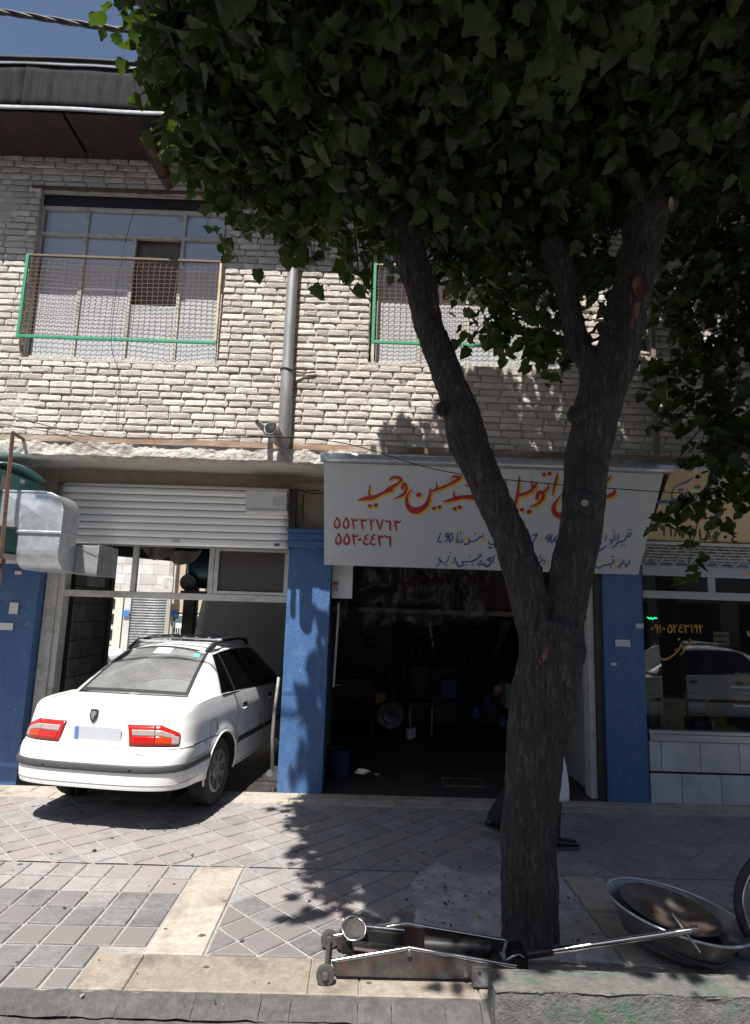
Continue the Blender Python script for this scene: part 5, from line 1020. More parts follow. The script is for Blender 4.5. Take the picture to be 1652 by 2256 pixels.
def plan(t, z):
    """t 0..1 along right half outline from rear centre to front centre"""
    w_ = half(z); r0, f0 = rearS(z), frontS(z)
    ta, tb = .20, .84
    if t < ta:
        q_ = t/ta; a = q_*math.pi/2; u = w_*math.sin(a)**.62 if a > 0 else 0; s_ = r0+.62*(1-math.cos(a)**.34 if a < math.pi/2-1e-9 else 1)
        return s_, u
    if t > tb:
        q_ = (1-t)/(1-tb); a = q_*math.pi/2; u = w_*math.sin(a)**.6 if a > 0 else 0; s_ = f0-.75*(1-math.cos(a)**.4 if a < math.pi/2-1e-9 else 1)
        return s_, u*(1 if 1 else 1)
    q_ = (t-ta)/(tb-ta); s_ = (r0+.62)+((f0-.75)-(r0+.62))*q_; return s_, w_*(1+.012*math.sin(q_*math.pi))
NT, NV = 190, 44
def build_sedan(root, plate=True):
    # --- lower body shell (both sides), with wheel arch openings
    ts = np.concatenate([np.linspace(0, .2, 40)[:-1]**1.0, np.linspace(.2, .84, 130)[:-1], np.linspace(.84, 1, 30)])
    nT = len(ts); half_v = []
    zz = np.linspace(0, 1, NV)
    grid = np.zeros((NV, nT, 3))
    for j in range(NV):
        for i in range(nT):
            s0, u0 = plan(ts[i], .6); z = ZBT(s0)+(ZSH(s0)-ZBT(s0))*zz[j]; s_, u = plan(ts[i], z)
            # arch flare
            for ac in (RA, FA):
                d = math.hypot(s_-ac, z-WR); u += .016*math.exp(-((d-.36)/.05)**2) if z > .2 and u > .7 else 0
            # door moulding crease
            if 1.25 < s_ < 3.2 and u > .7: u += .006*math.exp(-((z-.50)/.03)**2)
            grid[j, i] = (s_, u, z)
    # top cap rings toward centre line
    caps = []
    for k, fr in enumerate((.04, .12, .3, .55, .8, 1.0)):
        ring = np.zeros((nT, 3))
        for i in range(nT):
            s_, u, z = grid[-1, i]; u2 = u*(1-fr)
            sc = np.clip(s_, .30, 4.15); s2 = s_+(sc-s_)*min(1, fr*1.2)
            crown = .018*math.sin(min(1, fr*1.5)*math.pi/2)*(1 if s_ < .75 or s_ > 3.0 else 1)
            ring[i] = (s2, u2, ZSH(s2)*.75+z*.25+crown if fr > .1 else z+.006)
        caps.append(ring)
    G = np.concatenate([grid]+[c_[None] for c_ in caps]); nV = G.shape[0]
    V = []; F_ = []
    for sgn in (1, -1):
        k0 = len(V)
        for j in range(nV):
            for i in range(nT): V.append((G[j, i, 0], sgn*G[j, i, 1], G[j, i, 2]))
        for j in range(nV-1):
            for i in range(nT-1):
                c_ = (G[j, i]+G[j+1, i+1])/2
                if j < NV-1:
                    if any(math.hypot(c_[0]-ac, c_[2]-WR) < .352 for ac in (RA, FA)) and c_[1] > .5: continue
                else:
                    if j >= NV and .72 < c_[0] < 3.05: continue
                q4 = (k0+j*nT+i, k0+j*nT+i+1, k0+(j+1)*nT+i+1, k0+(j+1)*nT+i)
                F_.append(q4 if sgn < 0 else q4[::-1])
    # snap arch rims to a circle
    V = np.array(V)
    for ac in (RA, FA):
        d = np.hypot(V[:, 0]-ac, V[:, 2]-WR); msk = (np.abs(V[:, 1]) > .5) & (d > .325) & (d < .372) & (V[:, 2] < .80)
        f_ = np.where(msk, .353/np.maximum(d, 1e-6), 1); near = msk & (d < .366)
        V[near, 0] = ac+(V[near, 0]-ac)*f_[near]; V[near, 2] = WR+(V[near, 2]-WR)*f_[near]
    mb = MB(); mb.add(V, F_); me = mb.mesh('body', m_car, True)
    bm = bmesh.new(); bm.from_mesh(me); bmesh.ops.remove_doubles(bm, verts=bm.verts, dist=.0008)
    for v in [v for v in bm.verts if not v.link_faces]: bm.verts.remove(v)
    bmesh.ops.recalc_face_normals(bm, faces=bm.faces); bm.to_mesh(me); bvh = BVHTree.FromBMesh(bm); bm.free()
    me.polygons.foreach_set('use_smooth', [True]*len(me.polygons)); me.set_sharp_from_angle(angle=R(50))
    # add() parents in car space: root is at identity while building
    link('body', me, root)
    def side(s_, z, sgn=1, off=.002):
        h_ = bvh.ray_cast(Vector((s_, sgn*1.6, z)), Vector((0, -sgn, 0)))
        return (h_[0]+h_[1]*off*(1 if h_[1].y*sgn > 0 else -1)) if h_[0] else Vector((s_, sgn*.84, z))
    def rear(u, z, off=.002, skew=0.):
        d = Vector((1, -skew, 0)).normalized(); h_ = bvh.ray_cast(Vector((0, u, z))-d*.8, d)
        return (h_[0]+h_[1]*off*(1 if h_[1].x < 0.2 or h_[1].y*u > 0 else -1)) if h_[0] else Vector((.1, u, z))
    def top(s_, u, off=.002):
        h_ = bvh.ray_cast(Vector((s_, u, 2)), Vector((0, 0, -1))); return h_[0]+Vector((0, 0, off)) if h_[0] else Vector((s_, u, ZSH(s_)))
    def line(pts, fn, w_=.004, name='panel_gap', m=m_gap, n_=40, off=.0015):
        Q = cat_curve(pts, n_) if len(pts) > 2 else np.array([np.array(pts[0])+(np.array(pts[1])-np.array(pts[0]))*i/(n_-1) for i in range(n_)])
        P = [fn(*q_, off) for q_ in Q]; b = MB(); b.tube(P, w_/2, 4, False); return b.build(name, m, root, True, fix=False)
    def patch(fn, uv, nu, nv, name, m, solid=.0, parent=None, off=.004):
        b = MB(); b.grid(lambda a, c_: fn(*uv(a, c_), off), nu, nv); return b.build(name, m, parent or root, True, solid=solid, fix=False)
    # --- panel gaps, mouldings
    for sgn in (1, -1):
        sd = lambda s_, z, off=.0015: side(s_, z, sgn, off)
        line([(1.30, .96), (1.31, .75), (1.24, .52), (1.20, .40)], sd); line([(1.20, .40), (1.27, .27)], sd, n_=8)
        line([(2.16, .94), (2.16, .28)], sd); line([(3.06, .90), (3.14, .6), (3.12, .28)], sd); line([(1.27, .275), (3.12, .27)], sd, n_=60)
        line([(.33, .665), (.50, .655), (.60, .62)], sd, n_=16)
        patch(sd, lambda a, c_: (1.30+.82*a, .475+.05*c_), 30, 4, 'door_moulding', m_grey if sgn < 0 else m_grey, .008); patch(sd, lambda a, c_: (2.19+.90*a, .475+.05*c_), 30, 4, 'door_moulding', m_grey, .008)
        for s0 in (1.48, 2.30):
            b = MB(); b.grid(lambda a, c_: sd(s0+.13*a, .785+.055*c_, .003), 8, 4); b.build('handle_recess', m_plas, root, True, fix=False)
            b = MB(); b.grid(lambda a, c_: sd(s0-.01+.09*a, .775+.02*c_, .012+.01*math.sin(a*3.14)), 8, 3); b.build('door_handle', m_car, root, True, solid=.008, fix=False)
        # arch lip and well
        for ac in (RA, FA):
            b = MB(); b.tube([side(ac+.353*math.cos(t), WR+.353*math.sin(t), sgn, .0) for t in np.linspace(R(-8), R(188), 40)], .011, 6, False); b.build('arch_lip', m_car, root, True, fix=False)
            b = MB(); b.grid(lambda a, c_: (ac+.36*math.cos(R(-12+204*a)), sgn*(.84-.34*c_), WR+.36*math.sin(R(-12+204*a))), 30, 3); b.build('wheel_well', m_dark, root, True, fix=False)
            b = MB(); b.bb(ac-.36, ac+.36, min(sgn*.48, sgn*.5), max(sgn*.48, sgn*.5), .1, .66); b.build('well_wall', m_dark, root)
    fu = lambda s_, z, off=.002: side(s_, z, -1, off)
    P_ = [(.655, .80), (.80, .80), (.815, .72), (.80, .655), (.665, .655), (.65, .72), (.655, .80)]
    line([(.66, .80), (.74, .803), (.80, .795), (.812, .73), (.80, .662), (.73, .655), (.665, .66), (.653, .73), (.66, .80)], fu, .006, 'fuel_flap_gap', m_gap, 50)
    # --- rear: bumper strip, boot gap, plate, lamps
    def bump(t, z, off=.004):     # point on the rear wrap outline
        s_, u = plan(abs(t), z); sg_ = 1 if t >= 0 else -1
        s2, u2 = plan(min(abs(t)+.002, 1), z); n_ = Vector((-(u2-u), (s2-s_), 0)); n_.normalize(); p = Vector((s_, u, z))+n_*off*(1); p.y *= sg_; return p
    for (z0, z1, nm, mm, so_, of) in ((.485, .54, 'bumper_strip', m_grey, .014, .008),):
        b = MB(); b.grid(lambda a, c_: bump(-.205+.41*a, z0+(z1-z0)*c_, of+.006*math.sin(math.pi*c_)), 140, 6); b.build(nm, mm, root, True, solid=so_, fix=False)
    for z in (.385, .655):
        b = MB(); b.tube([bump(t, z, .0005) for t in np.linspace(-.2, .2, 120)], .0035, 4, False); b.build('bumper_crease', m_gap if z > .6 else mat('crease_grey', (.35, .35, .35), .6), root, True, fix=False)
    for u in (-.42, .42):
        p = rear(u, .512, .02); b = MB(); b.lathe([(0, -.006), (.011, -.006), (.014, 0), (.014, .006)], tuple(p), 'X', 14); b.build('parking_sensor', m_plas, root, True)
    # boot gap line (around the lid)
    for sgn in (1, -1): line([(sgn*.60, .665), (sgn*.62, .80), (sgn*.63, .90)], lambda u, z, off: rear(u, z, off), n_=20); line([(.16, sgn*.66), (.4, sgn*.68), (.60, sgn*.66)], lambda s_, u, off: top(s_, u, off), n_=20)
    # plate recess and plate
    b = MB(); b.grid(lambda a, c_: rear(-.31+.60*a, .665+.175*c_, .001), 20, 6); b.build('plate_recess', mat('recess_white', (.70, .70, .69), .4), root, True, fix=False)
    b = MB(); b.box((rear(-.03, .755, .012).x, -.03, .755), (.008, .46, .11), (0, -.08, 0)); pl = b.build('number_plate', mat('blank_plate', (.50, .53, .58), .4, 0, .05, 3), root, bevel=.002)
    b = MB(); b.box((rear(-.03, .755, .017).x, .18, .755), (.006, .04, .10), (0, -.08, 0)); b.build('plate_band', mat('plate_band_blue', (.12, .2, .45), .4), pl)
    # emblem
    o_ = rear(.04, .895, .004); b = MB(); sh_ = [(-.04, .045), (0, .05), (.04, .045), (.042, 0), (.028, -.035), (0, -.055), (-.028, -.035), (-.042, 0)]
    b.prism(sh_, o_, (0, -1, 0), (.18, 0, 1), .006); em = b.build('emblem', m_plas, root); b = MB(); b.prism([(-.02, .03), (.005, .035), (.026, .02), (.022, 0), (.01, -.005), (.005, -.04), (-.012, -.02), (-.026, .005)], o_+Vector((-.008, 0, 0)), (0, -1, 0), (.18, 0, 1), .004); b.build('emblem_head', m_chr, em)
    mlt = mat('badge_chrome', (.25, .25, .27), .3, .5)
    for (txt, u, z, sz) in (('IKCO', .47, .635, .035), ('SAMAND', -.47, .625, .032)):
        o2 = rear(u, z, .004); text(txt, sz, (o2.x-.003, -0+u, z), mlt, 'badge', root, (R(90), 0, R(-90)))
    # tail lamps
    for sgn in (1, -1):
        def lampf(a, c_, off, u0=.50, u1=.845, z0=.678, z1=.834):
            z = z0+(z1-z0)*c_; z = z+ (.0 if a < .55 else -(a-.55)*.12*c_*1.2)
            t1 = .128
            ed = .026+ .005*(1-c_)
            tt = ed+(t1-ed)*a
            return bump(sgn*tt, z, off)
        cols = [(0, .42, 0, 1, m_tl, .010), (.43, 1, .0, 1, m_tl, .010), (.05, .42, .50, .80, m_tlc, .014), (.43, .86, .50, .78, m_tlc, .014), (.05, .42, .10, .48, m_tl, .013), (.43, .84, .12, .48, m_tlo, .013), (.80, .985, .10, .70, m_tlc, .0145)]
        base = None
        for k, (a0, a1, c0, c1, mm, of) in enumerate(cols):
            b = MB(); b.grid(lambda a, c_: lampf(a0+(a1-a0)*a, c0+(c1-c0)*c_, of), 22, 6); o2 = b.build('tail_lamp' if k == 0 else 'lens', mm, base or root, True, solid=.006, fix=False)
            if k == 0: base = o2
        b = MB(); b.grid(lambda a, c_: lampf(a*1.01-.005, c_*1.06-.03, .006), 30, 6); b.build('lamp_gasket', m_gap, base, True, fix=False)
    # --- cabin: panes and pillars as patches
    def coons(P00, P10, P01, P11, bul=(0, 0, 0), n=12, m_=10, eb=None):
        P00, P10, P01, P11, bul = map(Vector, (P00, P10, P01, P11, bul))
        def f(a, c_):
            p = P00.lerp(P10, a).lerp(P01.lerp(P11, a), c_); return p+bul*(4*a*(1-a))*1.0+ (Vector(eb)*(4*c_*(1-c_)) if eb else Vector((0, 0, 0)))
        return f
    def pbuild(f, nm, mm, n=14, m_=12, solid=0., par=None):
        b = MB(); b.grid(f, n, m_); return b.build(nm, mm, par or root, True, solid=solid, fix=False)
    zr, zf = 1.345, 1.375
    RG = dict(l=(.64, .60, 1.015), u=(1.28, .485, zr))              # rear glass corners (s,u,z)
    WS = dict(l=(3.10, .66, .95), u=(2.36, .50, zf))                # windscreen
    cant = [(1.28, .515, 1.335), (1.5, .535, 1.362), (1.9, .545, 1.378), (2.36, .535, 1.362)]
    # roof
    def roof(a, c_):
        s_ = 1.26+1.12*c_; q_ = cat_curve(cant, 30)[int(round(c_*29))]; u = (2*a-1)*q_[1]; zc = q_[2]+(.062*(1-(2*a-1)**2)**.9)*(.62+.38*math.sin(math.pi*min(1, c_*1.1)))
        arc_ = .05*(1-(2*a-1)**2); s2 = s_-(arc_ if c_ < .5 else -arc_)*abs(c_-.5)*2
        return (s2, u, zc)
    b = MB(); b.grid(roof, 31, 30); b.build('roof', m_car, root, True, solid=.012, fix=False)
    # rear glass: curved across
    def rgl(a, c_, off=0.):
        k = 2*a-1; u = k*(.60+(.485-.60)*c_); s_ = .64+(1.28-.64)*c_-.055*(1-k*k)*(1-.25*c_); z = 1.012+(zr-1.012)*c_+.045*(1-k*k)*(max(c_, 0)**1.6)+.012*(1-k*k)+.02*math.sin(math.pi*c_)
        return Vector((s_, u, z))+Vector((-.45, 0, .89))*off
    pbuild(lambda a, c_: rgl(a, c_), 'rear_window', g_car, 24, 14)
    def strip(f, a0, a1, c0, c1, nm, mm, n=20, m_=4, off=.003): return pbuild(lambda a, c_: f(a0+(a1-a0)*a, c0+(c1-c0)*c_, off), nm, mm, n, m_)
    strip(rgl, 0, 1, -.01, .05, 'rear_window_seal', m_plas); strip(rgl, 0, 1, .955, 1.0, 'rear_window_seal', m_plas); strip(rgl, 0, .035, 0, 1, 'rear_window_seal', m_plas, 4, 14); strip(rgl, .965, 1, 0, 1, 'rear_window_seal', m_plas, 4, 14)
    for k in range(14):
        c0 = .12+k*.055; b = MB(); b.tube([rgl(a, c0, -.002) for a in np.linspace(.07, .93, 24)], .0008, 3, False); b.build('heater_line', mat('heater_brown', (.18, .13, .09), .6), root, fix=False)
    strip(rgl, .40, .60, .80, .95, 'window_sticker', mat('sticker_mint', (.45, .62, .62), .5, 0, .5, 60), 6, 4, .004); strip(rgl, .075, .14, .80, .90, 'round_sticker', mat('sticker_teal', (.12, .5, .5), .5), 6, 4, .004)
    strip(rgl, .10, .21, .10, .28, 'paper_note', m_whp, 6, 4, -.006); strip(rgl, .87, .94, .14, .24, 'paper_note', m_whp, 6, 4, -.006)
    # windscreen
    pbuild(lambda a, c_: Vector(((3.10+(2.36-3.10)*c_)+.07*(1-(2*a-1)**2), (2*a-1)*(.66+(.50-.66)*c_), .945+(zf-.945)*c_+.035*(1-(2*a-1)**2)*c_+.02*math.sin(math.pi*c_))), 'windscreen', g_car, 20, 12)
    for sgn in (1, -1):
        Y = lambda p: (p[0], sgn*p[1], p[2])
        belt = lambda s_: (s_, .800-.02*abs(s_-2)/2, ZSH(s_)-.012)
        cr = lambda s_: tuple(cat_curve(cant, 60)[int(round(np.clip((s_-1.28)/(2.36-1.28), 0, 1)*59))])
        def sidef(s0, s1, t0, t1, bul=.012):     # lower s0..s1 , upper t0..t1
            def f(a, c_, off=0.):
                lo = Vector(belt(s0+(s1-s0)*a)); hi = Vector(cr(t0+(t1-t0)*a)); p = lo.lerp(hi, c_); p.y += bul*math.sin(math.pi*c_)+off; return Vector((p.x, p.y*sgn, p.z))
            return f
        # door window glass, quarter light
        fq, fr_, ff = sidef(1.02, 1.36, 1.30, 1.50), sidef(1.36, 2.10, 1.50, 1.90), sidef(2.20, 3.02, 1.97, 2.40)
        pbuild(lambda a, c_: fq(a, c_*.96, .0), 'quarter_window', g_tint, 8, 10); pbuild(lambda a, c_: fr_(a, c_*.96), 'door_window', g_tint, 12, 10); pbuild(lambda a, c_: ff(a, c_*.94), 'door_window', g_tint, 14, 10)
        fb = sidef(2.08, 2.22, 1.88, 1.99); pbuild(lambda a, c_: fb(a, c_, .004), 'b_pillar', m_plas, 5, 10)
        fm = sidef(1.345, 1.385, 1.485, 1.515); pbuild(lambda a, c_: fm(a, c_*.97, .004), 'quarter_bar', m_plas, 4, 10)
        # C pillar: from rear glass edge to quarter window
        def cpil(a, c_):
            e0 = rgl(1, c_); q1 = fq(0, c_); q1 = Vector((q1.x, abs(q1.y), q1.z)); e0 = Vector((e0.x, abs(e0.y), e0.z)); p = e0.lerp(q1, a); bl = math.sin(math.pi*a)
            p += Vector((-.03, .032, .012))*bl*(1-.75*c_); return Vector((p.x, p.y*sgn, p.z))
        pbuild(lambda a, c_: cpil(a, c_*1.1-.1), 'c_pillar', m_car, 16, 18, .006)
        # A pillar
        def apil(a, c_):
            lo = Vector((3.10, .66, .945)).lerp(Vector((2.36, .50, zf)), c_); q1 = ff(1, c_*.98); q1 = Vector((q1.x, abs(q1.y), q1.z)); p = lo.lerp(q1, a)+Vector((.01, .012, .012))*math.sin(math.pi*a); return Vector((p.x, p.y*sgn, p.z))
        pbuild(apil, 'a_pillar', m_car, 6, 12, .004)
        # belt seal and cant rail strip, window surround
        b = MB(); b.tube([Vector(Y(belt(s_)))+Vector((0, sgn*.006, .008)) for s_ in np.linspace(1.0, 3.04, 40)], .011, 6, False); b.build('belt_seal', m_plas, root, True, fix=False)
        b = MB(); b.tube([Vector(Y(cr(s_)))+Vector((0, sgn*.004, -.008)) for s_ in np.linspace(1.30, 2.40, 30)], .012, 6, False); b.build('cant_rail', m_car, root, True, fix=False)
        b = MB(); b.grid(lambda a, c_: Vector(Y(belt(.9+2.2*a)))+Vector((0, sgn*(-.05+.058*c_), .0+.004*c_)), 40, 4); b.build('door_top', m_car, root, True, fix=False)
        # roof rail with feet
        rl = MB(); RP = [(1.38, .47, 1.385), (1.46, .475, 1.425), (1.7, .485, 1.452), (2.1, .485, 1.456), (2.3, .475, 1.43), (2.36, .47, 1.40)]; rl.tube([Vector(Y(p)) for p in cat_curve(RP, 30)], [.018]+[.017]*28+[.012], 8); rr_ = rl.build('roof_rail', m_plas, root, True)
        for pts in (((1.24, .47, 1.365), (1.36, .475, 1.395), (1.44, .477, 1.432), (1.50, .478, 1.432)), ((2.28, .475, 1.438), (2.36, .47, 1.425), (2.46, .465, 1.375))):
            f_ = MB(); f_.tube([Vector(Y(p)) for p in pts], [.02, .034, .034, .02] if len(pts) == 4 else [.02, .03, .016], 6); f_.build('rail_foot', m_plas, rr_, bevel=.004)
        # mirror
        mr = MB(); mr.box((2.93, sgn*.90, 1.0), (.09, .17, .13)); mr.build('wing_mirror', m_plas, root, bevel=.03, bseg=3)
        mr = MB(); mr.tube([(2.95, sgn*.80, .95), (2.94, sgn*.86, .97)], .02, 6); mr.build('mirror_arm', m_plas, root, True)
    for s_ in (1.62, 2.05): b = MB(); b.bb(s_-.02, s_+.02, -.48, .48, 1.455, 1.475); b.build('rack_crossbar', m_zinc, root, bevel=.006)
    for k in range(5): b = MB(); b.bb(1.6, 2.07, -.34+k*.16, -.30+k*.16, 1.476, 1.488); b.build('rack_slat', m_zinc, root, bevel=.004)
    b = MB(); b.bb(1.40, 1.44, -.46, .46, 1.425, 1.445); b.build('rack_crossbar', m_zinc, root, bevel=.006)
    # interior
    m_int = mat('dark_upholstery', (.05, .048, .046), .9, 0, .2, 8); b = MB(); b.bb(.70, 3.0, -.70, .70, .35, .42); b.build('cabin_floor', m_int, root); b = MB(); b.bb(.66, 1.0, -.68, .68, .93, .965); b.build('parcel_shelf', m_int, root, bevel=.01)
    for u in (-.36, .36):
        b = MB(); b.box((1.16, u, .82), (.14, .60, .55), (0, .25, 0)); b.build('rear_seat_back', m_int, root, bevel=.05, bseg=3); b = MB(); b.box((2.0, u, .82), (.13, .50, .62), (0, .22, 0)); b.build('front_seat_back', m_int, root, bevel=.05, bseg=3); b = MB(); b.box((1.92, u, 1.20), (.09, .27, .17), (0, .2, 0)); b.build('headrest', m_int, root, bevel=.04, bseg=3)
    b = MB(); b.lathe([(0, 0), (.05, .0), (.055, .06), (.04, .11), (0, .12)], (.86, .12, .966), 'Z', 16); b.build('shelf_bottle', m_whp, root, True); b = MB(); b.bb(.78, .90, -.3, -.08, .966, .985); b.build('shelf_cloth', mat('shelf_blue', (.05, .22, .5), .8), root, bevel=.006); b = MB(); b.grid(lambda a, c_: (.80+.16*c_, 0.1+.3*a, .968+.05*math.sin(math.pi*a)*math.sin(math.pi*c_)), 10, 8); b.build('shelf_towel', mat('towel_grey', (.4, .38, .36), .9), root, True)
    b = MB(); b.bb(2.7, 3.05, -.68, .68, .80, .93); b.build('dashboard', m_int, root, bevel=.03); b = MB(); b.bb(.6, 4.0, -.5, .5, .27, .31); b.build('underbody', m_dark, root)
    # front lamps and grille (for the copies seen from the front)
    for sgn in (1, -1):
        b = MB(); b.grid(lambda a, c_: Vector((lambda p: (p[0]+.004, sgn*p[1], .60+.12*c_))(plan(.97-.085*a, .60+.12*c_))), 14, 5); b.build('headlamp', m_tlc, root, True, solid=.006, fix=False)
    # wheels
    for ac in (RA, FA):
        for sgn in (1, -1):
            b = MB(); yo = sgn*.735; T = [(.19, -.085), (.225, -.098), (.27, -.097), (.292, -.088), (.300, -.07), (.302, -.04), (.302, .04), (.300, .07), (.292, .088), (.27, .097), (.225, .098), (.19, .085)]
            b.lathe([(r_, h_) for r_, h_ in T], (ac, yo, WR), 'Y', 48); wh = b.build('wheel', mat('tyre_rubber', (.028, .027, .026), .85, 0, .3, 9, bump=.3, stain=(.08, .075, .065), samt=.5), root, True, autos=45)
            for q_ in (-.05, -.018, .018, .05): b = MB(); b.lathe([(.3025, -.003), (.3035, 0), (.3025, .003)], (ac, yo+q_, WR), 'Y', 48); b.build('tread_groove', m_gap, wh, True)
            hp = mat('hubcap_silver', (.27, .265, .255), .4, .4, .2, 9, stain=(.10, .09, .07), samt=.5); b = MB(); b.lathe([(0, sgn*.075), (.05, sgn*.078), (.06, sgn*.07), (.15, sgn*.085), (.178, sgn*.09), (.196, sgn*.082), (.2, sgn*.06)], (ac, yo, WR), 'Y', 40); b.build('hubcap', hp, wh, True, autos=40)
            for k in range(7):
                for dk in (-.13, .13):
                    t = k*2*math.pi/7+dk; c_ = Vector((math.cos(t), 0, math.sin(t))); n_ = Vector((-math.sin(t), 0, math.cos(t))); o2 = Vector((ac, yo+sgn*.0905, WR)); b = MB()
                    b.add([o2+c_*.085+n_*.006-Vector((0, sgn*.012, 0)), o2+c_*.085-n_*.006-Vector((0, sgn*.012, 0)), o2+c_*.165-n_*.018, o2+c_*.165+n_*.018], [(0, 1, 2, 3)]); b.build('hubcap_slot', m_gap, wh, fix=False)
sedan = thing('sedan', 'white sedan backed halfway out of the left garage, roof rails on top', 'car', (0, 0, 0), 0, 'white sedans')
build_sedan(sedan)
HD = R(8.7)
def place_car(root, x, y, z, heading):
    root.rotation_euler = (0, 0, math.pi/2-heading); root.location = (x-RA*math.sin(heading), y-RA*math.cos(heading), z); root.scale = (1, 1, 1)

place_car(sedan, -2.075, -.30, 0, R(9)); sedan.scale = (1, .9, 1)
c2 = copy_tree(sedan); c2['label'] = 'white car nose showing in the rear street through the left garage'; place_car(c2, -9.05, 7.6, -.02, R(90))
c3 = copy_tree(sedan); c3['label'] = 'white parked car reflected in the shop window'; place_car(c3, 7.3, -5.35, -.085, R(-90))
# ================================================================ TREES
def barkmat():
    m = mat('dark_bark', (.1, .09, .08), .93); n = m.node_tree.nodes; l = m.node_tree.links; b = n['Principled BSDF']; tc = n.new('ShaderNodeTexCoord')
    def ridged(sc, st, d):
        mp = n.new('ShaderNodeMapping'); mp.inputs['Scale'].default_value = st; l.new(tc.outputs['Object'], mp.inputs[0]); x = n.new('ShaderNodeTexNoise'); x.inputs['Scale'].default_value = sc; x.inputs['Detail'].default_value = d; x.inputs['Roughness'].default_value = .6; x.inputs['Distortion'].default_value = .5; l.new(mp.outputs[0], x.inputs[0])
        s1 = n.new('ShaderNodeMath'); s1.operation = 'SUBTRACT'; l.new(x.outputs[0], s1.inputs[0]); s1.inputs[1].default_value = .5; s2 = n.new('ShaderNodeMath'); s2.operation = 'ABSOLUTE'; l.new(s1.outputs[0], s2.inputs[0]); s3 = n.new('ShaderNodeMath'); s3.operation = 'MULTIPLY'; l.new(s2.outputs[0], s3.inputs[0]); s3.inputs[1].default_value = 6; s3.use_clamp = True; return s3.outputs[0]
    r1 = ridged(13, (1.6, 1.6, .34), 4); r2 = ridged(30, (1.4, 1.4, .5), 6)
    mu = n.new('ShaderNodeMath'); mu.operation = 'MULTIPLY'; l.new(r1, mu.inputs[0]); l.new(r2, mu.inputs[1]); av = n.new('ShaderNodeMath'); av.operation = 'MULTIPLY_ADD'; l.new(r1, av.inputs[0]); av.inputs[1].default_value = .45; l.new(mu.outputs[0], av.inputs[2])
    cr = n.new('ShaderNodeValToRGB'); e = cr.color_ramp.elements; e[0].position = 0; e[0].color = (.026, .023, .022, 1); e[1].position = .95; e[1].color = (.145, .132, .126, 1); k = cr.color_ramp.elements.new(.35); k.color = (.062, .055, .053, 1); l.new(av.outputs[0], cr.inputs[0]); l.new(cr.outputs[0], b.inputs['Base Color'])
    bp = n.new('ShaderNodeBump'); bp.inputs['Strength'].default_value = 1; bp.inputs['Distance'].default_value = .022; l.new(av.outputs[0], bp.inputs['Height']); l.new(bp.outputs[0], b.inputs['Normal']); return m
m_bark = barkmat()
m_wood = mat('bare_heartwood', (.20, .095, .055), .8, 0, .4, 12, col2=(.09, .04, .025), bump=.6)
m_cut = mat('fresh_cut_wood', (.36, .27, .19), .8, 0, .2, 20)
def leafmat(name, c0, c1):
    m = bpy.data.materials.new(name); m.use_nodes = True; n = m.node_tree.nodes; l = m.node_tree.links; b = n['Principled BSDF']; o = n['Material Output']
    oi = n.new('ShaderNodeObjectInfo'); ge = n.new('ShaderNodeNewGeometry'); ad = n.new('ShaderNodeMath'); ad.operation = 'ADD'; fr = n.new('ShaderNodeMath'); fr.operation = 'FRACT'
    l.new(oi.outputs['Random'], ad.inputs[0]); l.new(ge.outputs['Random Per Island'], ad.inputs[1]); l.new(ad.outputs[0], fr.inputs[0])
    rp = n.new('ShaderNodeValToRGB'); rp.color_ramp.elements[0].color = (*c0, 1); rp.color_ramp.elements[1].color = (*c1, 1); l.new(fr.outputs[0], rp.inputs[0])
    tc = n.new('ShaderNodeTexCoord'); no = n.new('ShaderNodeTexNoise'); no.inputs['Scale'].default_value = 30; l.new(tc.outputs['Object'], no.inputs[0])
    mx = n.new('ShaderNodeMix'); mx.data_type = 'RGBA'; mx.blend_type = 'MULTIPLY'; mx.inputs[0].default_value = .5; l.new(rp.outputs[0], mx.inputs[6]); l.new(no.outputs[0], mx.inputs[7])
    l.new(mx.outputs[2], b.inputs['Base Color']); b.inputs['Roughness'].default_value = .5; b.inputs['Specular IOR Level'].default_value = .28
    t = n.new('ShaderNodeBsdfTranslucent'); t.inputs[0].default_value = (c1[0]*2+.02, c1[1]*2.2+.03, c1[2]*.8, 1)
    x = n.new('ShaderNodeMixShader'); x.inputs[0].default_value = .2; l.new(b.outputs[0], x.inputs[1]); l.new(t.outputs[0], x.inputs[2]); l.new(x.outputs[0], o.inputs[0]); MATS[name] = m; return m
m_leaf = leafmat('plane_leaf', (.011, .026, .008), (.046, .076, .018))
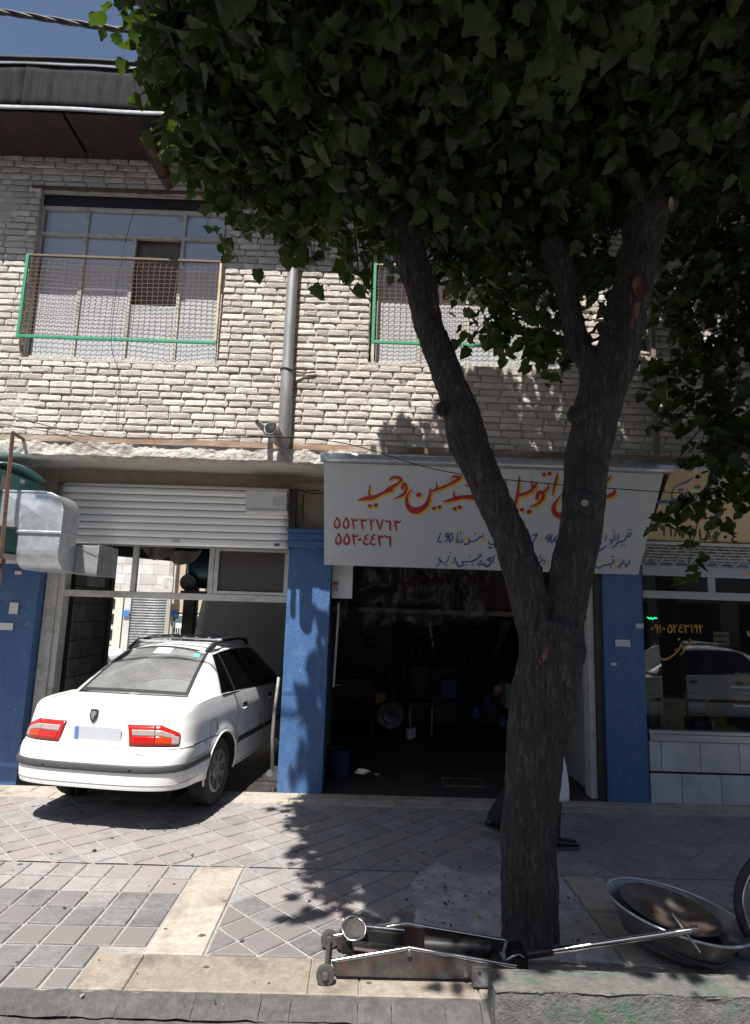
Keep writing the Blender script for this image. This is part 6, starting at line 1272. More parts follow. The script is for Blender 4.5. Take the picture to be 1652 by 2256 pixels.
# leaf meshes: broad toothed blade with folded midrib and a stalk
OUT = [(0, 0), (.16, -.05), (.36, .02), (.40, .20), (.52, .30), (.38, .42), (.36, .58), (.22, .66), (.14, .84), (0, 1.0)]
leafv = []
for k in range(6):
    r_ = random.Random(k*11+3); L = [(x*r_.uniform(.85, 1.12), y+r_.uniform(-.02, .02)) for x, y in OUT]; fold = r_.uniform(.2, .75); curl = r_.uniform(-.9, .6)
    V = []; F = []
    mid = [(0, y) for y in (0, .25, .5, .75, 1.0)]
    def z_(x, y): return abs(x)*fold-curl*(y-.3)**2*.6+.05*math.sin(9*x+5*y+k)
    ctr = [(0, y, z_(0, y)) for y in (0, .22, .45, .66, 1.0)]; V += ctr
    for sg_ in (1, -1):
        b0 = len(V); V += [(sg_*x, y, z_(x*sg_, y)) for x, y in L[1:-1]]
        idx_ = list(range(b0, b0+8)); m5 = [0, 1, 2, 3, 4]
        tri = [(0, idx_[0], 1), (idx_[0], idx_[1], 1), (idx_[1], idx_[2], 1), (1, idx_[2], 2), (idx_[2], idx_[3], 2), (idx_[3], idx_[4], 2), (2, idx_[4], 3), (idx_[4], idx_[5], 3), (idx_[5], idx_[6], 3), (3, idx_[6], 4), (idx_[6], idx_[7], 4)]
        F += [t if sg_ > 0 else t[::-1] for t in tri]
    sk_ = len(V); V += [(-.012, 0, 0), (.012, 0, 0), (.01, -.35, .03), (-.01, -.35, .03)]; F.append((sk_, sk_+1, sk_+2, sk_+3))
    me = bpy.data.meshes.new('leaf'); me.from_pydata([tuple(c*1. for c in v) for v in V], [], F); me.update(); me.materials.append(m_leaf); me.polygons.foreach_set('use_smooth', [True]*len(F)); leafv.append((me, np.array(V), F))
def wood(name, chains, parent, voxel=.0105, mat_=m_bark, ridges=.013):
    """limbs as overlapping tapered tubes fused by a voxel remesh, then bark ridges"""
    b = MB()
    for P, n_ in chains:
        Q = cat_curve(P, n_)
        b.tube([Vector(q_[:3])+Vector((nz(q_[2], 1, 7, 3), nz(q_[2], 5, 2, 3), 0))*.012 for q_ in Q], [float(q_[3]) for q_ in Q], 20)
    o = b.build('tmp', mat_, None, True); k = o.modifiers.new('r', 'REMESH'); k.mode = 'VOXEL'; k.voxel_size = voxel; k2 = o.modifiers.new('s', 'SMOOTH'); k2.factor = .6; k2.iterations = 4
    dg = bpy.context.evaluated_depsgraph_get(); me = bpy.data.meshes.new_from_object(o.evaluated_get(dg)); bpy.data.objects.remove(o); me.name = name
    nrm = [v.normal.copy() for v in me.vertices]
    for v, n_ in zip(me.vertices, nrm):
        c_ = v.co; d = ridges*(-abs(nz(c_.x*24, c_.y*24, c_.z*2.6+nz(c_.x, c_.y, c_.z, 4)*1.5))*2+.5+.6*nz(c_.x*55, c_.y*55, c_.z*8, 1, 5))+.012*nz(c_.x, c_.y, c_.z, 4.5, 9); v.co = c_+n_*d
    me.materials.clear(); me.materials.append(mat_); me.polygons.foreach_set('use_smooth', [True]*len(me.polygons)); return link(name, me, parent)
def T3(px, py, w_, Y, k=.93):
    p = at(px, py, Y); dep = (p-CP).dot(F_); return (p.x, p.y, p.z, w_*k*dep/1340/2)
tree = thing('street_tree', 'big forked street tree with dark ridged trunk in front of the right garage', 'tree', (1.01, -2.63, 0))
YT = -2.63
trunk = [(1.01, YT, -.4, .18), (1.01, YT, -.05, .168), T3(1165, 1985, 120, YT, 1), T3(1164, 1900, 119, YT, 1), T3(1168, 1780, 116, YT, 1), T3(1176, 1660, 120, YT, 1), T3(1192, 1560, 136, YT, 1), T3(1207, 1480, 132, YT, 1), T3(1216, 1420, 138, YT, 1), T3(1222, 1370, 120, YT, 1)]
limbL = [T3(1214, 1440, 96, YT), T3(1182, 1370, 92, YT), T3(1150, 1260, 88, YT+.02), T3(1112, 1150, 82, YT+.04), T3(1060, 1040, 78, YT+.06), T3(1022, 940, 90, YT+.08), T3(1000, 864, 72, YT+.1), T3(955, 746, 68, YT+.12), T3(930, 650, 70, YT+.15), T3(893, 528, 82, YT+.18), T3(872, 410, 74, YT+.2), T3(850, 290, 60, YT+.2), T3(800, 120, 50, YT+.1), T3(740, -60, 40, YT-.1)]
limbR = [T3(1216, 1440, 104, YT), T3(1244, 1350, 100, YT), T3(1262, 1250, 98, YT-.02), T3(1282, 1150, 96, YT-.04), T3(1291, 1040, 98, YT-.06), T3(1305, 940, 104, YT-.08), T3(1326, 864, 104, YT-.1), T3(1354, 789, 98, YT-.1), T3(1390, 650, 90, YT-.1), T3(1412, 544, 84, YT-.1), T3(1432, 437, 104, YT-.12), T3(1452, 330, 88, YT-.12), T3(1480, 180, 66, YT-.1), T3(1500, 0, 54, YT)]
limbC = [T3(1322, 860, 74, YT-.1), T3(1300, 800, 58, YT-.06), T3(1274, 757, 50, YT), T3(1248, 650, 50, YT+.04), T3(1224, 560, 62, YT+.08), T3(1212, 530, 52, YT+.09)]
limbB = [T3(1446, 400, 60, YT-.12), T3(1405, 330, 56, YT+.05), T3(1370, 200, 44, YT+.2), T3(1330, 40, 34, YT+.3)]
knobs = [[T3(1272, 915, 50, YT-.16), T3(1262, 905, 34, YT-.2)], [T3(1288, 1108, 76, YT-.10), T3(1286, 1108, 50, YT-.215)], [T3(970, 905, 40, YT+.06), T3(978, 900, 30, YT+.02)], [T3(1404, 640, 60, YT-.14), T3(1408, 632, 44, YT-.22)], [T3(1476, 450, 40, YT-.2), T3(1482, 448, 30, YT-.26)]]
wood('trunk', [(trunk, 40), (limbL, 60), (limbR, 60), (limbC, 24), (limbB, 24)]+[(k_, 4) for k_ in knobs], tree)
# wounds: pruned stubs and bare strip
def wound(px, py, rx, ry, Y, nm, m, dep=.012):
    c_ = at(px, py, Y); b = MB(); s_ = (c_-CP).dot(F_)/1340; b.grid(lambda u, v: (c_.x+rx*s_*v*math.cos(2*math.pi*u), c_.y+(.0 if v > .8 else dep*(1-v))+.004*nz(u*5, v*4), c_.z+ry*s_*v*math.sin(2*math.pi*u)+0), 22, 6, True); return b.build(nm, m, tree, True, fix=False)
wound(1288, 1108, 8, 8, YT-.25, 'pruned_stub', m_cut); wound(1406, 632, 13, 25, YT-.25, 'hollow_wound', m_wood, .03); wound(1479, 450, 6, 18, YT-.30, 'pruned_stub', m_cut)
st = MB(); st.grid(lambda u, v: Vector(at(1404-34*v+(-9+18*u)*(1-.5*v), 665+165*v, YT-.232+.012*v+.012*abs(2*u-1))), 6, 30); st.build('bare_strip', m_wood, tree, True, fix=False)
chips = MB(); 
for k in range(26):
    px, py = rnd.uniform(1180, 1260), rnd.uniform(1400, 1560); p = at(px, py, YT-.172+rnd.uniform(-.004, .004)); chips.box(p, (rnd.uniform(.006, .012), .006, rnd.uniform(.02, .05)), (0, rnd.uniform(-.5, .5), 0))
tag(chips.build('bark_scars', m_wood, tree), kind='stuff')
def leaf_xf(p, size, r_, droop=.75):
    # local +Y is the tip; tips hang down and outward
    az = r_.uniform(0, 2*math.pi); dn_ = -r_.uniform(.25, 1.2)*droop; tip = Vector((math.cos(az), math.sin(az), dn_*1.4)).normalized()
    nrm = Vector((r_.uniform(-.8, .8), r_.uniform(-.8, .8), 1)); x = tip.cross(nrm).normalized(); zz = x.cross(tip).normalized()
    return Matrix(((x.x*size, tip.x*size, zz.x*size, p.x), (x.y*size, tip.y*size, zz.y*size, p.y), (x.z*size, tip.z*size, zz.z*size, p.z), (0, 0, 0, 1)))
def crown(tr, lumps, n_leaf, size, seed, nobj=300, extra=()):
    """leaf sprays on twigs filling the lumps; the leaves nearest the camera are objects"""
    r_ = random.Random(seed); vol = [a[3]*a[4]*a[5]*a[6] for a in lumps]; tot = sum(vol); L = []; tw = MB()
    for (x, y, z, rx, ry, rz, dens), v in zip(lumps, vol):
        nt_ = max(3, int(n_leaf*v/tot/9))
        for _ in range(nt_):
            while True:
                d = Vector((r_.uniform(-1, 1), r_.uniform(-1, 1), r_.uniform(-1, 1)))
                if d.length < 1: break
            d = d.normalized()*(d.length**.42); wob = 1+.22*nz(d.x*2+x, d.y*2+y, d.z*2+z, 1.3)
            c_ = Vector((x+d.x*rx*wob, y+d.y*ry*wob, z+d.z*rz*wob)); dirv = (d+Vector((0, 0, -.55))).normalized(); ln = r_.uniform(.22, .42)
            P = [c_, c_+dirv*ln*.5+Vector((0, 0, -.03)), c_+dirv*ln+Vector((0, 0, -.12))]
            if r_.random() < .6: tw.tube(P, [.006, .004, .002], 4, False)
            for q_ in range(9):
                t = r_.random(); p = P[0].lerp(P[1], t*2) if t < .5 else P[1].lerp(P[2], t*2-1); p = p+Vector((r_.uniform(-1, 1), r_.uniform(-1, 1), r_.uniform(-1, .6)))*.10
                L.append((p, size*r_.uniform(.5, 1.25)))
    for P in extra:
        Q = cat_curve([tuple(p) for p in P], 14); tw.tube([Vector(q_) for q_ in Q], list(np.linspace(.008, .003, 14)), 5, False)
        for q_ in Q[2:]:
            for _ in range(2): L.append((Vector(q_)+Vector((r_.uniform(-1, 1), r_.uniform(-1, 1), r_.uniform(-1, .3)))*.10, size*r_.uniform(.7, 1.15)))
    L.sort(key=lambda t: (0 if seen(t[0], .0) else 1, (t[0]-CP).length/t[1]))
    cr = tag(tw.build('twigs', m_bark, tr, True, fix=False), kind='stuff')
    V, Fc = [], []; k0 = 0; n = 0
    for p, s_ in L:
        # keep leaves out of the lens and off the wall
        if (p-CP).length < 1.5 or p.y > -.72: continue
        M_ = leaf_xf(p, s_, r_); me, lv, lf_ = leafv[r_.randrange(6)]
        if n < nobj: o = bpy.data.objects.new('leaf', me); C.objects.link(o); o.parent = tr; o.matrix_parent_inverse = WM(tr).inverted(); o.matrix_basis = M_; n += 1
        else:
            A = np.array(M_); V.append(lv@A[:3, :3].T+A[:3, 3]); Fc += [tuple(i+k0 for i in f) for f in lf_]; k0 += len(lv)
    V = np.concatenate(V); me = bpy.data.meshes.new('crown'); me.from_pydata(V.tolist(), [], Fc); me.update(); me.materials.append(m_leaf); me.polygons.foreach_set('use_smooth', [True]*len(me.polygons))
    tag(link('crown', me, tr), kind='stuff')
def LP(px, py, Y, rx, ry, rz, d=1.):
    p = at(px, py, Y); return (p.x, p.y, p.z, rx, ry, rz, d)
lumps = [LP(570, 110, -2.9, .55, .7, .5, 1.3), LP(610, 290, -2.5, .50, .6, .42, 1.3), LP(750, 370, -2.4, .55, .6, .34, 1.3), LP(740, 180, -2.8, .8, .8, .6), LP(890, 235, -2.45, .7, .7, .42, 1.1), LP(1000, 440, -2.1, .42, .5, .28, 1.2), LP(1120, 300, -2.5, .7, .8, .6), LP(1130, 560, -2.05, .42, .4, .36, 1.3), LP(1180, 680, -2.25, .27, .25, .20, 1.5), LP(1320, 480, -2.0, .42, .4, .5, 1.2), LP(1300, 640, -1.9, .25, .25, .3, 1.3),
         LP(1330, 200, -2.6, .8, .8, .6), LP(1560, 130, -2.3, .6, .7, .5, .7), LP(900, 60, -3.2, .9, .7, .5), LP(1300, 20, -3.2, .9, .7, .5), LP(600, -80, -3.3, .7, .8, .6), LP(455, 220, -2.75, .2, .3, .3, 1.2), LP(400, 20, -3.1, .17, .3, .2, .8),
         (-.1, -3.5, 5.4, 1.1, 1.3, .55, 1.2), (1.2, -3.5, 5.7, 1.4, 1.3, .7, .9), (2.2, -3.3, 5.6, 1.2, 1.3, .7, .9), (.75, -4.5, 5.3, 1.2, 1.0, .5, .8), (1.9, -4.7, 5.4, 1.3, 1.0, .6, .8), (1.1, -3.2, 6.6, 1.6, 1.5, .6, .6), (3.0, -4.2, 5.6, 1.0, 1.3, .6, .7), (-.35, -4.4, 5.2, .75, .85, .45, 1.6), (.5, -4.3, 5.2, .9, .9, .4, 1.4)]
ex = [[at(560, 60, -3.0), at(430, 62, -3.05), at(330, 75, -3.1), at(262, 62, -3.1)], [at(520, 170, -2.9), at(400, 175, -2.95), at(330, 160, -3.0)], [at(1220, 560, YT), at(1150, 640, -2.4), at(1090, 720, -2.3)], [at(1240, 700, YT), at(1200, 740, -2.45), at(1180, 760, -2.4)]]
crown(tree, lumps, 38000, .125, 5, 300, ex)
tree2 = thing('neighbour_tree', 'neighbouring tree whose leafy branches hang in from the right edge', 'tree', (4.3, -2.0, 0))
wood('trunk', [([(4.3, -2.0, -.05, .17), (4.28, -2.0, 1.2, .15), (4.2, -2.0, 2.6, .13), (3.9, -1.95, 3.8, .11), (3.5, -1.9, 5.0, .08)], 30), ([(4.2, -2.0, 2.6, .10), (4.5, -1.9, 4.2, .08), (4.6, -1.9, 5.6, .06)], 20), ([(3.95, -1.95, 3.6, .06), (3.5, -1.9, 4.0, .045), (3.1, -1.8, 4.0, .03)], 16)], tree2, .03)
lumps2 = [LP(1560, 420, -1.7, .45, .5, .5, 1.1), LP(1600, 620, -1.7, .42, .45, .45, 1.1), LP(1625, 830, -1.7, .34, .4, .42, 1.0), LP(1665, 1030, -1.75, .22, .3, .3, .9), LP(1500, 640, -1.6, .25, .3, .25, .9), LP(1480, 780, -1.75, .16, .2, .14, .8), LP(1570, 920, -1.7, .15, .2, .18, .8), LP(1590, 250, -1.8, .6, .6, .5, .8), LP(1700, 500, -1.8, .6, .6, .9, .9), LP(1700, 900, -1.8, .5, .6, .7, .9), (3.4, -2.4, 6.2, .9, .8, .7, .6), (4.4, -2.0, 6.4, 1.1, .9, .8, .5), (3.3, -1.5, 6.9, .8, .5, .6, .5), (4.4, -1.5, 7.4, 1.2, .5, .7, .5), (4.2, -1.9, 5.0, .8, .7, .9, .6)]
ex2 = [[at(1700, 880, -1.8), at(1600, 960, -1.75), at(1555, 1090, -1.7), at(1530, 1180, -1.7), at(1512, 1262, -1.7)], [at(1650, 900, -1.75), at(1520, 800, -1.7), at(1440, 805, -1.7)], [at(1640, 1060, -1.75), at(1560, 1080, -1.7), at(1490, 1110, -1.7), at(1462, 1150, -1.7)], [at(1700, 560, -1.7), at(1580, 620, -1.65), at(1450, 690, -1.6)]]
crown(tree2, lumps2, 7500, .122, 9, 300, ex2)
# ================================================================ FLOOR JACK
m_jk = mat('oily_jack_steel', (.085, .08, .078), .38, .6, .45, 7, col2=(.13, .125, .12), stain=(.22, .035, .02), sscale=5, samt=.4)
m_jd = mat('black_jack_steel', (.035, .034, .034), .4, .5, .35, 9); m_jr = mat('red_jack_paint', (.05, .04, .04), .5, .2, .4, 10, stain=(.26, .03, .02), sscale=5, samt=.8)
m_bri = mat('polished_bar', (.55, .55, .57), .2, 1., .15, 20)
zj = lambda x, y: (704.9+.3067*x, 1982.5+.3067*y)
def jp(x, y, Y): return at(*zj(x, y), Y)
jack = thing('floor_jack', 'long oily trolley jack lying beside the trunk with its handle out', 'jack', (.4, -3.0, 0))
JN, JF = -3.08, -2.84
out = [(85, 445), (640, 350), (1400, 480), (1385, 560), (1090, 606), (115, 552)]
def jplate(Y, nm, m, dz=0.):
    P = [jp(x, y, JN) for x, y in out]; n_ = len(P); b = MB(); b.add([(p.x, Y-.006, max(p.z+dz, .02)) for p in P]+[(p.x, Y+.006, max(p.z+dz, .02)) for p in P], [tuple(range(n_)), tuple(range(n_, 2*n_))]+[(i, (i+1) % n_, n_+(i+1) % n_, n_+i) for i in range(n_)])
    return b.build(nm, m, jack, bevel=.002)
jplate(JN, 'side_plate', m_jk); jplate(JF, 'side_plate', m_jr)
for Y in (JN, JF):
    P = [jp(x, y, JN) for x, y in ((85, 440), (640, 345), (1410, 476))]; b = MB(); b.tube([(p.x, Y, p.z) for p in P], .011, 8); b.build('top_rail', m_bri, jack, True, autos=60)
pc = [jp(150, 500, JN), jp(1380, 520, JN)]; b = MB(); b.bb(pc[0].x+.45, pc[1].x-.02, JN+.03, JF-.03, .03, .045); b.build('bottom_pan', m_jd, jack)
b = MB(); a = jp(760, 470, JN); c_ = jp(1250, 470, JN); b.cyl((a.x, (JN+JF)/2, .11), (c_.x, (JN+JF)/2, .10), .042, seg=20); b.build('hydraulic_ram', m_jd, jack, True, autos=50)
a = jp(1005, 330, -2.95); b = MB(); b.bb(a.x, a.x+.05, -2.99, -2.93, a.z-.075, a.z+.0); b.build('valve_block', mat('red_valve', (.5, .06, .03), .45, .1, .2, 20), jack, bevel=.005); b = MB(); b.cyl((a.x+.03, -3.0, a.z-.02), (a.x+.03, -2.985, a.z-.02), .011, seg=12); b.build('valve_screw', m_bri, jack, True, autos=50)
# lift arm, saddle
s0 = jp(235, 215, -2.96)
A = [(jp(620, 420, JN).x, jp(620, 400, JN).z-.01), (s0.x+.03, s0.z-.05)]
for Y in (-3.02, -2.90):
    b = MB(); b.prism([(A[0][0], A[0][1]-.03), (A[1][0]-.03, A[1][1]-.045), (A[1][0]-.03, A[1][1]+.03), (A[0][0]-.08, A[0][1]+.03), (A[0][0], A[0][1]+.02)], (0, Y, 0), (1, 0, 0), (0, 0, 1), .01); b.build('lift_arm', m_jd, jack, bevel=.002)
b = MB(); b.tube([(A[1][0]-.02, -3.03, A[1][1]-.005), (A[1][0]+.2, -3.03, A[1][1]-.028)], .012, 6); b.build('parallel_bar', m_jk, jack, True, autos=50)
b = MB(); b.tube([(s0.x+.07, -2.885, s0.z-.02), (A[0][0], -2.88, A[0][1]+.03)], .013, 8); b.build('parallel_bar', m_bri, jack, True, autos=50)
b = MB(); b.bb(s0.x-.055, s0.x+.045, -3.0, -2.91, s0.z-.10, s0.z-.02); b.build('saddle_block', m_jd, jack, bevel=.006)
b = MB(); b.lathe([(0, 0), (.03, .0), (.05, .008), (.062, .025), (.066, .035), (.060, .036), (.045, .018), (.0, .012)], (s0.x, -2.955, s0.z-.018), 'Z', 26, Euler((R(30), R(10), 0)).to_matrix()); b.build('saddle_cup', mat('worn_saddle', (.055, .05, .046), .85, .1, .5, 14, bump=.4), jack, True, autos=50)
b = MB(); rs_ = Euler((R(30), R(10), 0)).to_matrix(); b.tube([Vector((s0.x, -2.955, s0.z-.018))+rs_ @ Vector((.063*math.cos(t), .063*math.sin(t), .036+.004*math.sin(t*4))) for t in np.linspace(0, 2*math.pi, 32, False)], .005, 6, False, True); b.build('saddle_rim', m_steel, jack, True, fix=False)
# axle and wheels
w0 = jp(40, 525, JN-.03)
b = MB(); b.cyl((w0.x, JN-.05, .045), (w0.x, JF+.06, .045), .012, seg=12); b.build('front_axle', m_jk, jack, True, autos=50)
for Y in (JN-.045, JF+.045):
    b = MB(); b.lathe([(.0, -.022), (.018, -.022), (.02, -.012), (.034, -.014), (.045, -.012), (.046, .012), (.034, .015), (0, .015)], (w0.x, Y, .046), 'Y', 26); b.build('front_wheel', mat('jack_wheel', (.11, .105, .10), .5, .4, .3, 12), jack, True, autos=40)
b = MB(); b.cyl((w0.x, JN-.075, .046), (w0.x, JN-.06, .046), .010, seg=12); b.build('axle_nut', m_bri, jack, True, autos=50)
for x, y in ((640, 375), (1043, 520)):
    p = jp(x, y, JN); b = MB(); b.cyl((p.x, JN-.022, p.z), (p.x, JN, p.z), .012, seg=6); b.build('bolt', m_steel, jack)
# rear bracket
p = jp(1140, 565, JN-.02); b = MB(); b.bb(p.x-.035, p.x+.08, JN-.06, JN-.012, p.z-.018, p.z-.008); b.bb(p.x-.035, p.x+.08, JN-.016, JN-.008, p.z-.008, p.z+.05); b.build('caster_bracket', m_steel, jack, bevel=.002)
b = MB(); b.cyl((p.x+.005, JN-.018, p.z+.02), (p.x+.005, JN-.0155, p.z+.02), .009, seg=12); b.build('bracket_hole', m_dark, jack)
for Y in (JN+.03, JF-.03): b = MB(); b.lathe([(0, -.015), (.035, -.015), (.04, 0), (.035, .015), (0, .015)], (p.x+.08, Y, .041), 'Y', 20); b.build('rear_caster', m_jd, jack, True, autos=40)
# socket and handle
q0 = jp(1410, 400, -2.96); b = MB(); b.prism([(-.045, -.075), (.05, -.07), (.045, .03), (.035, .055), (-.035, .05), (-.05, .0)], (q0.x, -3.01, q0.z), (1, 0, 0), (0, 0, 1), .008); b.build('handle_socket', m_jd, jack); b = MB(); b.prism([(-.045, -.075), (.05, -.07), (.045, .03), (.035, .055), (-.035, .05), (-.05, .0)], (q0.x, -2.92, q0.z), (1, 0, 0), (0, 0, 1), .008); b.build('handle_socket', m_jd, jack)
b = MB(); b.tube([jp(1325, 445, -3.04), jp(1385, 405, -3.04), jp(1425, 390, -3.04), jp(1465, 410, -3.04)], [.007, .007, .005, .004], 6); b.build('release_lever', m_bri, jack, True)
h0, h1 = at(1150, 2105, -2.965), at(1532, 2048, -3.06)
hd = (h1-h0); b = MB(); b.tube([h0, h0+hd*.18], .021, 14); b.build('handle_sleeve', m_jd, jack, True, autos=50); b = MB(); b.tube([h0+hd*.17, h1], .0165, 14); b.build('handle', m_bri, jack, True, autos=50); b = MB(); b.tube([h1-hd*.02, h1+hd*.015], .021, 14); b.build('handle_collar', m_steel, jack, True, autos=50)
cx = h1-hd*.06; b = MB(); b.tube([cx+Vector((-.04, .05, .06)), cx+Vector((.045, -.06, -.07))], .006, 8); b.build('cross_pin', m_steel, jack, True, autos=50)
# ---- concrete block with green paint
b0 = atz(1077, 2137, .15); b1 = atz(1088, 2186, .15); m_gc = mat('green_flaked_concrete', (.15, .143, .135), .9, 0, .35, 9, col2=(.115, .11, .104), bump=.8, bscale=45, stain=(.035, .125, .075), sscale=7, samt=.95)
cb = MB()
def blk(u, v):   # profile around front-top
    L_ = 1.75; pr = [(b0.y, -.05), (b0.y, .135), (b0.y-.012, .148), (b1.y+.012, .15), (b1.y, .14), (b1.y-.015, -.05), (b1.y-.02, -.10)]; q_ = cat_curve(pr, 41)[int(round(v*40))]; x = b0.x+(b1.x-b0.x)*.4+L_*u
    return (x+.006*nz(v*9, 3, 3)*(1 if u < .02 else 0), q_[0]+.008*nz(x, v*3, 0, 9)+.004*nz(x, v*8, 4, 30), q_[1]+.006*nz(x, v*4, 7, 8)+.003*nz(x, v*9, 2, 35))
cb.grid(blk, 120, 41); n_ = len(cb.v)
cb.f.append(tuple(j*120 for j in range(41))); cb.f.append(tuple(j*120+119 for j in range(41))[::-1]); cb.mi += [0, 0]
tag(cb.build('concrete_block', m_gc, None, True, autos=50), 'low concrete block with flaking green paint at the bottom right', 'block')
# ---- tub with pan and hoses
tc_ = at(1490, 2035, -2.78); tub = thing('metal_tub', 'large shallow zinc tub beside the trunk', 'tub', (tc_.x, -2.78, 0)); rot = Euler((R(1), R(9), R(-12))).to_matrix()
cz = Vector((tc_.x-.01, -2.74, .045))
b = MB(); b.lathe([(0, -.005), (.24, -.005), (.29, .02), (.355, .12), (.40, .175), (.41, .18), (.412, .172), (.40, .165), (.345, .108), (.28, .028), (.24, .006), (0, .006)], cz, 'Z', 56, rot, .92, .8); b.build('bowl', mat('dull_zinc_tub', (.22, .24, .25), .4, .7, .3, 6, stain=(.08, .08, .08), sscale=3, samt=.6), tub, True, autos=60)
b = MB(); b.tube([cz+rot @ Vector((.408*.92*math.cos(t), .408*.8*math.sin(t), .178)) for t in np.linspace(0, 2*math.pi, 60, False)], .007, 6, False, True); b.build('rim', m_zinc, tub, True, fix=False)
rot2 = Euler((R(4), R(10), R(-12))).to_matrix(); c2_ = cz+Vector((.0, .04, .10)); b = MB(); b.lathe([(0, 0), (.12, .006), (.2, .03), (.262, .066), (.268, .066), (.2, .022), (.12, -.004), (0, -.012)], c2_, 'Z', 44, rot2, 1., .9); tag(b.build('rusty_pan', mat('rust_stained_pan', (.11, .075, .055), .3, .4, .4, 5, col2=(.18, .17, .165), stain=(.05, .03, .02), samt=.6), None, True, autos=60), 'rust stained round pan resting inside the zinc tub', 'pan')
for k in range(2):
    b = MB(); b.tube([cz+rot @ Vector(((.27-.03*k)*math.cos(t), (.24-.03*k)*math.sin(t)-.015, .05+.02*k+.015*math.sin(t*2+k))) for t in np.linspace(0, 2*math.pi, 50, False)], .011, 8, False, True); tag(b.build('hose_coil', m_plas, None, True, fix=False), ('outer black hose coil in the zinc tub', 'inner black hose coil in the zinc tub')[k], 'hose', 'hose coils in the tub')
# ---- bicycle at the right edge
bk = thing('bicycle', 'black bicycle of which the front wheel shows at the right edge', 'bicycle', (2.3, -2.86, 0)); wc_ = at(1738, 1994, -2.86); RW = wc_.z
def bwheel(cx):
    b = MB(); b.tube([(cx+(RW-.022)*math.cos(t), -2.86, RW+(RW-.022)*math.sin(t)) for t in np.linspace(0, 2*math.pi, 72, False)], .021, 10, False, True); w_ = b.build('wheel', m_black, bk, True, fix=False)
    b = MB(); b.tube([(cx+(RW-.05)*math.cos(t), -2.86, RW+(RW-.05)*math.sin(t)) for t in np.linspace(0, 2*math.pi, 72, False)], .010, 8, False, True); b.build('rim', m_bri, w_, True, fix=False)
    b = MB(); b.cyl((cx, -2.90, RW), (cx, -2.82, RW), .018, seg=14); b.build('hub', m_steel, w_, True, autos=50); b = MB()
    for k in range(32): t = k*2*math.pi/32; b.tube([(cx+.016*math.cos(t+.9*(-1)**k), -2.86+.03*(-1)**k, RW+.016*math.sin(t+.9*(-1)**k)), (cx+(RW-.055)*math.cos(t), -2.86, RW+(RW-.055)*math.sin(t))], .0011, 4, False)
    b.build('spokes', m_steel, w_, True, fix=False)
bwheel(wc_.x); bwheel(wc_.x+1.05)
def fr(nm, P, r_, m=m_plas): b = MB(); b.tube(P, r_, 10); return b.build(nm, m, bk, True, autos=60)
X0 = wc_.x; Yb = -2.86
for s_ in (-1, 1): fr('fork', [(X0, Yb+.045*s_, RW), (X0+.16, Yb+.045*s_, RW+.40), (X0+.2, Yb, RW+.5)], .012)
fr('head_tube', [(X0+.19, Yb, RW+.45), (X0+.25, Yb, RW+.62)], .019); fr('top_tube', [(X0+.25, Yb, RW+.58), (X0+.75, Yb, RW+.52)], .015); fr('down_tube', [(X0+.21, Yb, RW+.48), (X0+.62, Yb, RW-.02)], .017); fr('seat_tube', [(X0+.62, Yb, RW-.02), (X0+.78, Yb, RW+.62)], .015)
for s_ in (-1, 1): fr('chain_stay', [(X0+.62, Yb+.02*s_, RW-.02), (X0+1.05, Yb+.05*s_, RW)], .009); fr('seat_stay', [(X0+.75, Yb+.02*s_, RW+.5), (X0+1.05, Yb+.05*s_, RW)], .008)
fr('handlebar', [(X0+.2, Yb-.28, RW+.72), (X0+.27, Yb-.1, RW+.70), (X0+.27, Yb+.1, RW+.70), (X0+.2, Yb+.28, RW+.72)], .011, m_bri); b = MB(); b.box((X0+.80, Yb, RW+.66), (.24, .13, .05)); b.build('saddle', m_plas, bk, bevel=.02); fr('crank', [(X0+.62, Yb-.08, RW-.02), (X0+.5, Yb-.1, RW-.1)], .01, m_steel); b = MB(); b.bb(X0+.45, X0+.55, Yb-.19, Yb-.1, RW-.12, RW-.09); b.build('pedal', m_plas, bk, bevel=.004)
# ================================================================ PERSON walking behind the trunk
def skin(name, verts, edges, rad, m, parent, sub=2, root=0):
    me = bpy.data.meshes.new(name); me.from_pydata(verts, edges, []); me.update(); o = bpy.data.objects.new('tmp', me); C.objects.link(o)
    o.modifiers.new('sk', 'SKIN'); 
    for i, r_ in enumerate(rad):
        d = me.skin_vertices[0].data[i]; d.radius = r_ if hasattr(r_, '__len__') else (r_, r_); d.use_root = (i == root)
    k = o.modifiers.new('ss', 'SUBSURF'); k.levels = k.render_levels = sub
    dg = bpy.context.evaluated_depsgraph_get(); m2 = bpy.data.meshes.new_from_object(o.evaluated_get(dg)); bpy.data.objects.remove(o); m2.name = name; m2.materials.clear(); m2.materials.append(m); m2.polygons.foreach_set('use_smooth', [True]*len(m2.polygons)); return link(name, m2, parent)
PX, PY = 1.42, -1.16
ps = thing('person', 'person in black trousers and shoes striding right behind the trunk with a white bag', 'person', (PX, PY, 0))
m_skin = mat('skin', (.36, .21, .14), .5, 0, .1, 20); m_tr = mat('black_trousers', (.014, .015, .020), .85, 0, .3, 14, bump=.4, bscale=18); m_shirt = mat('pale_shirt', (.45, .48, .55), .85, 0, .1, 10, bump=.3, bscale=12); m_shoe = mat('black_leather', (.012, .012, .013), .25, 0, .2, 20)
fA, fB = Vector((PX-.31, PY+.08, 0)), Vector((PX+.16, PY-.11, 0))    # rear foot (far), front foot (near)
hip = Vector((PX, PY, .93)); kA = Vector((PX-.03, PY+.10, .50)); kB = Vector((PX+.15, PY-.10, .51)); aA = Vector((PX-.27, PY+.09, .16)); aB = Vector((PX+.11, PY-.11, .10))
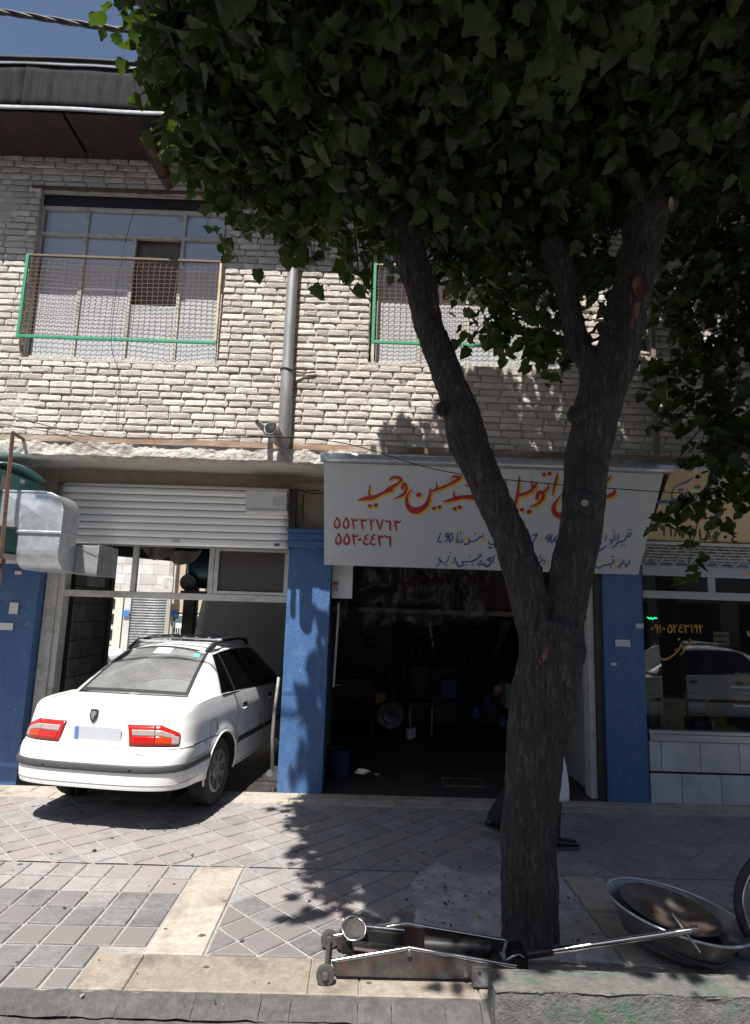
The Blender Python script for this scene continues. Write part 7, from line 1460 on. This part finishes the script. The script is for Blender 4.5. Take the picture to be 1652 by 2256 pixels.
# body: head, neck, torso, arms, legs in one continuous surface
V = [hip, hip+Vector((.0, 0, .22)), hip+Vector((.015, 0, .42)), hip+Vector((.025, 0, .53)), hip+Vector((.045, 0, .60)), hip+Vector((.06, 0, .68)), hip+Vector((.065, 0, .76)), hip+Vector((.06, 0, .80))]
rd = [(.13, .15), (.12, .14), (.12, .17), (.08, .09), .052, (.085, .07), (.088, .073), (.06, .05)]
E_ = [(i, i+1) for i in range(7)]
def chain(start, pts, rs):
    i = start
    for p, r_ in zip(pts, rs): V.append(Vector(p)); rd.append(r_); E_.append((i, len(V)-1)); i = len(V)-1
    return i
shN, shF = hip+Vector((.01, -.19, .47)), hip+Vector((.01, .19, .47))
hN, hF = Vector((PX+.13, PY-.24, .86)), Vector((PX+.03, PY+.24, .84))
eN, eF = Vector((PX+.03, PY-.25, 1.11)), Vector((PX-.02, PY+.25, 1.11))
chain(2, [shN, eN, hN], [.055, .042, .028]); chain(2, [shF, eF, hF], [.055, .042, .028])
chain(0, [hip+Vector((-.02, .09, -.06)), kA, aA, fA+Vector((.0, 0, .09))], [.085, .06, .045, .04]); chain(0, [hip+Vector((.03, -.09, -.06)), kB, aB, fB+Vector((-.05, 0, .06))], [.085, .06, .045, .04])
body = skin('body', [tuple(v) for v in V], E_, rd, m_skin, ps)
def fingers(h, dirv, sg_):
    d = dirv.normalized(); sd_ = Vector((1, 0, 0)); V2 = [tuple(h), tuple(h+d*.05), tuple(h+d*.085)]; E2 = [(0, 1), (1, 2)]; r2 = [.022, (.034, .016), (.036, .014)]
    for k in range(4):
        o_ = sd_*(-.03+.02*k); ln = (.065, .078, .074, .058)[k]; b_ = len(V2); V2 += [tuple(h+d*.09+o_), tuple(h+d*(.09+ln*.5)+o_+Vector((0, sg_*.010, 0))), tuple(h+d*(.09+ln*.75)+o_+Vector((0, sg_*.035, 0)))]; E2 += [(2, b_), (b_, b_+1), (b_+1, b_+2)]; r2 += [.0095, .0085, .007]
    b_ = len(V2); V2 += [tuple(h+d*.035+sd_*.035), tuple(h+d*.07+sd_*.05+Vector((0, sg_*.015, 0))), tuple(h+d*.10+sd_*.045+Vector((0, sg_*.03, 0)))]; E2 += [(1, b_), (b_, b_+1), (b_+1, b_+2)]; r2 += [.012, .010, .008]
    return skin('hand', V2, E2, r2, m_skin, ps)
fingers(hN, hN-eN, 1); fingers(hF, hF-eF, -1)
hc_ = hip+Vector((.065, 0, .73))
b = MB(); b.grid(lambda u, v: hc_+Vector((-.012+.100*math.sin(math.pi*.62*v)*math.cos(2*math.pi*u)-.012*v, .088*math.sin(math.pi*.62*v)*math.sin(2*math.pi*u), .02+.105*math.cos(math.pi*.62*v))), 28, 12, True); b.build('hair', mat('dark_hair', (.012, .010, .009), .6), ps, True)
b = MB(); b.tube([hc_+Vector((.085, 0, .02)), hc_+Vector((.108, 0, -.02)), hc_+Vector((.09, 0, -.03))], [.008, .013, .008], 8); b.build('nose', m_skin, ps, True)
for s_ in (-1, 1):
    b = MB(); b.lathe([(0, -.008), (.018, -.006), (.022, 0), (.018, .006), (0, .008)], tuple(hc_+Vector((0, s_*.082, -.005))), 'Y', 14, None, .7, 1.3); b.build('ear', m_skin, ps, True); b = MB(); b.lathe([(0, -.009), (.009, -.005), (.010, 0), (.009, .005), (0, .009)], tuple(hc_+Vector((.083, s_*.033, .012))), 'X', 12); b.build('eye', m_whp, ps, True)
b = MB(); b.tube([hc_+Vector((.084, -.024, -.058)), hc_+Vector((.092, 0, -.060)), hc_+Vector((.084, .024, -.058))], .006, 6); b.build('mouth', mat('lips', (.3, .12, .1), .5), ps, True)
# clothes
skin('trousers', [tuple(v) for v in (hip+Vector((0, 0, .06)), hip, hip+Vector((-.02, .09, -.07)), kA, aA+Vector((0, 0, .0)), aA+Vector((-.015, 0, -.05)), hip+Vector((.03, -.09, -.07)), kB, aB+Vector((.0, 0, .03)), aB+Vector((.005, 0, -.035)))], [(0, 1), (1, 2), (2, 3), (3, 4), (4, 5), (1, 6), (6, 7), (7, 8), (8, 9)], [(.135, .16), (.14, .165), .105, .085, .085, .088, .105, .085, .09, .095], m_tr, ps)
skin('shirt', [tuple(v) for v in (hip+Vector((0, 0, .0)), hip+Vector((0, 0, .22)), hip+Vector((.015, 0, .42)), hip+Vector((.028, 0, .55)), shN, eN+Vector((0, 0, .04)), shF, eF+Vector((0, 0, .04)))], [(0, 1), (1, 2), (2, 3), (2, 4), (4, 5), (2, 6), (6, 7)], [(.15, .175), (.14, .165), (.14, .19), (.075, .085), .075, .062, .075, .062], m_shirt, ps)
def shoe(f_, pitch, nm='shoe'):
    rt = Euler((0, pitch, 0)).to_matrix(); b = MB(); O = f_
    def sf_(u, v):
        x = -.09+.29*v; w_ = .036+.012*math.sin(math.pi*min(1, v*1.1)); tp = .085 if v < .25 else (.085-.05*((v-.25)/.75)**.7); tp *= (1 if v < .93 else .75); t = 2*math.pi*u; e = max(.15, min(1, 14*v, 11*(1-v)+.2))
        return O+rt @ Vector((x, w_*e*math.cos(t), max(.012, .012+tp*e*.5+tp*.5*e*math.sin(t))))
    b.grid(sf_, 20, 20, True); b.f.append(tuple(range(20))); b.f.append(tuple(range(380, 400))); b.mi += [0, 0]; s_ = b.build(nm, m_shoe, ps, True); b = MB(); so_ = [(-.095, -.036), (.0, -.034), (.10, -.05), (.17, -.045), (.205, -.01), (.20, .02), (.15, .048), (.0, .036), (-.095, .036)]
    b.prism(so_, O+rt @ Vector((0, 0, 0)), rt @ Vector((1, 0, 0)), rt @ Vector((0, 1, 0)), .016); b.build('sole', mat('grey_sole', (.09, .085, .08), .8), s_, bevel=.003)
shoe(Vector((fA.x+.02, fA.y, .065)), .36); shoe(Vector((fB.x, fB.y, .002)), -.06)
bg_ = Vector((PX+.155, PY-.235, 0)); b = MB(); b.grid(lambda u, v: (bg_.x+(.035+.055*v)*math.cos(2*math.pi*u)+.012*math.sin(6*math.pi*u+5*v), bg_.y+(.02+.03*v)*math.sin(2*math.pi*u), .76-.36*v+.01*nz(u*5, v*5)), 26, 14, True); b.f.append(tuple(range(13*26, 14*26))); b.mi.append(0)
tag(b.build('plastic_bag', mat('white_plastic_bag', (.62, .64, .68), .5, 0, .1, 10), None, True, fix=False), 'white plastic bag hanging beside the walking legs right of the trunk', 'bag')
